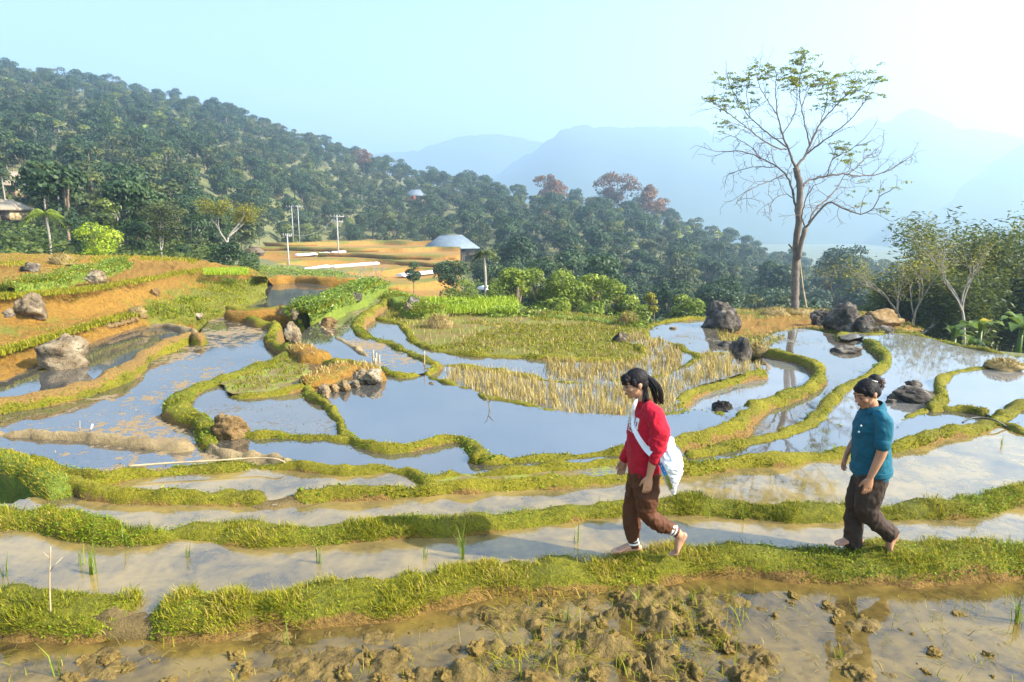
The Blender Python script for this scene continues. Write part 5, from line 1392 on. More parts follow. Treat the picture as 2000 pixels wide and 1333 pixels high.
def loft(C_, A, B, side, m=20, cap=True, pw=1.0):
    """closed loft: centres C_, half sizes A (across, in the plane) and B (along 'side'); rounded ends"""
    C_ = np.array(C_, float); A = np.array(A, float); B = np.array(B, float)
    n = len(C_)
    L = np.concatenate([[0], np.cumsum(np.linalg.norm(np.diff(C_, axis=0), axis=1))])
    k = max(n * 4, 10)
    t = np.linspace(0, L[-1], k)
    CC = np.stack([np.interp(t, L, C_[:, j]) for j in range(3)], 1)
    # smooth the joints a little
    for _ in range(2): CC[1:-1] = (CC[:-2] + 2 * CC[1:-1] + CC[2:]) / 4
    sm = lambda X: np.interp(t, L, X)
    AA, BB = sm(A), sm(B)
    for X in (AA, BB):
        X[1:-1] = (X[:-2] + 2 * X[1:-1] + X[2:]) / 4
    T = np.gradient(CC, axis=0); T /= np.linalg.norm(T, axis=1)[:, None]
    if cap:
        h0, h1 = min(AA[0], BB[0]), min(AA[-1], BB[-1])
        e = np.array([.35, .7, .92]); pre = [(CC[0] - T[0] * h0 * math.sqrt(max(0, 1 - q * q)) * .8, AA[0] * q, BB[0] * q, T[0]) for q in e]
        post = [(CC[-1] + T[-1] * h1 * math.sqrt(max(0, 1 - q * q)) * .8, AA[-1] * q, BB[-1] * q, T[-1]) for q in e[::-1]]
        CC = np.vstack([[p[0] for p in pre], CC, [p[0] for p in post]]); AA = np.concatenate([[p[1] for p in pre], AA, [p[1] for p in post]])
        BB = np.concatenate([[p[2] for p in pre], BB, [p[2] for p in post]]); T = np.vstack([[p[3] for p in pre], T, [p[3] for p in post]])
    s = np.array(side, float)
    N2 = s - T * (T @ s)[:, None]; N2 /= np.linalg.norm(N2, axis=1)[:, None]
    N1 = np.cross(T, N2)
    a = np.linspace(0, 2 * np.pi, m, endpoint=False)
    ca, sa = np.sign(np.cos(a)) * np.abs(np.cos(a)) ** pw, np.sign(np.sin(a)) * np.abs(np.sin(a)) ** pw
    V = CC[:, None] + N1[:, None] * (AA[:, None] * ca)[:, :, None] + N2[:, None] * (BB[:, None] * sa)[:, :, None]
    n = len(CC); V = np.vstack([V.reshape(-1, 3), CC[0], CC[-1]])
    j = np.arange(m)
    return V, [grid_faces(n, m, True), np.stack([np.full(m, n * m), (j + 1) % m, j], 1), np.stack([np.full(m, n * m + 1), (n - 1) * m + j, (n - 1) * m + (j + 1) % m], 1)]
def ball(c, r, ax=None, n=14, m=18):
    th = np.linspace(.02, np.pi - .02, n)[:, None]; ph = np.linspace(0, 2 * np.pi, m, endpoint=False)[None]
    D = np.stack([np.sin(th) * np.cos(ph), np.sin(th) * np.sin(ph), np.cos(th) * np.ones_like(ph)], -1).reshape(-1, 3) * np.array(r)
    if ax is not None: D = D @ np.array(ax)            # rows of ax: local axes in world
    V = np.vstack([D + c, np.array(c) + (np.array([0, 0, r[2]]) @ np.array(ax) if ax is not None else [0, 0, r[2]]), np.array(c) - (np.array([0, 0, r[2]]) @ np.array(ax) if ax is not None else [0, 0, r[2]])])
    j = np.arange(m)
    return V, [grid_faces(n, m, True), np.stack([np.full(m, n * m), (j + 1) % m, j], 1), np.stack([np.full(m, n * m + 1), (n - 1) * m + j, (n - 1) * m + (j + 1) % m], 1)]
def union(name, prims, mats, voxel, smooth=3, fold=None, off=(0, 0, 0), seed=1, bvh=False):
    mb = MB()
    for V, f in prims: mb.add(V, f)
    o = bpy.data.objects.new('union_work', mb.mesh('union_work')); C.objects.link(o)
    md = o.modifiers.new('r', 'REMESH'); md.mode = 'VOXEL'; md.voxel_size = voxel; md.adaptivity = 0
    if smooth:
        ms = o.modifiers.new('s', 'SMOOTH'); ms.factor = .5; ms.iterations = smooth
    bpy.context.view_layer.update()
    me = bpy.data.meshes.new_from_object(o.evaluated_get(bpy.context.evaluated_depsgraph_get()))
    bpy.data.objects.remove(o)
    n = len(me.vertices); V = np.zeros(n * 3, np.float32); me.vertices.foreach_get('co', V); V = V.reshape(-1, 3).astype(float)
    if fold:
        Nn = np.zeros(n * 3, np.float32); me.vertices.foreach_get('normal', Nn); Nn = Nn.reshape(-1, 3)
        V = V + Nn * fold(V)[:, None]
    me.materials.clear()
    for m in mats: me.materials.append(m)
    tree = BVHTree.FromPolygons([tuple(v) for v in V], [tuple(p.vertices) for p in me.polygons]) if bvh else None
    V = V - np.array(off)
    me.vertices.foreach_set('co', V.astype(np.float32).ravel())
    me.polygons.foreach_set('use_smooth', np.ones(len(me.polygons), bool))
    me.name = name; me.update()
    return (me, tree) if bvh else me
nrm = lambda v: np.array(v, float) / np.linalg.norm(v)

def hand(w0, d, n, s, curl=.5, size=1.0, spread=.12):
    """prims of a hand from wrist w0 along d; n = palm normal, s = thumb side"""
    d, n = nrm(d), nrm(n); s = nrm(np.array(s) - d * np.dot(s, d)); n = nrm(np.cross(d, s)) * (1 if np.dot(np.cross(d, s), n) > 0 else -1)
    k = size; out = []
    out.append(loft([w0 - d * .015 * k, w0 + d * .02 * k, w0 + d * .055 * k, w0 + d * .085 * k], [.021 * k, .027 * k, .034 * k, .034 * k], [.017 * k, .017 * k, .016 * k, .012 * k], n, 16) if False else
               loft([w0 - d * .015 * k, w0 + d * .02 * k, w0 + d * .055 * k, w0 + d * .082 * k], [.022 * k, .028 * k, .036 * k, .037 * k], [.018 * k, .018 * k, .016 * k, .012 * k], n, 16))
    for j, (o_, ln) in enumerate(((.027, .066), (.009, .075), (-.010, .070), (-.027, .055))):
        p = w0 + d * .078 * k + s * o_ * k
        dd = nrm(d + s * o_ * spread * 25 * .3)
        P = [p - dd * .012 * k]; a = 0
        for q, fr in enumerate((.45, .32, .23)):
            P.append(P[-1] + (dd * math.cos(a) + n * math.sin(a)) * (ln * fr * k + (.012 * k if q == 0 else 0)))
            a += curl * (.7 + .12 * j + .3 * q)
        out.append(loft(P, [.0088 * k, .0085 * k, .0078 * k, .0062 * k], [.0088 * k, .0085 * k, .0076 * k, .0060 * k], s, 10))
    p = w0 + d * .022 * k + s * .020 * k
    d1 = nrm(d * .72 + s * .6 + n * .28); d2 = nrm(d * .92 + s * .18 + n * .35)
    out.append(loft([p, p + d1 * .034 * k, p + d1 * .034 * k + d2 * .028 * k, p + d1 * .034 * k + d2 * .050 * k], [.014 * k, .0105 * k, .0095 * k, .0072 * k], [.013 * k, .0105 * k, .009 * k, .007 * k], n, 10))
    return out
def foot(heel, fwd, up, ankle, ln=.225, toe_bend=0.0, left=1):
    """prims of a bare foot: heel point on the sole, direction, up, ankle joint"""
    f, u = nrm(fwd), nrm(np.array(up) - nrm(fwd) * np.dot(up, nrm(fwd))); s = np.cross(f, u)
    at = lambda x, z, y=0.0: heel + f * x * ln + u * z + s * y
    out = [loft([at(.02, .026), at(.16, .034), at(.34, .038), at(.55, .028), at(.74, .017), at(.80, .014)], [.024, .034, .038, .028, .016, .012], [.027, .031, .031, .037, .044, .040], s, 18, pw=.9)]
    out.append(loft([ankle, ankle * .5 + at(.18, .055) * .5, at(.2, .035)], [.034, .038, .036], [.030, .031, .029], s, 16))
    out.append(loft([at(.22, .06), at(.45, .045), at(.62, .025)], [.022, .02, .012], [.022, .026, .03], s, 14))
    tb = lambda q: f * math.cos(toe_bend) + u * math.sin(toe_bend) if q else f
    for j in range(5):
        y = (-.034 + .017 * j) * (-left); x0 = (.80, .83, .82, .79, .74)[j] if True else 0
        r = (.0125, .0095, .0088, .0082, .0078)[j]; l = (.045, .042, .036, .031, .025)[j]
        p = at(x0 - .05, .012, y)
        d = tb(1)
        out.append(loft([p, p + (f * .5 + d * .5) * .02, p + (f * .5 + d * .5) * .02 + d * l], [r, r, r * .8], [r, r, r * .85], s, 10))
    return out
def head_prims(c, f, u, s, H=.215):
    """prims of a bare head; c = middle of the skull, f forward, u up, s her left"""
    ax = np.array([f, s, u]); at = lambda x, y, z: c + f * x + s * y + u * z
    k = H / .215
    P = [ball(at(-.012, 0, .022 * k), (.090 * k, .070 * k, .085 * k), ax), ball(at(.018 * k, 0, -.022 * k), (.064 * k, .060 * k, .080 * k), ax),
         ball(at(.040 * k, 0, -.072 * k), (.036 * k, .040 * k, .032 * k), ax), ball(at(.060 * k, 0, -.088 * k), (.017 * k, .022 * k, .015 * k), ax),
         ball(at(.062 * k, 0, .030 * k), (.020 * k, .048 * k, .013 * k), ax)]
    P.append(loft([at(.073 * k, 0, .022 * k), at(.084 * k, 0, .0), at(.096 * k, 0, -.020 * k)], [.008 * k, .010 * k, .011 * k], [.008 * k, .010 * k, .014 * k], s, 12))
    for q in (-1, 1):
        P.append(ball(at(.086 * k, q * .011 * k, -.026 * k), (.010 * k, .009 * k, .008 * k), ax))       # nostril wing
        P.append(ball(at(.050 * k, q * .040 * k, -.018 * k), (.026 * k, .018 * k, .022 * k), ax))       # cheek
        P.append(ball(at(.066 * k, q * .030 * k, .010 * k), (.012 * k, .016 * k, .008 * k), ax))        # lids
        P.append(loft([at(-.012 * k, q * .068 * k, .016 * k), at(-.018 * k, q * .076 * k, 0), at(-.010 * k, q * .070 * k, -.028 * k)], [.015 * k, .018 * k, .010 * k], [.006 * k, .006 * k, .005 * k], s, 12))  # ear
    P.append(ball(at(.077 * k, 0, -.051 * k), (.012 * k, .022 * k, .006 * k), ax)); P.append(ball(at(.075 * k, 0, -.062 * k), (.012 * k, .019 * k, .007 * k), ax))
    return P
def face_bits(root, c, f, u, s, off, H=.215):
    at = lambda x, y, z: c + f * x + s * y + u * z - off
    ax = np.array([f, s, u]); k = H / .215
    for q in (-1, 1):
        e = obj('eye', MB().add(*ball(at(.066 * k, q * .031 * k, .003 * k), (.0100 * k, .0105 * k, .0070 * k), ax, 10, 12)).mesh('eye', [M['eye_white']], True), root)
        obj('iris', MB().add(*ball(at(.0745 * k, q * .032 * k, .001 * k), (.0042 * k, .0055 * k, .0055 * k), ax, 8, 10)).mesh('iris', [M['eye_dark']], True), e)
        br = loft([at(.082 * k, q * .016 * k, .026 * k), at(.078 * k, q * .034 * k, .030 * k), at(.062 * k, q * .052 * k, .026 * k)], [.0035, .004, .002], [.003, .003, .002], u, 8)
        obj('eyebrow', MB().add(*br).mesh('eyebrow', [M['hair']], True), root)
        ls = loft([at(.0775 * k, q * .020 * k, .0075 * k), at(.0765 * k, q * .034 * k, .0095 * k), at(.066 * k, q * .046 * k, .004 * k)], [.0022, .0028, .0015], [.002, .002, .0015], u, 8)
        obj('eyelid', MB().add(*ls).mesh('eyelid', [M['hair']], True), root)
    obj('lips', MB().add(*loft([at(.080 * k, -.021 * k, -.057 * k), at(.0895 * k, 0, -.056 * k), at(.080 * k, .021 * k, -.057 * k)], [.004, .0085, .004], [.004, .006, .004], f, 10)).mesh('lips', [M['mouth']], True), root)
def strands(mb, rg, P0, P1, mid, n, r=.004, wob=.01):
    """n curved hair locks from points near P0 through mid to near P1"""
    for k in range(n):
        a, b, c_ = P0(), mid(), P1()
        Q = catmull(np.array([a, b, c_]), .02) + rg.normal(0, wob * .1, 3)
        mb.add(*tube(Q, np.linspace(r, r * .35, len(Q)), 5), 0, .5)
def folds(sc_, amp, seed, dirs=(1.0, 1.0, 2.2)):
    def g(V):
        Q = V * np.array(dirs)
        a = fbm(Q + vnoise(V, sc_ * .6, seed)[:, None] * .06, sc_, 3, seed)
        return amp * (1 - np.abs(a)) ** 2 - amp * .5 + amp * .5 * fbm(V, sc_ * 2.6, 2, seed + 4)
    return g

def woman_a():
    Y0 = onz(1235, 1087, 0.0)[1]
    off = np.array(onz(1235, 1087, 0.0)); off[2] = 0.0
    p = lambda u, v, lat=0.0: ony(u, v, Y0 - lat)
    X = np.array([0, -1.0, 0]); px = Y0 / F * 1.03
    root = obj('person', None, label='person in a red sweatshirt and brown trousers walking barefoot ahead along the bank', cat='person', loc=off)
    f = nrm([-.95, -.16, -.26]); s = nrm(np.cross([0, 0, 1], f)); u_ = np.cross(f, s); hc = p(1240, 750, .0)
    # skin: one continuous body
    B = head_prims(hc, f, u_, s, .215)
    B.append(loft([p(1247, 762), p(1252, 775), p(1260, 792)], [.048, .046, .055], [.046, .047, .07], X, 16))
    B.append(loft([p(1262, 790), p(1262, 815), p(1260, 850), p(1258, 885), p(1258, 915), p(1257, 935)], [.05, .085, .092, .085, .095, .085], [.13, .155, .14, .13, .15, .14], X, 20))
    la = [p(1272, 802, .135), p(1286, 848, .2), p(1277, 895, .205), p(1268, 930, .20)]
    B.append(loft(la, [.036, .040, .036, .024], [.036, .040, .034, .021], X, 16))
    hd = nrm(p(1263, 960, .195) - p(1268, 930, .20))
    B += hand(la[-1], hd, [.25, 1, 0], [-1, -.1, 0], .32, 1.0)
    ra = [p(1262, 803, -.135), p(1250, 850, -.19), p(1233, 880, -.19), p(1220, 897, -.185)]
    B.append(loft(ra, [.036, .038, .032, .023], [.045, .038, .032, .021], X, 16))
    B += hand(ra[-1], nrm(p(1213, 922, -.18) - ra[-1]), [.2, -1, 0], [-1, .1, 0], .45, .95)
    rl = [p(1254, 925, -.075), p(1243, 965, -.08), p(1233, 1003, -.075), p(1234, 1040, -.07), p(1238, 1066, -.07)]
    B.append(loft(rl, [.085, .075, .055, .05, .036], [.08, .07, .055, .05, .034], X, 16))
    ll = [p(1262, 925, .075), p(1262, 965, .085), p(1260, 1006, .085), p(1292, 1026, .08), p(1322, 1039, .075)]
    B.append(loft(ll, [.085, .075, .056, .05, .036], [.08, .07, .055, .05, .034], X, 16))
    heel = p(1250, 1086, -.07); heel[2] = .012
    B += foot(heel, [-1, -.05, 0], [0, 0, 1], rl[-1], .225, 0, -1)
    hl = p(1343, 1047, .075); tl = p(1322, 1083, .08); tl[2] = max(.015, tl[2])
    B += foot(hl, tl - hl, [-1, 0, .45], ll[-1], np.linalg.norm(tl - hl) / .86, .55, 1)
    body = union('body', B, [M['skin']], .0042, 3, None, off)
    b_o = obj('body', body, root)
    face_bits(root, hc, f, u_, s, off)
    # sweatshirt
    T = [loft([p(1259, 790), p(1262, 799), p(1262, 822), p(1260, 860), p(1258, 895), p(1259, 912)], [.062, .092, .132, .142, .132, .112], [.075, .175, .185, .178, .168, .155], X, 26)]
    T.append(loft([p(1268, 798, .13), p(1281, 815, .178), p(1290, 850, .205), p(1284, 874, .21), p(1279, 892, .205)], [.060, .072, .078, .066, .046], [.062, .072, .074, .062, .046], X, 18))
    T.append(loft([p(1262, 798, -.13), p(1254, 820, -.178), p(1247, 850, -.2), p(1233, 872, -.2), p(1223, 889, -.19)], [.060, .07, .072, .06, .042], [.06, .07, .07, .058, .042], X, 18))
    me, bvh = union('sweatshirt', T, [M['red']], .006, 4, folds(9, .010, 3, (1, 1, 1.3)), off, bvh=True)
    sw = obj('sweatshirt', me, root)
    for lat, a, b in ((.205, (1281, 888), (1277.5, 901)), (-.19, (1225, 886), (1219, 896))):
        obj('cuff', MB().add(*loft([p(*a, lat) - off, p(*b, lat) - off], [.047, .042], [.046, .041], X, 20)).mesh('cuff', [M['red']], True), sw)
    obj('collar', MB().add(*loft([p(1256, 786) - off, p(1259, 793) - off], [.060, .066], [.066, .08], X, 22)).mesh('collar', [M['red']], True), sw)
    obj('hem', MB().add(*loft([p(1259, 908) - off, p(1259, 919) - off], [.136, .126], [.176, .168], X, 26)).mesh('hem', [M['red']], True), sw)
    # chest print, laid on the cloth
    D = nrm([.62, 1, .0]); Rv = nrm([1, -.62, 0]); c0 = p(1234, 826, .1)
    def onto(P2, lift):
        o_ = []
        for a, b in P2:
            q = c0 + Rv * a + np.array([0, 0, 1]) * b - D * .5
            h = bvh.ray_cast(Vector(q), Vector(D), 1.2)
            hh_ = h[0] if h[0] is not None else bvh.find_nearest(Vector(q + D * .42))[0]; o_.append(np.array(hh_) - D * lift)
        return np.array(o_) - off
    def patch(outline_fn, nm, mat, lift, nu=14, nv=8):
        P2 = np.array([outline_fn(i / (nu - 1), j / (nv - 1)) for i in range(nu) for j in range(nv)])
        obj(nm, mesh(nm, onto(P2, lift), grid_faces(nu, nv), mat, True), sw)
    def rect(x0, x1, y0, y1, rd=.0):
        return lambda i, j: (x0 + (x1 - x0) * i, y0 + (y1 - y0) * j + rd * (1 - abs(2 * i - 1) ** 3) * (2 * j - 1))
    patch(rect(-.085, .012, -.040, .040, .008), 'chest_print', M['white'], .0035)
    patch(rect(.022, .058, -.036, .030, .010), 'chest_print', M['white'], .0035)
    patch(rect(.034, .046, -.016, .010, .003), 'chest_letter', M['maroon_print'], .006, 6, 6)
    for seg in ((-.040, -.006, .018, .028), (-.040, -.028, -.002, .026), (-.040, -.008, -.004, .006), (-.018, -.006, -.024, .004), (-.042, -.010, -.030, -.020)):
        patch(rect(*seg), 'chest_letter', M['maroon_print'], .006, 6, 5)
    patch(rect(-.074, -.062, -.028, .026), 'chest_letter', M['maroon_print'], .006, 5, 5)
    for k in range(3): patch(rect(-.066 + k * .024, -.054 + k * .024, -.062, -.050), 'chest_letter', M['white'], .004, 4, 4)
    for k in range(4): patch(rect(-.072 + k * .024, -.058 + k * .024, -.080, -.069), 'chest_letter', M['white'], .004, 4, 4)
    # trousers
    Q = [loft([p(1258, 905), p(1258, 920), p(1257, 938)], [.115, .122, .115], [.16, .168, .16], X, 24),
         loft([p(1254, 922, -.075), p(1243, 965, -.08), p(1233, 1005, -.075), p(1234, 1035, -.07), p(1236, 1051, -.07)], [.105, .098, .073, .066, .052], [.092, .088, .07, .064, .05], X, 18),
         loft([p(1262, 922, .075), p(1263, 965, .085), p(1262, 1003, .085), p(1284, 1022, .08), p(1306, 1031, .077), p(1311, 1034, .077)], [.105, .098, .076, .066, .056, .046], [.092, .09, .074, .066, .055, .046], X, 18)]
    tr = obj('trousers', union('trousers', Q, [M['brown']], .006, 4, folds(9, .010, 9, (1.5, 1, .8)), off), root)
    for k, (a0, a1) in enumerate(((p(1236.5, 1050, -.07), p(1238, 1068, -.07)), (p(1309, 1033, .077), p(1322, 1039.5, .075)))):
        for j, (t0, t1, m, e) in enumerate(((0, .30, 'white', .002), (.30, .48, 'brown', .0), (.48, .66, 'white', .002), (.66, 1.0, 'brown', .0))):
            obj('ankle_band', MB().add(*loft([a0 + (a1 - a0) * t0 - off, a0 + (a1 - a0) * t1 - off], [.044 + e] * 2, [.043 + e] * 2, X, 20, False)).mesh('ankle_band', [M[m]], True), tr)
    # hair: cap, fringe, ponytail
    rg = np.random.default_rng(4)
    at = lambda x, y, z: hc + f * x + s * y + u_ * z
    ax = np.array([f, s, u_])
    H = [ball(at(-.020, 0, .034), (.094, .079, .086), ax), ball(at(-.052, 0, -.004), (.056, .072, .062), ax), ball(at(.052, 0, .062), (.040, .058, .036), ax),
         loft([at(.066, -.045, .056), at(.085, 0, .058), at(.066, .045, .056)], [.020] * 3, [.016] * 3, u_, 12),
         loft([at(.020, .068, .052), at(.022, .073, .020), at(.026, .070, .000)], [.024, .018, .008], [.010, .008, .005], s, 10),
         loft([at(.020, -.068, .052), at(.022, -.073, .020), at(.026, -.070, .000)], [.024, .018, .008], [.010, .008, .005], s, 10)]
    for k in range(9):
        y = -.048 + .012 * k
        H.append(loft([at(.078, y, .070), at(.094 - abs(y) * .3, y * 1.05, .045), at(.097 - abs(y) * .4, y * 1.1, .022 - .012 * rg.random())], [.009, .008, .004], [.008, .006, .003], s, 8))
    hair = obj('hair', union('hair', H, [M['hair']], .004, 3, lambda V: .0018 * fbm(V * [1, 3, 1], 60, 2, 2), off), root)
    tie = at(-.098, 0, .040)
    pt = MB(); base = tie - off
    for k in range(70):
        a = rg.random() * 6.28; q = math.sqrt(rg.random()); w_ = .034 * q
        o2 = s * math.cos(a) * w_ + nrm(np.cross(s, [0, 0, 1])) * math.sin(a) * w_
        P = catmull(np.array([base + o2 * .45, base + np.array([.035, 0, -.035]) + o2 * 1.1, p(1281, 760) - off + o2 * 1.35, p(1286, 783) - off + o2 * 1.0 + np.array([.012 * rg.random(), 0, -.03 * rg.random()])]), .02)
        pt.add(*tube(P, np.linspace(.006, .002, len(P)), 5))
    obj('ponytail', pt.mesh('ponytail', [M['hair']], True), hair)
    lk = MB()
    for k in range(46):        # hair falling beside the neck
        a = at(-.045 - .03 * rg.random(), .060, -.015)
        P = catmull(np.array([a, at(-.065 + .03 * rg.random(), .055, -.07), p(1254 + 15 * rg.random(), 782 + 8 * rg.random(), .045 + .04 * rg.random())]), .02) - off
        lk.add(*tube(P, np.linspace(.007, .003, len(P)), 5))
    obj('loose_locks', lk.mesh('loose_locks', [M['hair']], True), hair)
    obj('hair_tie', MB().add(*ball(tie - off, (.014, .03, .03), ax)).mesh('hair_tie', [M['white']], True), hair)
    # sack bag with strap
    bag = obj('shoulder_sack', None, label='white woven sack slung across the body of the person in red', cat='bag', loc=off)
    S_ = [loft([p(1308, 858, .17), p(1307, 880, .20), p(1311, 907, .215), p(1313, 935, .20), p(1314, 955, .17), p(1317, 967, .155)], [.03, .066, .098, .066, .030, .008], [.018, .055, .062, .045, .022, .008], X, 22),
          loft([p(1289, 893, .20), p(1305, 885, .205), p(1312, 858, .17)], [.05, .05, .02], [.03, .035, .02], X, 14)]
    bm, bb = union('sack', S_, [M['sack']], .006, 3, folds(11, .010, 21, (1, 1, 1.4)), off, bvh=True)
    so_ = obj('sack', bm, bag)
    def on_bag(uv):
        o_ = []
        for (uu, vv) in uv:
            h = bb.ray_cast(Vector((0, 0, CAM_Z)), Vector(nrm(ray(uu, vv))), 20.0)
            o_.append(np.array(h[0]) + [0, -.003, 0] if h[0] is not None else p(uu, vv, .21))
        return np.array(o_) - off
    def bag_patch(quad, nm, m, n=9):
        A, B_, C2, D2 = [np.array(q, float) for q in quad]
        uv = [(A * (1 - i) + B_ * i) * (1 - j) + (D2 * (1 - i) + C2 * i) * j for i in np.linspace(0, 1, n) for j in np.linspace(0, 1, n)]
        obj(nm, mesh(nm, on_bag(uv), grid_faces(n, n), M[m], True), so_)
    bag_patch([(1286, 907), (1292, 904), (1304, 927), (1297, 930)], 'blue_panel', 'blue_print')
    bag_patch([(1297, 930), (1304, 927), (1314, 953), (1309, 957)], 'green_panel', 'green_print')
    cu = bpy.data.curves.new('print_word', 'FONT'); cu.body = 'DELIC'; cu.size = 1
    to = bpy.data.objects.new('work', cu); C.objects.link(to); bpy.context.view_layer.update()
    tm = bpy.data.meshes.new_from_object(to.evaluated_get(bpy.context.evaluated_depsgraph_get())); bpy.data.objects.remove(to)
    tv = np.zeros(len(tm.vertices) * 3, np.float32); tm.vertices.foreach_get('co', tv); tv = tv.reshape(-1, 3)
    sx, sy = tv[:, 0].max(), tv[:, 1].max()
    A, B_ = np.array([1300.5, 932.0]), np.array([1311.5, 954.0]); up2 = np.array([4.5, -2.6])
    W = on_bag([A + (B_ - A) * (x / sx) + up2 * (y / sy) for x, y in tv[:, :2]]) + [0, -.003, 0]
    tm.vertices.foreach_set('co', W.astype(np.float32).ravel()); tm.materials.clear(); tm.materials.append(M['maroon_print']); tm.update()
    obj('printed_word', tm, so_)
    SP_ = []
    for (uu, vv, w_) in ((1262, 779, .012), (1250, 780, .013), (1242, 786, .014), (1237, 800, .014), (1236, 818, .014), (1238, 836, .016), (1244, 850, .018), (1252, 863, .021), (1262, 876, .025), (1272, 886, .028)):
        h = bvh.ray_cast(Vector((0, 0, CAM_Z)), Vector(nrm(ray(uu, vv))), 20.0)
        y = h[0].y - .009 if h[0] is not None and vv > 782 else (Y0 - (.07 if vv > 782 else .0))
        SP_.append((ony(uu, vv, y), w_))
    Pp = catmull(np.array([a for a, _ in SP_]), .015); Ww = np.interp(np.linspace(0, 1, len(Pp)), np.linspace(0, 1, len(SP_)), [b for _, b in SP_])
    Tt = np.gradient(Pp, axis=0); Tt /= np.linalg.norm(Tt, axis=1)[:, None]
    Sd = np.cross(Tt, X); Sd /= np.linalg.norm(Sd, axis=1)[:, None]
    V = np.concatenate([np.stack([q - sd * w_, q - sd * w_ * .4 + X * .006, q + sd * w_ * .4 + X * .003, q + sd * w_]) for q, sd, w_ in zip(Pp, Sd, Ww)]) - off
    obj('strap', mesh('strap', V, grid_faces(len(Pp), 4), M['sack'], True), bag)
woman_a()

def woman_b():
    Y0 = onz(1668, 1072, 0.0)[1]
    off = np.array(onz(1668, 1072, 0.0)); off[2] = 0.0
    p = lambda u, v, lat=0.0: ony(u, v, Y0 - lat)
    X = np.array([0, -1.0, 0])
    root = obj('person', None, label='person in a teal polo shirt and dark trousers walking barefoot behind the one in red', cat='person', loc=off)
    f = nrm([-.90, -.22, -.40]); s = nrm(np.cross([0, 0, 1], f)); u_ = np.cross(f, s); hc = p(1692, 769, .0)
    B = head_prims(hc, f, u_, s, .225)
    B.append(loft([p(1699, 782), p(1703, 793), p(1708, 806)], [.05, .049, .058], [.048, .05, .075], X, 16))
    B.append(loft([p(1706, 806), p(1704, 825), p(1702, 860), p(1702, 890), p(1703, 920), p(1702, 938)], [.055, .09, .098, .098, .10, .09], [.13, .16, .15, .15, .16, .15], X, 20))
    la = [p(1722, 818, .135), p(1726, 850, .2), p(1723, 884, .21), p(1711, 910, .21), p(1700, 932, .205)]
    B.append(loft(la, [.038, .046, .040, .033, .024], [.038, .046, .038, .031, .021], X, 16))
    B += hand(la[-1], nrm(p(1691, 968, .195) - la[-1]), [.25, 1, 0], [-1, -.1, 0], .32, 1.03)
    ra = [p(1700, 818, -.135), p(1684, 845, -.2), p(1668, 864, -.2), p(1654, 886, -.19)]
    B.append(loft(ra, [.05, .042, .035, .024], [.05, .042, .034, .022], X, 16))
    B += hand(ra[-1], nrm(p(1646, 913, -.18) - ra[-1]), [.5, -.8, .2], [-.8, -.6, 0], .55, 1.0, .3)
    rl = [p(1694, 925, -.08), p(1682, 965, -.085), p(1671, 1003, -.08), p(1668, 1035, -.075), p(1668, 1056, -.07)]
    B.append(loft(rl, [.09, .08, .055, .05, .036], [.085, .075, .055, .05, .034], X, 16))
    ll = [p(1706, 925, .08), p(1698, 965, .09), p(1690, 1000, .09), p(1716, 1022, .085), p(1745, 1040, .08)]
    B.append(loft(ll, [.09, .08, .056, .05, .036], [.085, .075, .055, .05, .034], X, 16))
    heel = p(1681, 1070, -.07); heel[2] = .012
    B += foot(heel, [-1, -.05, 0], [0, 0, 1], rl[-1], .22, 0, -1)
    hl = p(1757, 1043, .08); tl = p(1736, 1080, .085); tl[2] = max(.015, tl[2])
    B += foot(hl, tl - hl, [-1, 0, .45], ll[-1], np.linalg.norm(tl - hl) / .86, .5, 1)
    obj('body', union('body', B, [M['skin2']], .0042, 3, None, off), root)
    face_bits(root, hc, f, u_, s, off, .225)
    T = [loft([p(1706, 801), p(1706, 812), p(1703, 832), p(1701, 862), p(1701, 892), p(1701, 917)], [.066, .100, .128, .130, .136, .144], [.082, .168, .174, .170, .174, .182], X, 26),
         loft([p(1718, 812, .13), p(1727, 826, .185), p(1727, 850, .205), p(1724, 868, .21)], [.058, .064, .060, .056], [.058, .062, .058, .054], X, 18),
         loft([p(1704, 812, -.13), p(1692, 832, -.185), p(1684, 850, -.2)], [.062, .068, .06], [.06, .066, .058], X, 18)]
    me = union('polo_shirt', T, [M['teal']], .006, 4, folds(8, .009, 33, (1, 1, 1.2)), off)
    sw = obj('polo_shirt', me, root)
    # collar: folded flap round the neck, open at the throat
    a = np.linspace(-2.55, 2.55, 30)
    cc = p(1705, 797) - off; V = []
    for q in a:
        d = np.array([math.cos(q), -math.sin(q), 0]); tilt = .020 * math.cos(q)
        r_ = np.array([.062, .075, 1])
        inner = cc + d * r_ * [1, 1, 0] + [0, 0, .030 + tilt * 1.3]
        outer = cc + d * (r_ + [.034, .036, 0]) * [1, 1, 0] + [0, 0, -.012 + tilt * .6 - .012 * (abs(q) > 2.2)]
        top = (inner + outer) / 2 + [0, 0, .022]
        V.append(np.stack([inner, top, outer, outer + [0, 0, -.006], inner + [0, 0, -.02]]))
    obj('collar', mesh('collar', np.concatenate(V), grid_faces(30, 5), M['teal'], True), sw)
    for (uu, vv) in ((1682, 832), (1677.5, 844)):
        q = p(uu, vv, .158) - off
        obj('button', MB().add(*ball(q, (.008, .008, .008), None, 8, 10)).mesh('button', [M['white']], True), sw)
    obj('sleeve_hem', MB().add(*loft([p(1724.5, 864, .21) - off, p(1723.5, 871, .21) - off], [.060, .059], [.058, .057], X, 22)).mesh('sleeve_hem', [M['teal']], True), sw)
    obj('hem', MB().add(*loft([p(1701, 911) - off, p(1701, 920) - off], [.150, .149], [.188, .186], X, 28, False)).mesh('hem', [M['teal']], True), sw)
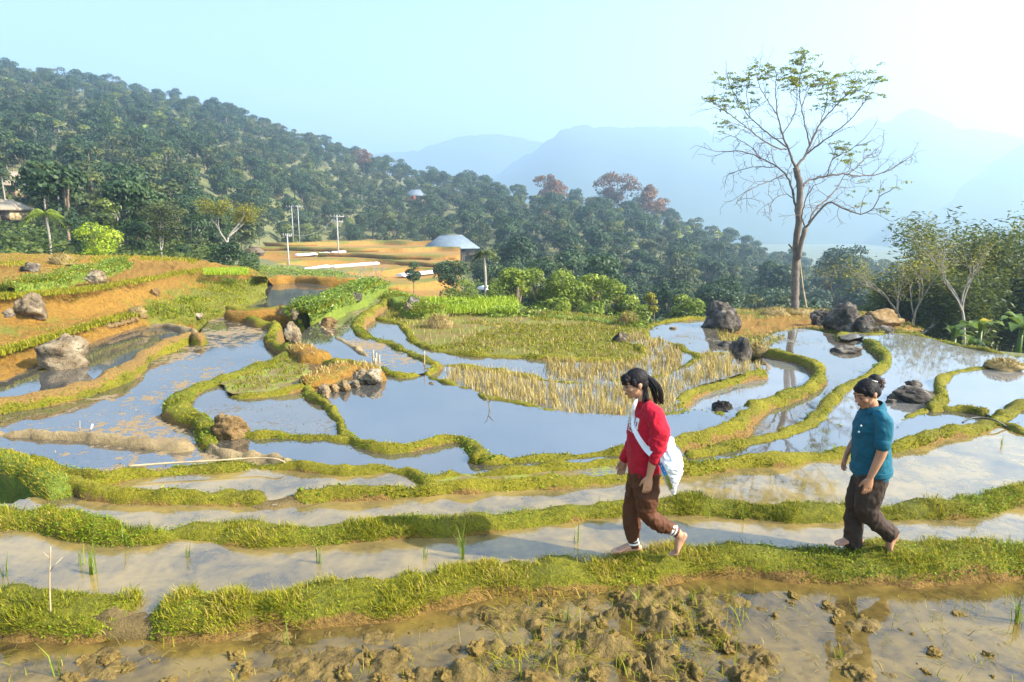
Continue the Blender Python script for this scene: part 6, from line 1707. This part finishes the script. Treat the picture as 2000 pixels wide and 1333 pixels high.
    Q = [loft([p(1702, 908), p(1702, 922), p(1701, 938)], [.108, .120, .122], [.150, .160, .16], X, 24),
         loft([p(1694, 930, -.08), p(1681, 965, -.085), p(1670, 1005, -.08), p(1667, 1040, -.075), p(1667, 1064, -.07)], [.106, .106, .086, .074, .072], [.098, .094, .08, .07, .07], X, 18),
         loft([p(1705, 930, .08), p(1698, 965, .09), p(1692, 998, .09), p(1712, 1020, .086), p(1733, 1038, .08), p(1738, 1043, .08)], [.115, .108, .088, .076, .072, .070], [.098, .094, .084, .074, .07, .068], X, 18)]
    obj('trousers', union('trousers', Q, [M['dark']], .006, 4, folds(8, .012, 41, (1.5, 1, .8)), off), root)
    rg = np.random.default_rng(6); k = .225 / .215
    at = lambda x, y, z: hc + f * x * k + s * y * k + u_ * z * k
    ax = np.array([f, s, u_])
    H = [ball(at(-.018, 0, .030), (.098, .081, .086), ax), ball(at(-.052, 0, -.006), (.060, .076, .062), ax), ball(at(.040, 0, .056), (.040, .060, .036), ax),
         loft([at(.004, .070, .050), at(.004, .076, .022), at(-.004, .074, .008)], [.034, .024, .010], [.010, .008, .005], s, 10), loft([at(.004, -.070, .050), at(.004, -.076, .022), at(-.004, -.074, .008)], [.034, .024, .010], [.010, .008, .005], s, 10),
         ball(at(-.098, 0, .072), (.050, .046, .044), ax)]
    hair = obj('hair', union('hair', H, [M['hair']], .004, 3, lambda V: .002 * fbm(V * [1, 3, 3], 55, 2, 2), off), root)
    cb, cn = MB(), at(-.135, .0, .040) - off
    for j in range(46):        # loose brown curls of the bun
        c = cn + rand_dirs(rg, 1)[0] * .028 + [.006, 0, -.012]
        t = np.linspace(0, 2 * np.pi * rg.uniform(.6, 1.1), 12); r_ = rg.uniform(.012, .024)
        a1, b1 = rand_dirs(rg, 2)
        cb.add(*tube(c + np.outer(np.cos(t), a1) * r_ + np.outer(np.sin(t), b1) * r_ + np.outer(t, [0, 0, -.004]), .0028, 4))
    obj('bun_curls', cb.mesh('bun_curls', [M['hair_curl']], True), hair)
    obj('hairpin', MB().add(*tube([at(-.05, .035, .098) - off, at(-.085, .045, .07) - off], .0035, 6)).mesh('hairpin', [M['white']]), hair)
    obj('earring', MB().add(*tube(np.array([at(-.012, .078, -.034) - off + np.array([math.cos(q) * .007, 0, math.sin(q) * .009]) for q in np.linspace(0, 6.28, 12)]), .0018, 5)).mesh('earring', [NT('gold').set(col=(.7, .45, .12), metal=1.0, rough=.3).m]), root)
woman_b()
# ------------------------------------------------------------------ grass and weeds on the banks
def near_d(P): return np.hypot(P[:, 0], P[:, 1])
in_view = lambda P: np.abs(P[:, 0]) < 0.86 * P[:, 1] + .3
for i, (key, pts, z, hw, dep, kind, dens, bl) in enumerate(BANKS):
    if not dens: continue
    V, Fq, cov = BANK_MESH[key]
    cf = cov[Fq].mean(1)
    wt = np.clip((cf - .15) / .5, 0, 1)
    mid = V[Fq].mean(1)
    patch = np.clip(.75 + 1.3 * fbm(mid, 2.4, 3, 40 + i), .03, 2.0)       # thick and thin patches
    near = key in ('path_l', 'path_r', 'second')
    d = np.median(near_d(V))
    if near: bl = bl * .7
    else: bl, dens = bl * (.46 if d < 9 else .6), dens * 1.0
    P, N = scatter(V, Fq, dens * (1.5 if near else 1.0), 500 + i, wt * patch)
    k = in_view(P); P, N = P[k], N[k]
    dry = fbm(P, .9, 3, 77)
    rg = np.random.default_rng(900 + i)
    tint = np.clip(.5 + .3 * dry + .16 * fbm(P, 7, 2, 5) + rg.normal(0, .2, len(P)), 0, 1)
    tall = np.clip(1 + .9 * fbm(P, 5.0, 3, 12), .3, 2.2)
    mb = MB()
    L = bl * tall * (.45 + .9 * rg.random(len(P)))
    wv = .0052 if near else .0075 if d < 9 else .012
    mb.add(*(lambda a: (a[0], a[1], 0, a[2]))(blades(P, N, L, wv, 700 + i, .95 if near else .7, tint, .8)))
    # round-leaved creeping weeds between the blades
    dl = 3400 if near else 700 if d < 9 else 260
    Q, N2 = scatter(V, Fq, dl, 1500 + i, np.clip((cf - .05) / .5, 0, 1) * np.clip(.25 + 1.5 * fbm(mid, 1.1, 3, 90 + i), 0, 1.6))
    k = in_view(Q); Q, N2 = Q[k], N2[k]
    if len(Q):
        v, f, t = leaves(Q, N2, .017 if near else .024 if d < 9 else .034, 1700 + i, lift=.035 if near else .03)
        mb.add(v, f, 1, t)
    obj('bank_grass', mb.mesh('bank_grass', [M['grass'], M['leafplant']]), label=f'short grass and creeping weeds covering an earth bank between paddies', cat='grass', kind='stuff')
def cover(name, src, dens, bl, wv, seed, lo=.5, mats=('grass', 'leafplant'), leaf=0, leafsize=.04, lift=.1, label='weeds', tint=None, extra=None, stuff='grass'):
    V, Fq, cov = src
    cf = cov[Fq].mean(1); mid = V[Fq].mean(1)
    wt = np.clip((cf - lo) / .25, 0, 1) * np.clip(.7 + 1.2 * fbm(mid, .8, 3, seed), .05, 1.5)
    if extra is not None: wt = wt * extra(mid)
    if wt.sum() <= 0: return
    mb = MB(); rg = np.random.default_rng(seed)
    if dens:
        P, N = scatter(V, Fq, dens, seed + 1, wt)
        t_ = np.clip(.5 + .3 * fbm(P, .7, 3, 5) + rg.normal(0, .18, len(P)), 0, 1) if tint is None else np.clip(rg.normal(tint, .2, len(P)), 0, 1)
        a = blades(P, N, bl, wv, seed + 2, .8, t_, .7); mb.add(a[0], a[1], 0, a[2])
    if leaf:
        P, N = scatter(V, Fq, leaf, seed + 3, wt)
        a = leaves(P, N, leafsize, seed + 4, lift=lift); mb.add(a[0], a[1], 1, a[2])
    if mb.n: obj(name, mb.mesh(name, [M[mats[0]], M[mats[1]]]), label=label, cat=stuff, kind='stuff')
M['weed_leaf'] = leafy('weed_leaf', [(0, (.06, .10, .010)), (.5, (.15, .23, .018)), (.85, (.28, .36, .04)), (1, (.50, .55, .26))], .45, .35)
cover('slope_grass', LEFT, 420, .10, .016, 60, .55, label='rank green grass on the slope below the ochre terraces', leaf=160, leafsize=.06, lift=.1)
cover('terrace_grass', LEFT, 240, .07, .012, 61, .14, label='thin yellow grass on the ochre terraces', tint=.75)
cover('knoll_grass', KNOLL, 260, .12, .016, 62, .3, ('straw', 'leafplant'), leaf=120, leafsize=.05, label='dry grass and weeds on the knoll', tint=.4)
cover('weed_cover', BANK_MESH['weed_bank'], 500, .16, .018, 63, .05, ('grass', 'weed_leaf'), 1200, .06, .24, 'rank pale leaved weeds on the bank by the brown pond')
cover('weed_cover', BANK_MESH['green_mound'], 700, .12, .015, 64, .05, ('grass', 'weed_leaf'), 300, .06, .12, 'grass and weeds on the green mound')
cover('weed_cover', BANK_MESH['hedge_bank'], 500, .16, .016, 65, .05, ('grass', 'weed_leaf'), 1100, .05, .22, 'hedge of weeds on the upper ochre terrace')
cover('corner_grass', BANK_MESH['corner_bank'], 3000, .04, .007, 66, .05, ('grass', 'leafplant'), 0, .02, .03, 'matted yellow green grass on the corner bank', tint=.68)
cover('edge_weeds', BANK_MESH['back_field_bank'], 260, .16, .02, 67, .05, ('grass', 'weed_leaf'), 350, .08, .25, 'weeds along the far edge of the fallow field')
cover('mound_grass', BANK_MESH['hook_mound'], 300, .08, .012, 68, .3, ('straw', 'leafplant'), label='dry grass on the orange mound by the hooked bank', tint=.5)
cover('mound_grass', BANK_MESH['rock_mound'], 300, .08, .012, 69, .3, ('straw', 'leafplant'), label='dry grass on the orange mound with rocks', tint=.5)
def pad_points(k, per_m2, seed, keep=None):
    iy, ix = np.nonzero(PAD_MASK[k])
    rg = np.random.default_rng(seed)
    n = int(len(ix) * CELL * CELL * per_m2)
    j = rg.integers(0, len(ix), n)
    P = np.stack([X0 + (ix[j] + rg.random(n)) * CELL, Y0 + (iy[j] + rg.random(n)) * CELL, np.full(n, PADS[k][2])], 1)
    if keep is not None: P = P[keep(P)]
    return P
PK = {(u, v): k for k, (u, v, *_) in enumerate(PADS)}
def px_box(u0, u1, v0, v1):
    def g(P):
        u, v = to_px(P); return (u > u0) & (u < u1) & (v > v0) & (v < v1)
    return g
def tufts(P, n, L, wv, seed, mats, name, label, spread=.03, lean=.35, tint=.5, stuff='grass', tvar=.2, splay=.35):
    rg = np.random.default_rng(seed)
    Q = np.repeat(P, n, 0) + np.concatenate([rg.normal(0, spread, (len(P) * n, 2)), np.zeros((len(P) * n, 1))], 1)
    a = blades(Q, np.tile([0, 0, 1.0], (len(Q), 1)), L, wv, seed + 1, lean, np.clip(rg.normal(tint, tvar, len(Q)), 0, 1), splay)
    if len(Q): obj(name, MB().add(a[0], a[1], 0, a[2]).mesh(name, [M[mats]]), label=label, cat=stuff, kind='stuff')
ST = pad_points(PK[(1000, 765)], 75, 5, lambda P: (fbm(P, .5, 2, 3) > -.55) & (to_px(P)[0] > 870))
tufts(ST, 9, .14, .009, 71, 'straw', 'rice_stubble', 'pale dry rice stubble standing in the long wet paddy', .04, .3, .6, 'stubble')
ST2 = pad_points(PK[(900, 704)], 70, 6, lambda P: (to_px(P)[0] > 1070) & (to_px(P)[0] < 1330) & (to_px(P)[1] < 745))
tufts(ST2, 8, .12, .011, 72, 'straw', 'rice_stubble', 'yellow green rice stubble behind the mossy bank', .04, .3, .5, 'stubble')
FP = pad_points(PK[(1000, 660)], 120, 7, lambda P: fbm(P, .5, 3, 8) > -.3)
tufts(FP, 4, .06, .02, 73, 'grass', 'field_grass', 'sparse low grass on the fallow field', .08, .8, .5)
FP = pad_points(PK[(1000, 660)], 14, 8)
tufts(FP, 5, .13, .012, 74, 'straw', 'field_stalks', 'dry cut stalks scattered over the fallow field', .12, 1.2, .35, 'stalks')
GP = pad_points(PK[(560, 728)], 240, 9, lambda P: fbm(P, 1.2, 3, 4) > -.1)
tufts(GP, 4, .05, .012, 75, 'grass', 'marsh_grass', 'low grass growing in the small green paddy', .05, .8, .5)
for j, (k, n) in enumerate((((900, 704), 8), ((1320, 645), 16), ((1640, 720), 10), ((540, 812), 12), ((740, 690), 6), ((200, 805), 5))):
    if PK[k] in PAD_MASK:
        P = pad_points(PK[k], n, 20 + j, lambda P: fbm(P, .7, 2, 31) > 0)
        tufts(P, 3, .05, .012, 80 + j, 'straw', 'floating_stalks', 'bits of stalk and weed lying on still paddy water', .05, .8, .15, 'stalks', splay=8.0)

# ------------------------------------------------------------------ churned mud of the foreground paddy
WZ = PADS[0][2]
M['clod'] = soil_mat('wet_mud_clod', (.25, .17, .048), (.09, .06, .02), 12.0, 1.0, .03)
M['clod_wet'] = NT('wet_mud'); _t = M['clod_wet']
_n1, _n2 = _t.noise(5, 6, .65), _t.noise(26, 5, .7)
_t.set(col=_t.ramp(_t.math('ADD', _t.math('MULTIPLY', _n1, .6), _t.math('MULTIPLY', _n2, .4)), [(.34, (.045, .03, .011)), (.52, (.135, .092, .026)), (.7, (.25, .17, .05))]), rough=_t.mr(_n2, .4, .6, .4, .85), spec=.22)
_t.bump(_t.math('ADD', _n1, _n2), .9, .03); M['clod_wet'] = _t.m
gx_, gy_ = np.meshgrid(np.arange(-4.6, 4.6, .018), np.arange(2.9, 5.05, .018))
G = P3(gx_, gy_)
uu, vv = to_px(P3(gx_, gy_, WZ))
heap = np.zeros_like(gx_)
for (cu, cv, ru, rv, h) in ((1280, 1200, 170, 60, .055), (1120, 1260, 260, 70, .055), (860, 1300, 220, 40, .05), (600, 1300, 160, 40, .035), (230, 1295, 90, 40, .03), (1330, 1290, 150, 60, .06), (1000, 1200, 150, 40, .03), (1480, 1290, 60, 50, .03), (1690, 1230, 60, 60, .02), (1680, 1300, 70, 30, .04), (500, 1250, 80, 30, .025), (750, 1240, 150, 40, .022)):
    heap = np.maximum(heap, h * np.exp(-((uu - cu) / ru) ** 2 - ((vv - cv) / rv) ** 2))
lump = fbm(G, 7.0, 4, 3) ; lump2 = np.abs(fbm(G, 12.0, 3, 9))
gzz = WZ - .028 + heap * (.85 + 1.3 * lump + .7 * lump2) + .014 * fbm(G, 4, 4, 6) + .006 * fbm(G, 25, 2, 7)
obj('churned_mud', mesh('churned_mud', np.stack([gx_, gy_, gzz], -1).reshape(-1, 3), grid_faces(*gx_.shape), M['clod_wet'], True), kind='structure')
CLODS = []
for k in range(7):
    V, Fq = rock_mesh(900 + k, 26, 34, 5)
    D = V / np.linalg.norm(V, axis=1)[:, None]
    V = V * (1 + .40 * fbm(D, 2.6, 4, k)[:, None] + .16 * fbm(D, 9, 3, k + 3)[:, None])
    CLODS.append(mesh('mud_clod', V, Fq, M['clod'], True))
rg = np.random.default_rng(12)
spots = [(1055, 1232, 34, 34), (945, 1200, 24, 24), (1075, 1175, 46, 30), (1205, 1160, 44, 30), (1290, 1155, 40, 24), (1172, 1212, 40, 22), (1090, 1202, 26, 20), (1235, 1290, 60, 36), (1140, 1255, 36, 26), (1160, 1320, 70, 40), (1040, 1320, 90, 44), (1010, 1265, 40, 26), (930, 1262, 44, 30), (870, 1310, 60, 34), (720, 1275, 56, 26), (780, 1268, 44, 20), (670, 1308, 44, 34), (800, 1312, 50, 24), (1395, 1225, 64, 44), (1420, 1262, 40, 24), (1340, 1225, 50, 34), (1305, 1280, 50, 34), (1350, 1300, 56, 36), (1330, 1190, 36, 24), (1470, 1262, 40, 26), (1492, 1285, 34, 34), (1455, 1318, 70, 36), (1550, 1160, 34, 18), (1545, 1175, 26, 12), (1512, 1200, 20, 14), (1615, 1180, 40, 18), (1640, 1192, 40, 16), (1680, 1200, 26, 14), (1630, 1210, 26, 14), (1695, 1225, 30, 18), (1660, 1225, 34, 12), (1870, 1195, 36, 12), (1760, 1228, 14, 10), (1780, 1235, 20, 12), (1825, 1268, 36, 24), (1930, 1275, 22, 14), (1790, 1293, 10, 10), (1650, 1300, 34, 16), (1690, 1320, 90, 26), (1810, 1310, 30, 14), (1940, 1318, 18, 14), (215, 1280, 46, 26), (160, 1285, 30, 14), (245, 1300, 50, 18), (460, 1275, 36, 24), (480, 1300, 60, 22), (640, 1300, 40, 22), (545, 1330, 60, 24), (330, 1325, 40, 20), (140, 1322, 50, 18), (985, 1225, 20, 12), (1262, 1240, 30, 24), (1200, 1235, 30, 20), (1270, 1320, 60, 30), (1110, 1292, 36, 22), (900, 1290, 34, 20), (745, 1320, 34, 22), (1402, 1185, 16, 10), (575, 1285, 24, 12), (305, 1290, 26, 10), (640, 1235, 26, 12), (800, 1235, 20, 12), (1275, 1195, 34, 20), (1225, 1195, 36, 22), (1150, 1185, 26, 14)]
for i, (u, v, wp, hp) in enumerate(spots):
    c = onz(u, v + hp * .3, WZ); q = (c[1] * CP + (CAM_Z - WZ) * SP) / F
    big = 'large' if wp > 48 else 'small' if wp < 27 else 'middling'
    where = 'among the churned heaps' if 820 < u < 1510 else 'in clear shallow water at the right' if u >= 1510 else 'half sunk in muddy water'
    o = obj('mud_clod', CLODS[i % 7], label=f'{big} clod of ochre mud {where}', cat='mud clod', group=f'{big} mud clods {where}', loc=(c[0], c[1], WZ - .015), rotz=rg.random() * 6.28)
    o.scale = (wp * q * .5, wp * q * .42, hp * q * .66)
P = onz(1000, 1250, WZ)[None] * 0
sp = np.array([onz(rg.uniform(-40, 2040), rg.uniform(1150, 1340), WZ) for _ in range(260)])
k = np.array([(fbm(p_[None], 1.3, 2, 3)[0] > -.1) or rg.random() < .3 for p_ in sp])
tufts(sp[k], 3, .09, .005, 91, 'grass', 'mud_grass', 'stray grass blades sticking out of the foreground mud', .03, 1.2, .55, splay=3.0)
tufts(np.array([onz(rg.uniform(950, 1450), rg.uniform(1150, 1330), WZ + .02) for _ in range(170)]), 4, .13, .006, 92, 'grass', 'mud_grass', 'uprooted grass blades among the heaped mud clods', .04, 1.2, .5, splay=2.2)
tufts(np.array([onz(rg.uniform(-40, 2040), rg.uniform(1150, 1340), WZ + .003) for _ in range(330)]), 2, .10, .004, 93, 'straw', 'mud_straw', 'bits of straw lying in the foreground water', .03, .6, .15, 'straw', splay=12.0)
def shoot(u, v, h, n, label, z, lean=.3, mat='leaf_fresh'):
    c = onz(u, v, z); r2 = np.random.default_rng(int(u * 7 + v))
    Q = np.zeros((n, 3)) + np.concatenate([r2.normal(0, .012, (n, 2)), np.zeros((n, 1))], 1)
    a = blades(Q, np.tile([0, 0, 1.0], (n, 1)), h, .008, int(u + v), lean, None, .3)
    obj('rice_shoot', MB().add(a[0], a[1], 0, a[2]).mesh('rice_shoot', [M[mat]]), label=label, cat='rice plant', group='young rice shoots standing in water', loc=c)
P1Z = PADS[1][2]
for (u, v, h, n, lb) in ((180, 1122, .24, 16, 'bright green rice tuft in the strip of water, with reflection, left'), (160, 1105, .17, 6, 'thin yellowing rice shoot just left of the bright tuft'), (248, 1066, .20, 10, 'rice shoot rising against the second bank'), (366, 1088, .16, 6, 'thin single rice shoot in the middle of the left water strip'), (625, 1100, .18, 10, 'rice shoot near the second bank left of centre'), (903, 1092, .27, 18, 'tall rice tuft in the water strip at the centre'), (830, 1090, .10, 6, 'short rice shoot left of the tall central tuft'), (1125, 1060, .20, 5, 'thin rice shoot left of the person in red'), (14, 1125, .15, 6, 'rice shoot at the left edge of the water strip'), (1452, 1015, .14, 8, 'rice shoot on the margin below the second bank, right of the person in red'), (1385, 1012, .10, 5, 'small rice shoot right of the red person'), (1905, 1005, .20, 8, 'rice shoot at the foot of the second bank near the right edge')):
    shoot(u, v, h, n, lb, P1Z)
for (u, v, h, n, lb) in ((1245, 1190, .16, 14, 'grass tuft in the mud below the person in red'), (400, 1250, .13, 8, 'grass tuft in the foreground water left of centre'), (115, 1318, .22, 8, 'long bent grass blades in the bottom left corner'), (1985, 1215, .2, 16, 'dark grass tuft leaning in at the right edge'), (560, 1262, .2, 5, 'thin long grass blades in the foreground water'), (1105, 1215, .16, 10, 'fresh grass tuft among the mud clods'), (1640, 1285, .1, 8, 'short grass tuft in front of the reflection'), (1350, 1180, .16, 12, 'grass tuft at the foot of the path bank'), (1955, 870, .16, 5, 'thin shoot standing in the right hand pond')):
    shoot(u, v, h, n, lb, WZ if v > 1100 else PADS[2][2], .7)

# ------------------------------------------------------------------ sticks, poles, pegs, hose, heaps
M['stick'] = plain('dry_stick', (.30, .22, .12), (.46, .36, .22), 12, .85)
M['hose'] = plain('black_hose', (.03, .03, .028), (.05, .05, .045), 5, .5)
def stick(name, label, pts3, r0, r1, mat='stick', cat='stick', fork=False):
    mb = MB(); Q = catmull(np.array(pts3), .05); mb.add(*tube(Q, np.linspace(r0, r1, len(Q)), 6), 0, .5)
    if fork:
        k = len(Q) * 3 // 5
        mb.add(*tube(np.array([Q[k], Q[k] + [.05, 0, .06], Q[k] + [.09, .02, .10]]), [r1 * 1.2, r1, r1 * .5], 5), 0, .5)
        mb.add(*tube(np.array([Q[k + 2], Q[k + 2] + [-.04, 0, .05]]), [r1 * 1.2, r1 * .5], 5), 0, .5)
    obj(name, mb.mesh(name, [M[mat]], True), label=label, cat=cat)
b = onz(98, 1192, 0.0); stick('twig', 'thin upright twig stuck in the path bank near the left edge', [b - [0, 0, .03], ony(97, 1140, b[1]), ony(99, 1068, b[1])], .006, .003, fork=True)
L_ = [onz(u, v, .09) for u, v in ((250, 911), (330, 905), (420, 900), (500, 895), (545, 898))] + [onz(566, 912, -.01)]
stick('bamboo_pole', 'long thin bamboo pole lying along the fourth bank', L_, .012, .008, 'stick', 'pole')
b = onz(176, 842, -.03); stick('peg', 'white peg leaning in the long left pond', [b, ony(181, 829, b[1])], .012, .012, 'plastic', 'peg')
b = onz(156, 842, -.03); stick('peg', 'thin pale twig standing beside the white peg', [b, ony(156, 822, b[1])], .006, .004, 'stick', 'peg')
for j, (u, v0, v1) in enumerate(((729, 702, 685), (735, 704, 690), (741, 708, 694), (733, 712, 700))):
    b = onz(u, v0 + 6, .0); stick('peg', ['leftmost short stake at the end of the thin channel bank', 'second short stake at the end of the thin channel bank', 'rightmost short stake at the end of the thin channel bank', 'lowest short stake at the end of the thin channel bank'][j], [b, ony(u, v1, b[1])], .018, .015, 'stick', 'stake')
b = onz(829, 716, .0); stick('stake', 'slim upright stake where the channel meets the central pond', [b, ony(829, 686, b[1])], .014, .01, 'stick', 'stake')
b = onz(957, 804, -.06); stick('twig', 'dark crooked twig standing in the central pond', [b, ony(955, 792, b[1]), ony(951, 779, b[1])], .010, .006, 'bark', 'twig', True)
L_ = [onz(u, v, z) for u, v, z in ((1880, 826, .06), (1895, 818, .07), (1915, 816, .07), (1945, 822, .05), (1975, 840, -.05), (2010, 864, -.06))]
stick('hose', 'dark hose curving down from the bank fork at the right', L_, .012, .012, 'hose', 'hose')
bt = onz(1576, 606, -.36)
stick('leaning_pole', 'thin pole leaning against the trunk of the tall tree', [bt, ony(1568, 560, bt[1] + .2), ony(1562, 508, bt[1] + .35)], .03, .018, 'stick', 'pole')
bt = onz(1622, 634, -.36); stick('leaning_pole', 'short pale pole leaning over the grey boulder', [bt, ony(1609, 604, bt[1] - .1)], .025, .02, 'stick', 'pole')
bt = onz(1418, 604, -.3); 
def heap_thing(name, label, u, v, wp, hp, z, seed, mat='straw', n=420, leafw=.012, cat='heap'):
    c = onz(u, v, z); q = (c[1] * CP + (CAM_Z - z) * SP) / F; rg2 = np.random.default_rng(seed)
    w_, h_ = wp * q, hp * q
    root = obj(name, None, label=label, cat=cat, loc=c)
    V, Fq = rock_mesh(seed, 14, 20, 4); V = V * [w_ / 2, w_ / 2.4, h_ * .85]; V = V[:, :]; V[:, 2] = np.maximum(V[:, 2], -.05)
    obj('core', mesh('core', V, Fq, M['mound_core'], True), root)
    a = rg2.random(n) * 6.28; el = np.arcsin(rg2.random(n))
    D = np.stack([np.cos(a) * np.cos(el), np.sin(a) * np.cos(el), np.sin(el)], 1)
    Pp = D * [w_ / 2, w_ / 2.4, h_ * .85] * .95
    bl_ = blades(Pp, D, h_ * .45, leafw, seed, 1.3, np.clip(rg2.normal(.4, .22, n), 0, 1), 1.2)
    obj('straw', MB().add(bl_[0], bl_[1], 0, bl_[2]).mesh('straw', [M[mat]]), root)
M['mound_core'] = plain('heap_core', (.16, .12, .05), (.28, .20, .08), 5, .95, .6, 20)
heap_thing('straw_heap', 'heap of cut brush and straw on the fallow field', 858, 642, 60, 30, -.2, 301)
heap_thing('straw_heap', 'heap of dry straw at the corner of the fallow field, by the thicket', 1226, 638, 40, 28, -.2, 302)
heap_thing('straw_heap', 'low rounded straw heap on the upper ochre terrace', 122, 514, 52, 20, 1.25, 303)
heap_thing('straw_heap', 'straw piled on the bank at the right edge of the picture', 1958, 716, 66, 18, -.02, 304)
heap_thing('straw_heap', 'yellow straw thrown over the knoll left of the tall tree', 1520, 616, 70, 16, -.4, 305)
heap_thing('straw_heap', 'straw thrown round the foot of the tall tree', 1570, 614, 70, 12, -.4, 306)
heap_thing('dead_shrub', 'reddish dead shrub on the bank of orange earth', 553, 612, 30, 18, .2, 307, 'leaf_rust', 200, .008, 'shrub')
heap_thing('dead_shrub', 'withered brown shrub on the ochre slope by the left pond', 268, 610, 34, 14, .42, 308, 'straw', 160, .01, 'shrub')
heap_thing('brush_heap', 'dry grass hanging over the dark rock above the ring pond', 1478, 690, 50, 22, -.2, 309)
def seedling_patch():
    rg2 = np.random.default_rng(2)
    P_ = np.array([onz(rg2.uniform(400, 482), v_, .88) for v_ in rg2.uniform(526, 537, 900)])
    tufts(P_, 4, .10, .02, 311, 'leaf_lime', 'rice_seedlings', 'bright green bed of rice seedlings at the end of the ochre terrace', .04, .3, .55, 'seedlings')
    P_ = np.array([onz(rg2.uniform(820, 1010), v_, -.05) for v_ in rg2.uniform(585, 612, 900)])
    tufts(P_, 5, .16, .03, 312, 'leaf_lime', 'vegetable_bed', 'bright green vegetable bed behind the green mound', .07, .6, .5, 'vegetables')
seedling_patch()

def edge_grass():                       # grassy lips of the ochre steps
    rg2 = np.random.default_rng(44)
    LUa = np.array(LU, float)
    for j, (vv_, zz_, lb) in enumerate((([735, 690, 668, 645, 630, 617, 606, 600, 592, 578, 564], .37, 'grass along the lip of the lowest ochre step'), ([600, 580, 575, 569, 562, 553, 545, 534, 528, 532, 542], .97, 'grass along the lip of the main ochre bank'), ([532, 517, 513, 509, 506, 504, 506, 508, 512, 522, 532], 1.31, 'grass along the lip of the top ochre step'))):
        us = rg2.uniform(-60, 400 if j else 310, 1500 if j < 2 else 900)
        k = fbm(P3(us * .012, 0 * us, j), 1.0, 3, 7) > -.12
        us = us[k]
        P_ = np.array([onz(u_, np.interp(u_, LUa, vv_) + rg2.normal(0, 2.2), zz_ - (.06 if u_ > 300 and j else 0)) for u_ in us])
        tufts(P_, 5, .09, .016, 320 + j, 'grass', 'edge_grass', lb, .05, .8, .62)
edge_grass()
# ------------------------------------------------------------------ haze: one closed box of even, pale air round everything
def haze(density, aniso, col):
    m = bpy.data.materials.new('haze_air'); m.use_nodes = True
    t = m.node_tree; t.nodes.clear()
    pv = t.nodes.new('ShaderNodeVolumePrincipled')
    pv.inputs['Color'].default_value = col + (1,)
    pv.inputs['Density'].default_value = density
    pv.inputs['Anisotropy'].default_value = aniso
    o_ = t.nodes.new('ShaderNodeOutputMaterial')
    t.links.new(pv.outputs[0], o_.inputs['Volume'])
    V, Fq = box(-3200, 3200, -3200, 3200, -50, 310)
    o = obj('haze', mesh('haze', V, Fq, m), kind='stuff')
    return o
haze(0.00098, 0.5, (0.55, 0.765, 1.0))
